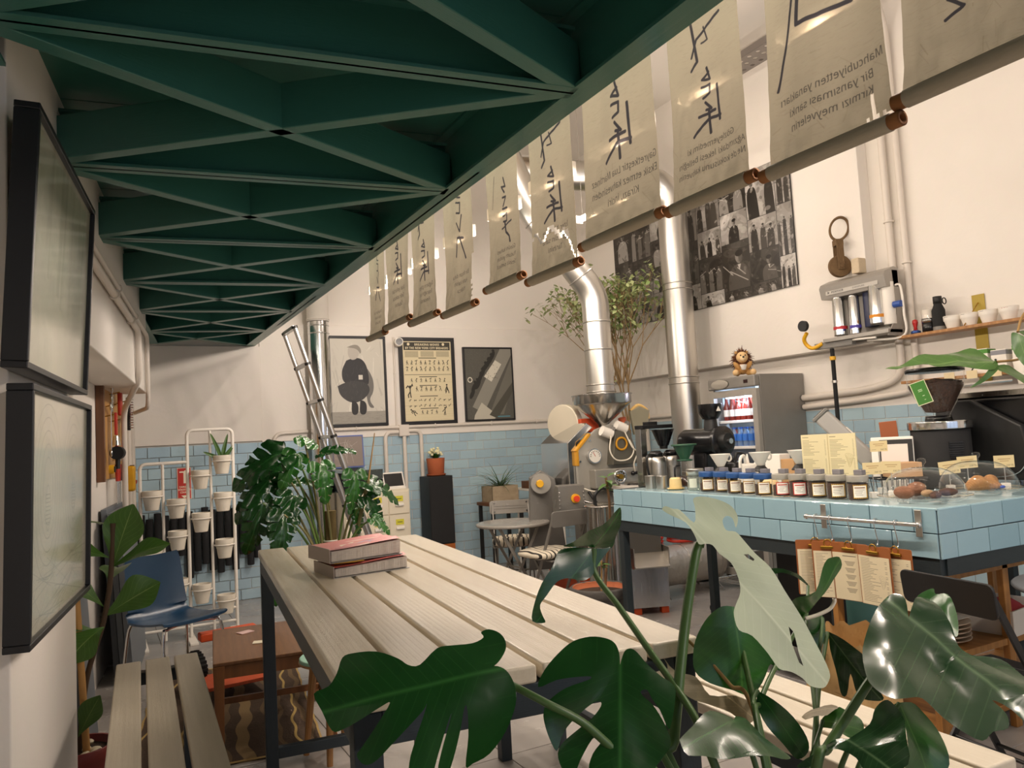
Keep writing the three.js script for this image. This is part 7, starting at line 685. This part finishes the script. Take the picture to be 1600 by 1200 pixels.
{ const tx = ctex(512, 512, (c, w, h) => { c.fillStyle = '#b8945f'; c.fillRect(0, 0, w, h); for (let i = 0; i < 5000; i++) { c.fillStyle = `rgba(${rnd() < 0.5 ? '120,84,44' : '220,180,120'},${0.16 * rnd()})`; c.fillRect(rnd(0, w), rnd(0, h), rnd(1, 3), rnd(4, 14)); } c.strokeStyle = 'rgba(110,76,40,0.5)'; c.lineWidth = 2; for (let i = 0; i < 22; i++) { c.beginPath(); const x = rnd(0, w), y = rnd(0, 220); c.moveTo(x, y); c.lineTo(x + rnd(-50, 50), y + rnd(20, 70)); c.stroke(); } c.fillStyle = '#2f3554'; c.font = 'bold 58px sans-serif'; for (const x of [20, 280]) { c.fillText('US', x, 300); c.fillText('ELI', x + 110, 320); } });
  const g = new THREE.CylinderGeometry(0.19, 0.2, 0.72, 60, 40, true); warp(g, (v) => { const y = v.y + 0.36, a = Math.atan2(v.z, v.x), q = (s) => Math.sign(s) * Math.pow(Math.abs(s), 0.65); const k = 1 + 0.04 * N3(Math.cos(a) * 3, y * 6, Math.sin(a) * 3) + (y > 0.5 ? 0.1 * N3(Math.cos(a) * 4, y * 9, 2 + Math.sin(a) * 4) - 0.45 * (y - 0.5) : 0); const r = 0.195; v.set(q(Math.cos(a)) * r * k, y + 0.012 + (y > 0.68 ? 0.03 * N3(Math.cos(a) * 5, Math.sin(a) * 5, 1) : 0), q(Math.sin(a)) * r * 0.75 * k); }); tx.wrapS = THREE.RepeatWrapping;
  const t = thing('coffee_sack', 'brown paper coffee sack with blue lettering between bench and black chair', 'sack', [2.36, 0, -1.93], 0.5); t.scale.y = 0.9; obj('sack_wall', g, mat('#ffffff', 0.9, { map: tx }), t); obj('sack_base', cy(0.19, 0.19, 0.01, 0, 0.006, 0).scale(1, 1, 0.75), mat('#a87c48', 0.9), t); obj('coffee_fill', new THREE.SphereGeometry(0.17, 24, 12, 0, 2 * PI, 0, PI / 2).scale(1, 0.3, 0.75).translate(0, 0.56, 0), mat('#a07a4c', 0.95, { bumpMap: grainT, bumpScale: 0.004 }), t); }
// ---------------------------------------------------------------- monsteras and the trailing plant
function leafSheet(pl, holes, fold, bend, wave, edge = 0.022, ph = 0) {        // outline in mm (along midrib, across) -> curved sheet in metres
  const pts = pl.map((p) => [p[0] / 1000, p[1] / 1000]), len = Math.max(...pts.map((p) => p[0])), wid = Math.max(...pts.map((p) => Math.abs(p[1]))), sh = new THREE.Shape(); const v2 = pts.map((p) => new THREE.Vector2(...p)), sm = new THREE.SplineCurve([...v2, v2[0]]);
  sh.setFromPoints(sm.getPoints(v2.length * 3).slice(0, -1)); for (const h of holes) sh.holes.push(new THREE.Path(h.map((p) => new THREE.Vector2(p[0] / 1000, p[1] / 1000))));
  let g = clean(new THREE.ShapeGeometry(sh)); g = new TessellateModifier(edge, 7).modify(g); const p = g.attributes.position, uv = new Float32Array(p.count * 2);
  for (let i = 0; i < p.count; i++) { const x = p.getX(i), y = p.getY(i), a = Math.abs(y), k = x / len; p.setZ(i, -fold * 0.5 * (Math.sqrt(a * a + 0.0004) - 0.02) + 0.6 * fold * a * a / wid - bend * (k * k - 0.3 * k) * 1.2 + wave * (0.6 * Math.sin(28 * x * (0.25 / len) - 26 * a + ph) * Math.min(1, a / 0.04) + 0.8 * N3(x * 9 + ph, y * 9, ph))); uv[2 * i] = 0.5 + 0.5 * y / wid; uv[2 * i + 1] = Math.max(0, k); }
  g.setAttribute('uv', new THREE.BufferAttribute(uv, 2)); g.deleteAttribute('normal'); g = mergeVertices(g, 1e-5); g.computeVertexNormals(); return g;
}
const basis = (A, e1, n) => { const E = V3(...e1).normalize(), Nn = V3(...n); Nn.addScaledVector(E, -Nn.dot(E)).normalize(); return new THREE.Matrix4().makeBasis(E, Nn.clone().cross(E), Nn).setPosition(...A); };
LM.monGloss = leafM('#2a4a2a', '#1f3a22', '#5a7452', 0.2, 10); LM.vine = leafM('#557a3c', '#3c6128', '#7c9a5c', 0.3, 8); LM.dry = leafM('#8f8264', '#6f6448', '#a89a78', 0.7, 9);
const HERO = [
  ['monDark', [0.526,1.061,-1.112], [-0.968,-0.092,-0.232], [-0.241,0.595,0.767], [[-1,0],[-12,-4],[-26,-12],[-41,-28],[-46,-43],[-40,-58],[-24,-68],[-10,-66],[-12,-57],[8,-51],[43,-53],[66,-52],[97,-32],[115,-36],[128,-49],[158,-68],[194,-76],[211,-74],[222,-53],[237,-36],[259,-30],[250,-1],[239,29],[223,31],[194,24],[164,15],[151,13],[171,35],[199,62],[209,73],[200,89],[183,88],[155,70],[128,52],[105,36],[98,27],[104,40],[124,74],[139,104],[143,135],[121,143],[96,101],[79,71],[65,49],[71,62],[91,99],[101,123],[96,140],[76,112],[56,73],[44,45],[40,48],[47,85],[61,126],[50,125],[23,118],[-9,92],[-34,58],[-41,34],[-38,14],[-30,1],[-16,-6]], 0.2, 0.015, 0.008, []],
  ['monDark', [0.747,1.04,-1.063], [-0.33,-0.88,0.341], [-0.4,0.458,0.794], [[-2,0],[-21,-2],[-36,-10],[-43,-26],[-44,-50],[-34,-78],[-13,-101],[16,-123],[44,-132],[31,-103],[24,-72],[21,-48],[27,-52],[42,-87],[63,-113],[81,-121],[99,-118],[119,-109],[135,-97],[117,-91],[99,-82],[77,-62],[61,-43],[57,-32],[64,-30],[82,-43],[101,-65],[121,-87],[138,-95],[158,-88],[176,-73],[145,-60],[113,-42],[109,-29],[116,-28],[134,-41],[158,-47],[183,-36],[196,-4],[181,29],[146,55],[117,77],[100,78],[77,67],[56,52],[44,37],[37,33],[34,43],[46,50],[63,63],[90,76],[75,82],[50,87],[24,88],[11,68],[-6,45],[-23,29],[-29,18],[-25,8],[-14,3]], 0.18, -0.01, 0.008, []],
  ['monDark', [0.876,1.191,-1.312], [0.411,0.752,0.516], [0.041,-0.58,0.814], [[0,0],[-2,33],[-12,88],[3,75],[21,54],[54,24],[89,11],[100,2],[78,-18],[55,-30],[30,-43],[14,-46],[7,-29]], 0.2, 0.01, 0.006, []],
  ['monDark', [0.876,1.191,-1.312], [-0.761,-0.648,0.039], [-0.183,0.272,0.945], [[0,0],[-16,17],[-28,27],[9,26],[40,30],[66,22],[82,-4],[104,-18],[137,-17],[159,-15],[170,0],[176,14],[191,-7],[167,-24],[127,-40],[88,-44],[60,-52],[43,-47],[21,-26]], 0.25, 0.015, 0.01, []],
  ['monPale', [1.025,1.198,-1.151], [0.291,-0.735,0.612], [-0.18,0.586,0.79], [[-1,-1],[-7,-12],[-27,-5],[-55,0],[-84,-12],[-103,-17],[-105,-6],[-92,2],[-82,13],[-46,15],[-68,43],[-88,58],[-78,80],[-55,100],[-30,110],[-7,104],[7,84],[-11,93],[-22,87],[-19,72],[0,62],[13,77],[33,77],[68,74],[104,76],[150,65],[185,59],[219,52],[259,39],[299,22],[310,7],[312,-13],[296,-31],[280,-32],[260,-41],[244,-57],[215,-55],[177,-59],[156,-75],[132,-62],[121,-46],[107,-14],[85,5],[56,15],[29,9],[9,10]], 0.15, 0.012, 0.006, [[[57,51],[61,60],[75,62],[77,57],[66,51]],[[203,18],[215,19],[247,-4],[266,-14],[258,-16],[228,-2]]]],
  ['mon', [1.098,1.064,-1.168], [-0.102,-0.969,0.225], [-0.175,0.24,0.955], [[-2,3],[-4,-24],[8,-52],[29,-77],[55,-96],[80,-102],[111,-98],[134,-69],[151,-20],[163,20],[131,54],[110,71],[124,88],[103,95],[75,70],[54,36],[39,6]], 0.15, 0.015, 0.008, []],
  ['dry', [1.082,0.873,-1.112], [-0.645,0.6,-0.474], [-0.042,0.592,0.805], [[197,-2],[165,11],[126,-1],[93,20],[46,-15],[12,-24],[-2,-2],[10,21],[45,23],[87,37],[129,52],[174,42],[198,37],[180,14]], 0.3, 0.015, 0.012, []],
  ['monDark', [1.064,0.931,-1.083], [0.161,-0.73,0.664], [-0.602,0.46,0.652], [[-2,1],[27,15],[67,25],[104,24],[123,11],[122,-13],[91,-18],[55,-24],[21,-17]], 0.2, 0.03, 0.01, []],
  ['monDark', [0.94,0.922,-1.014], [-0.953,0.1,0.286], [0.182,0.943,0.28], [[144,-14],[88,-28],[25,-35],[0,-7],[9,1],[-21,-10],[-35,1],[-18,47],[-5,97],[16,103],[60,89],[95,58],[126,33],[159,15]], 0.2, 0.02, 0.01, []],
  ['monGloss', [1.333,1.046,-0.951], [-0.005,-0.508,0.861], [-0.194,0.845,0.497], [[-2,-1],[-35,26],[-53,26],[-58,6],[-40,-46],[-11,-99],[20,-142],[65,-183],[93,-194],[121,-192],[131,-170],[139,-140],[166,-128],[196,-116],[227,-101],[225,-75],[232,-49],[212,-26],[186,-26],[212,-9],[257,-4],[225,59],[185,81],[140,83],[117,58],[102,37],[80,31],[54,45],[32,54],[-1,70],[-23,77],[-30,52],[-16,22]], 0.22, 0.02, 0.016, []],
  ['mon', [1.362,1.042,-0.97], [0.321,-0.124,0.939], [-0.516,0.809,0.283], [[-2,-1],[-2,43],[9,66],[21,79],[27,68],[48,71],[70,35],[80,-9],[67,-8],[40,25],[15,42]], 0.15, 0.02, 0.01, []],
  ['mon', [1.325,1.008,-1.198], [0.379,0.777,0.502], [-0.178,-0.471,0.864], [[19,58],[43,64],[82,30],[122,29],[137,27],[149,8],[128,-21],[100,-17],[48,-3],[2,-6],[-2,14],[9,40]], 0.35, 0.02, 0.02, []],
  ['monGloss', [1.329,0.983,-1.141], [-0.002,-0.71,0.704], [-0.907,0.298,0.297], [[-2,2],[30,19],[82,31],[115,15],[151,7],[146,-12],[124,-30],[85,-15],[111,-49],[101,-56],[62,-34],[28,-17]], 0.25, 0.03, 0.015, []],
  ['monGloss', [1.078,0.895,-0.896], [-0.125,-0.145,0.982], [-0.639,0.769,0.032], [[-7,3],[6,43],[0,68],[5,84],[19,91],[47,79],[83,36],[82,5],[78,-20],[52,-28],[24,-17],[-7,-23],[-33,-43],[-41,-66],[-59,-83],[-55,-49],[-32,-13]], 0.25, 0.02, 0.012, []],
  ['mon', [1.276,0.902,-0.948], [-0.292,-0.722,0.627], [0.003,0.655,0.756], [[1,-11],[-5,30],[12,48],[42,63],[76,58],[117,42],[148,-23],[130,-58],[81,-27],[38,-8]], 0.2, 0.02, 0.012, []],
  ['mon', [1.153,0.879,-1.016], [0.695,-0.006,0.719], [-0.318,0.895,0.314], [[-7,-14],[1,8],[33,37],[64,31],[69,3],[47,-27],[14,-19]], 0.2, 0.02, 0.01, []],
  ['dry', [1.182,0.896,-1.01], [-0.941,-0.025,-0.338], [0.005,0.996,-0.089], [[68,-1],[27,-14],[-10,-13],[8,13],[45,33],[69,27]], 0.5, 0.01, 0.01, []],
  ['monDark', [1.416,1.05,-1.259], [-0.924,0.382,0.031], [-0.098,-0.314,0.944], [[116,-2],[93,-15],[54,-18],[14,-8],[-9,1],[19,-4],[56,-10],[87,-7],[103,4]], 0.4, 0.02, 0.01, []],
  ['monDark', [1.37,0.998,-1.186], [-0.61,-0.657,0.444], [0.114,0.481,0.869], [[25,-46],[-4,-13],[-7,7],[24,10],[77,10],[83,-10],[69,-26],[48,-39]], 0.3, 0.02, 0.01, []],
];
{ const t = thing('monstera_plant', 'large monstera in the foreground with split leaves across the view', 'plant'), X = 0.98, Z = -0.9;
  HERO.forEach(([m, A, e1, n, pl, fo, be, wa, hl], i) => obj('leaf', leafSheet(pl, hl, fo, be, wa, 0.022, i * 1.7).applyMatrix4(basis(A, e1, n)), LM[m], t));
  const st = (pts, r0, r1 = r0 * 0.7, m = mat('#3f5c2c', 0.4)) => obj('leaf_stem', sweep(curve([...pts, [X + (pts[pts.length - 1][0] - X) * 0.4, 0.62, Z - 0.06], [X, 0.43, Z]]).getPoints(40), (k) => r1 + (r0 - r1) * k, 10), m, t);
  st([[0.54, 1.05, -1.128], [0.578, 1.027, -1.11], [0.61, 1.006, -1.071], [0.659, 0.973, -1.047], [0.708, 0.922, -1.025], [0.78, 0.864, -1.0]], 0.008); st([[0.876, 1.191, -1.312], [0.871, 1.142, -1.306], [0.889, 1.082, -1.256], [0.906, 1.013, -1.196], [0.905, 0.96, -1.12], [0.898, 0.929, -1.07], [0.895, 0.894, -1.04], [0.9, 0.83, -1.01]], 0.008);
  st([[1.036, 1.195, -1.168], [1.027, 1.194, -1.172], [1.005, 1.158, -1.165], [0.963, 1.063, -1.15], [0.909, 0.954, -1.119], [0.874, 0.881, -1.098], [0.859, 0.843, -1.087]], 0.012, 0.008); st([[1.345, 1.04, -0.965], [1.28, 0.99, -0.955], [1.176, 0.969, -0.925], [1.119, 0.906, -0.941], [1.077, 0.871, -0.944], [1.044, 0.847, -0.941]], 0.01); st([[1.33, 1.01, -1.195], [1.267, 0.982, -1.174], [1.154, 0.946, -1.124], [1.068, 0.911, -1.082], [1.011, 0.894, -1.035]], 0.006); st([[0.771, 1.028, -1.1], [0.765, 0.99, -1.08], [0.8, 0.9, -1.04]], 0.007); st([[1.006, 1.011, -1.199], [1.033, 0.968, -1.165], [1.05, 0.931, -1.136], [1.071, 0.891, -1.105]], 0.005, 0.003, M.dryStem); st([[1.064, 0.933, -1.082], [1.042, 0.919, -1.073], [1.022, 0.886, -1.041]], 0.006); st([[1.12, 1.057, -1.191], [1.1, 0.98, -1.15], [1.04, 0.88, -1.06]], 0.007); st([[0.94, 0.922, -1.014], [0.95, 0.85, -0.98]], 0.006); st([[1.329, 0.983, -1.141], [1.22, 0.9, -1.08], [1.1, 0.8, -1.0]], 0.006); st([[1.095, 0.887, -0.91], [1.06, 0.82, -0.92]], 0.006); st([[1.276, 0.902, -0.948], [1.15, 0.83, -0.94]], 0.006); st([[1.37, 0.998, -1.186], [1.2, 0.87, -1.07]], 0.005); st([[1.416, 1.05, -1.259], [1.3, 0.97, -1.17], [1.14, 0.85, -1.02]], 0.005); st([[1.153, 0.879, -1.016], [1.06, 0.8, -0.98]], 0.005);
  obj('dried_tendril', tube([[1.289, 1.015, -1.159], [1.311, 1.021, -1.147], [1.334, 1.032, -1.134], [1.343, 1.047, -1.128], [1.342, 1.053, -1.128]], 0.004, 30), M.offwhite, t);
  obj('pot', lathe([[0.001, 0], [0.12, 0], [0.15, 0.4], [0.158, 0.405], [0.158, 0.45], [0.14, 0.45], [0.135, 0.42], [0.001, 0.42]], X, 0, Z), M.terracotta, t); obj('soil', cy(0.136, 0.136, 0.02, X, 0.43, Z), M.soil, t); }
// generic split leaf used for the monstera at the back
const splitOutline = (k) => { const R = [], cut = [0.5, 0.35, 0.3, 0.45]; const side = (s) => { const a = [[-60, 40 * s], [-130, 130 * s], [-110, 260 * s], [-10, 350 * s]]; for (let i = 0; i < 4; i++) { const u = 90 + i * 200, w = 380 - i * 62, c = 0.3 + 0.14 * ((i + k) % 3); a.push([u, w * s * (1 + 0.04 * ((i + k) % 2))], [u + 110, (w - 22) * s], [u + 84, w * c * s], [u + 104, w * c * s * 0.94], [u + 170, (w - 40) * s]); } return a; }; const l = side(1), r = side(-1); return [[0, 0], ...l, [1000, 0], ...r.reverse()]; };
const SPLIT = [0, 1, 2].map((k) => leafSheet(splitOutline(k), [], 0.35, 0.28 + 0.1 * k, 0.05, 0.11, k * 2));
{ const t = thing('monstera_plant', 'bushy monstera in a pot behind the high table, beside the ladder', 'plant'), C = V3(1.25, 0.52, -4.75), stemM = [mat('#5d7a36', 0.5), mat('#7a7448', 0.6)];
  obj('pot', lathe([[0.001, 0], [0.15, 0], [0.19, 0.42], [0.2, 0.43], [0.2, 0.48], [0.18, 0.48], [0.175, 0.44], [0.001, 0.44]], C.x, 0, C.z), M.blackMatte, t); obj('soil', cy(0.175, 0.175, 0.02, C.x, 0.45, C.z), M.soil, t); obj('moss_pole', warp(cy(0.035, 0.035, 0.6, C.x, 0.74, C.z, 16), (v) => { v.x += 0.008 * N3(v.x * 60, v.y * 40, v.z * 60); }), mat('#6b5a35', 0.95), t);
  // leaf base, tip direction, facing, size, variant, tone
  const LV = [[[0.98, 1.42, -4.75], [-0.9, -0.45, 0.2], [0, 0.75, 0.65], 0.36, 0, 'monDark'], [[1.1, 1.45, -4.7], [0.25, 0.35, -0.6], [0.1, 0.6, 0.8], 0.2, 1, 'mon'], [[1.05, 1.4, -4.72], [-0.35, -0.6, 0.3], [0.1, 0.5, 0.9], 0.22, 2, 'mon'], [[1.16, 1.33, -4.6], [0.1, -0.75, 0.25], [0.1, 0.35, 0.95], 0.23, 1, 'mon'], [[1.34, 1.27, -4.5], [-0.1, -0.95, 0.15], [0.1, 0.25, 1], 0.22, 0, 'mon'], [[1.42, 1.2, -4.5], [0.85, -0.35, 0.25], [0, 0.8, 0.6], 0.22, 2, 'monDark'], [[1.4, 1.12, -4.5], [0.5, -0.75, 0.2], [0.2, 0.4, 0.9], 0.2, 1, 'monDark'], [[0.9, 1.25, -4.8], [-0.75, -0.7, 0.2], [-0.1, 0.6, 0.8], 0.3, 1, 'monDark'], [[0.85, 1.12, -4.75], [-0.35, -0.95, 0.15], [0, 0.3, 1], 0.3, 2, 'monDark'], [[0.95, 1.05, -4.65], [-0.2, -0.95, 0.25], [0.1, 0.4, 0.9], 0.26, 0, 'monDark'], [[1.02, 1.15, -4.7], [-0.55, -0.65, 0.4], [0.2, 0.6, 0.8], 0.26, 2, 'monDark'], [[1.0, 1.3, -4.85], [-0.9, -0.1, -0.3], [0, 0.9, 0.5], 0.3, 1, 'monDark'], [[1.42, 1.0, -4.45], [0.55, -0.5, 0.4], [0.1, 0.7, 0.7], 0.14, 0, 'mon'], [[1.36, 1.05, -4.6], [0.2, -0.9, 0.3], [0.3, 0.3, 0.9], 0.15, 1, 'mon'], [[1.2, 1.2, -4.75], [0.0, 0.4, -0.9], [0, 0.9, 0.3], 0.2, 2, 'mon'], [[1.22, 1.4, -4.8], [0.5, 0.1, 0.4], [-0.1, 0.9, 0.4], 0.22, 0, 'monDark'], [[0.88, 0.66, -4.5], [-0.55, -0.8, 0.2], [0.1, 0.4, 0.9], 0.16, 2, 'mon'], [[1.1, 1.22, -4.9], [-0.5, 0.2, -0.8], [0, 1, 0.2], 0.28, 1, 'monDark']];
  LV.forEach(([b, d, n, s, k, m], i) => { const l = obj('leaf', SPLIT[k], LM[m], t); l.applyMatrix4(basis(b, d, n)); l.scale.setScalar(s); const B = V3(...b), base = C.clone().add(V3(rnd(-0.04, 0.04), 0, rnd(-0.04, 0.04))), mid = base.clone().lerp(B, 0.55).add(V3(0, 0.1, 0)); obj('leaf_stem', sweep(curve([base.toArray(), mid.toArray(), B.toArray()]).getPoints(16), (q) => 0.009 - 0.004 * q, 7), stemM[i % 2], t); });
  obj('cut_stem', rod([C.x + 0.05, 0.5, C.z], [1.42, 1.22, -4.5], 0.014, 0.011), stemM[1], t); obj('new_shoot', rod([1.42, 1.22, -4.5], [1.47, 1.5, -4.5], 0.006, 0.003), M.dryStem, t); obj('tie_string', torus(0.05, 0.005, 0, 0, 0).rotateX(PI / 2).translate(C.x, 0.86, C.z), M.offwhite, t); }
const VINE = [
  ['vine', [3.859,1.664,-2.169], [-0.692,0.069,-0.719], [-0.331,0.855,0.4], [[494,7],[439,-35],[375,-69],[297,-96],[213,-78],[160,-136],[84,-155],[25,-101],[-9,-28],[16,48],[85,53],[168,58],[248,35],[326,-10],[384,-4],[440,23]], 0.25, 0.03, 0.02, []],
  ['vine', [3.856,1.668,-2.17], [-0.775,-0.61,-0.164], [-0.342,0.187,0.921], [[-5,-8],[19,27],[100,29],[169,11],[195,-2],[120,3],[60,-1]], 0.2, 0.02, 0.01, []],
  ['vine', [3.855,1.64,-2.172], [0.701,-0.424,0.573], [-0.156,0.693,0.704], [[-2,10],[61,47],[136,38],[252,18],[184,-59],[98,-38],[10,-28]], 0.2, 0.02, 0.01, []],
  ['vine', [3.898,1.797,-2.079], [-0.073,-0.97,0.23], [-0.808,0.193,0.556], [[-1,-5],[-1,-27],[72,-40],[131,-28],[169,-4],[107,31],[42,32]], 0.3, 0.02, 0.01, []],
  ['vine', [3.899,1.803,-2.079], [0.65,-0.625,0.433], [-0.247,0.365,0.898], [[0,0],[55,1],[117,-24],[175,-7],[106,58],[39,47]], 0.3, 0.02, 0.01, []],
];
{ const t = thing('trailing_plant', 'trailing plant on the espresso machine with leaves over the grinder', 'plant'), P = [4.42, 1.567, -2.3]; VINE.forEach(([m, A, e1, n, pl, fo, be, wa, hl], i) => obj('leaf', leafSheet(pl, hl, fo, be, wa, 0.04, i).applyMatrix4(basis(A, e1, n)), LM.vine, t)); obj('vine_stem', tube([[3.899, 1.8, -2.079], [3.971, 1.878, -2.09], [4.12, 1.936, -2.119], [4.3, 1.9, -2.2], [4.42, 1.72, -2.3]], 0.006, 40), M.dryStem, t); obj('vine_stem', tube([[3.858, 1.666, -2.169], [4.02, 1.68, -2.14], [4.22, 1.75, -2.16], [4.42, 1.7, -2.3]], 0.006, 40), M.dryStem, t); obj('pot', lathe([[0.001, 0], [0.07, 0], [0.09, 0.14], [0.08, 0.14], [0.07, 0.12], [0.001, 0.12]], ...P), M.white, t); obj('soil', cy(0.075, 0.075, 0.01, P[0], P[1] + 0.12, P[2]), M.soil, t); }
renderer.render(scene, camera);
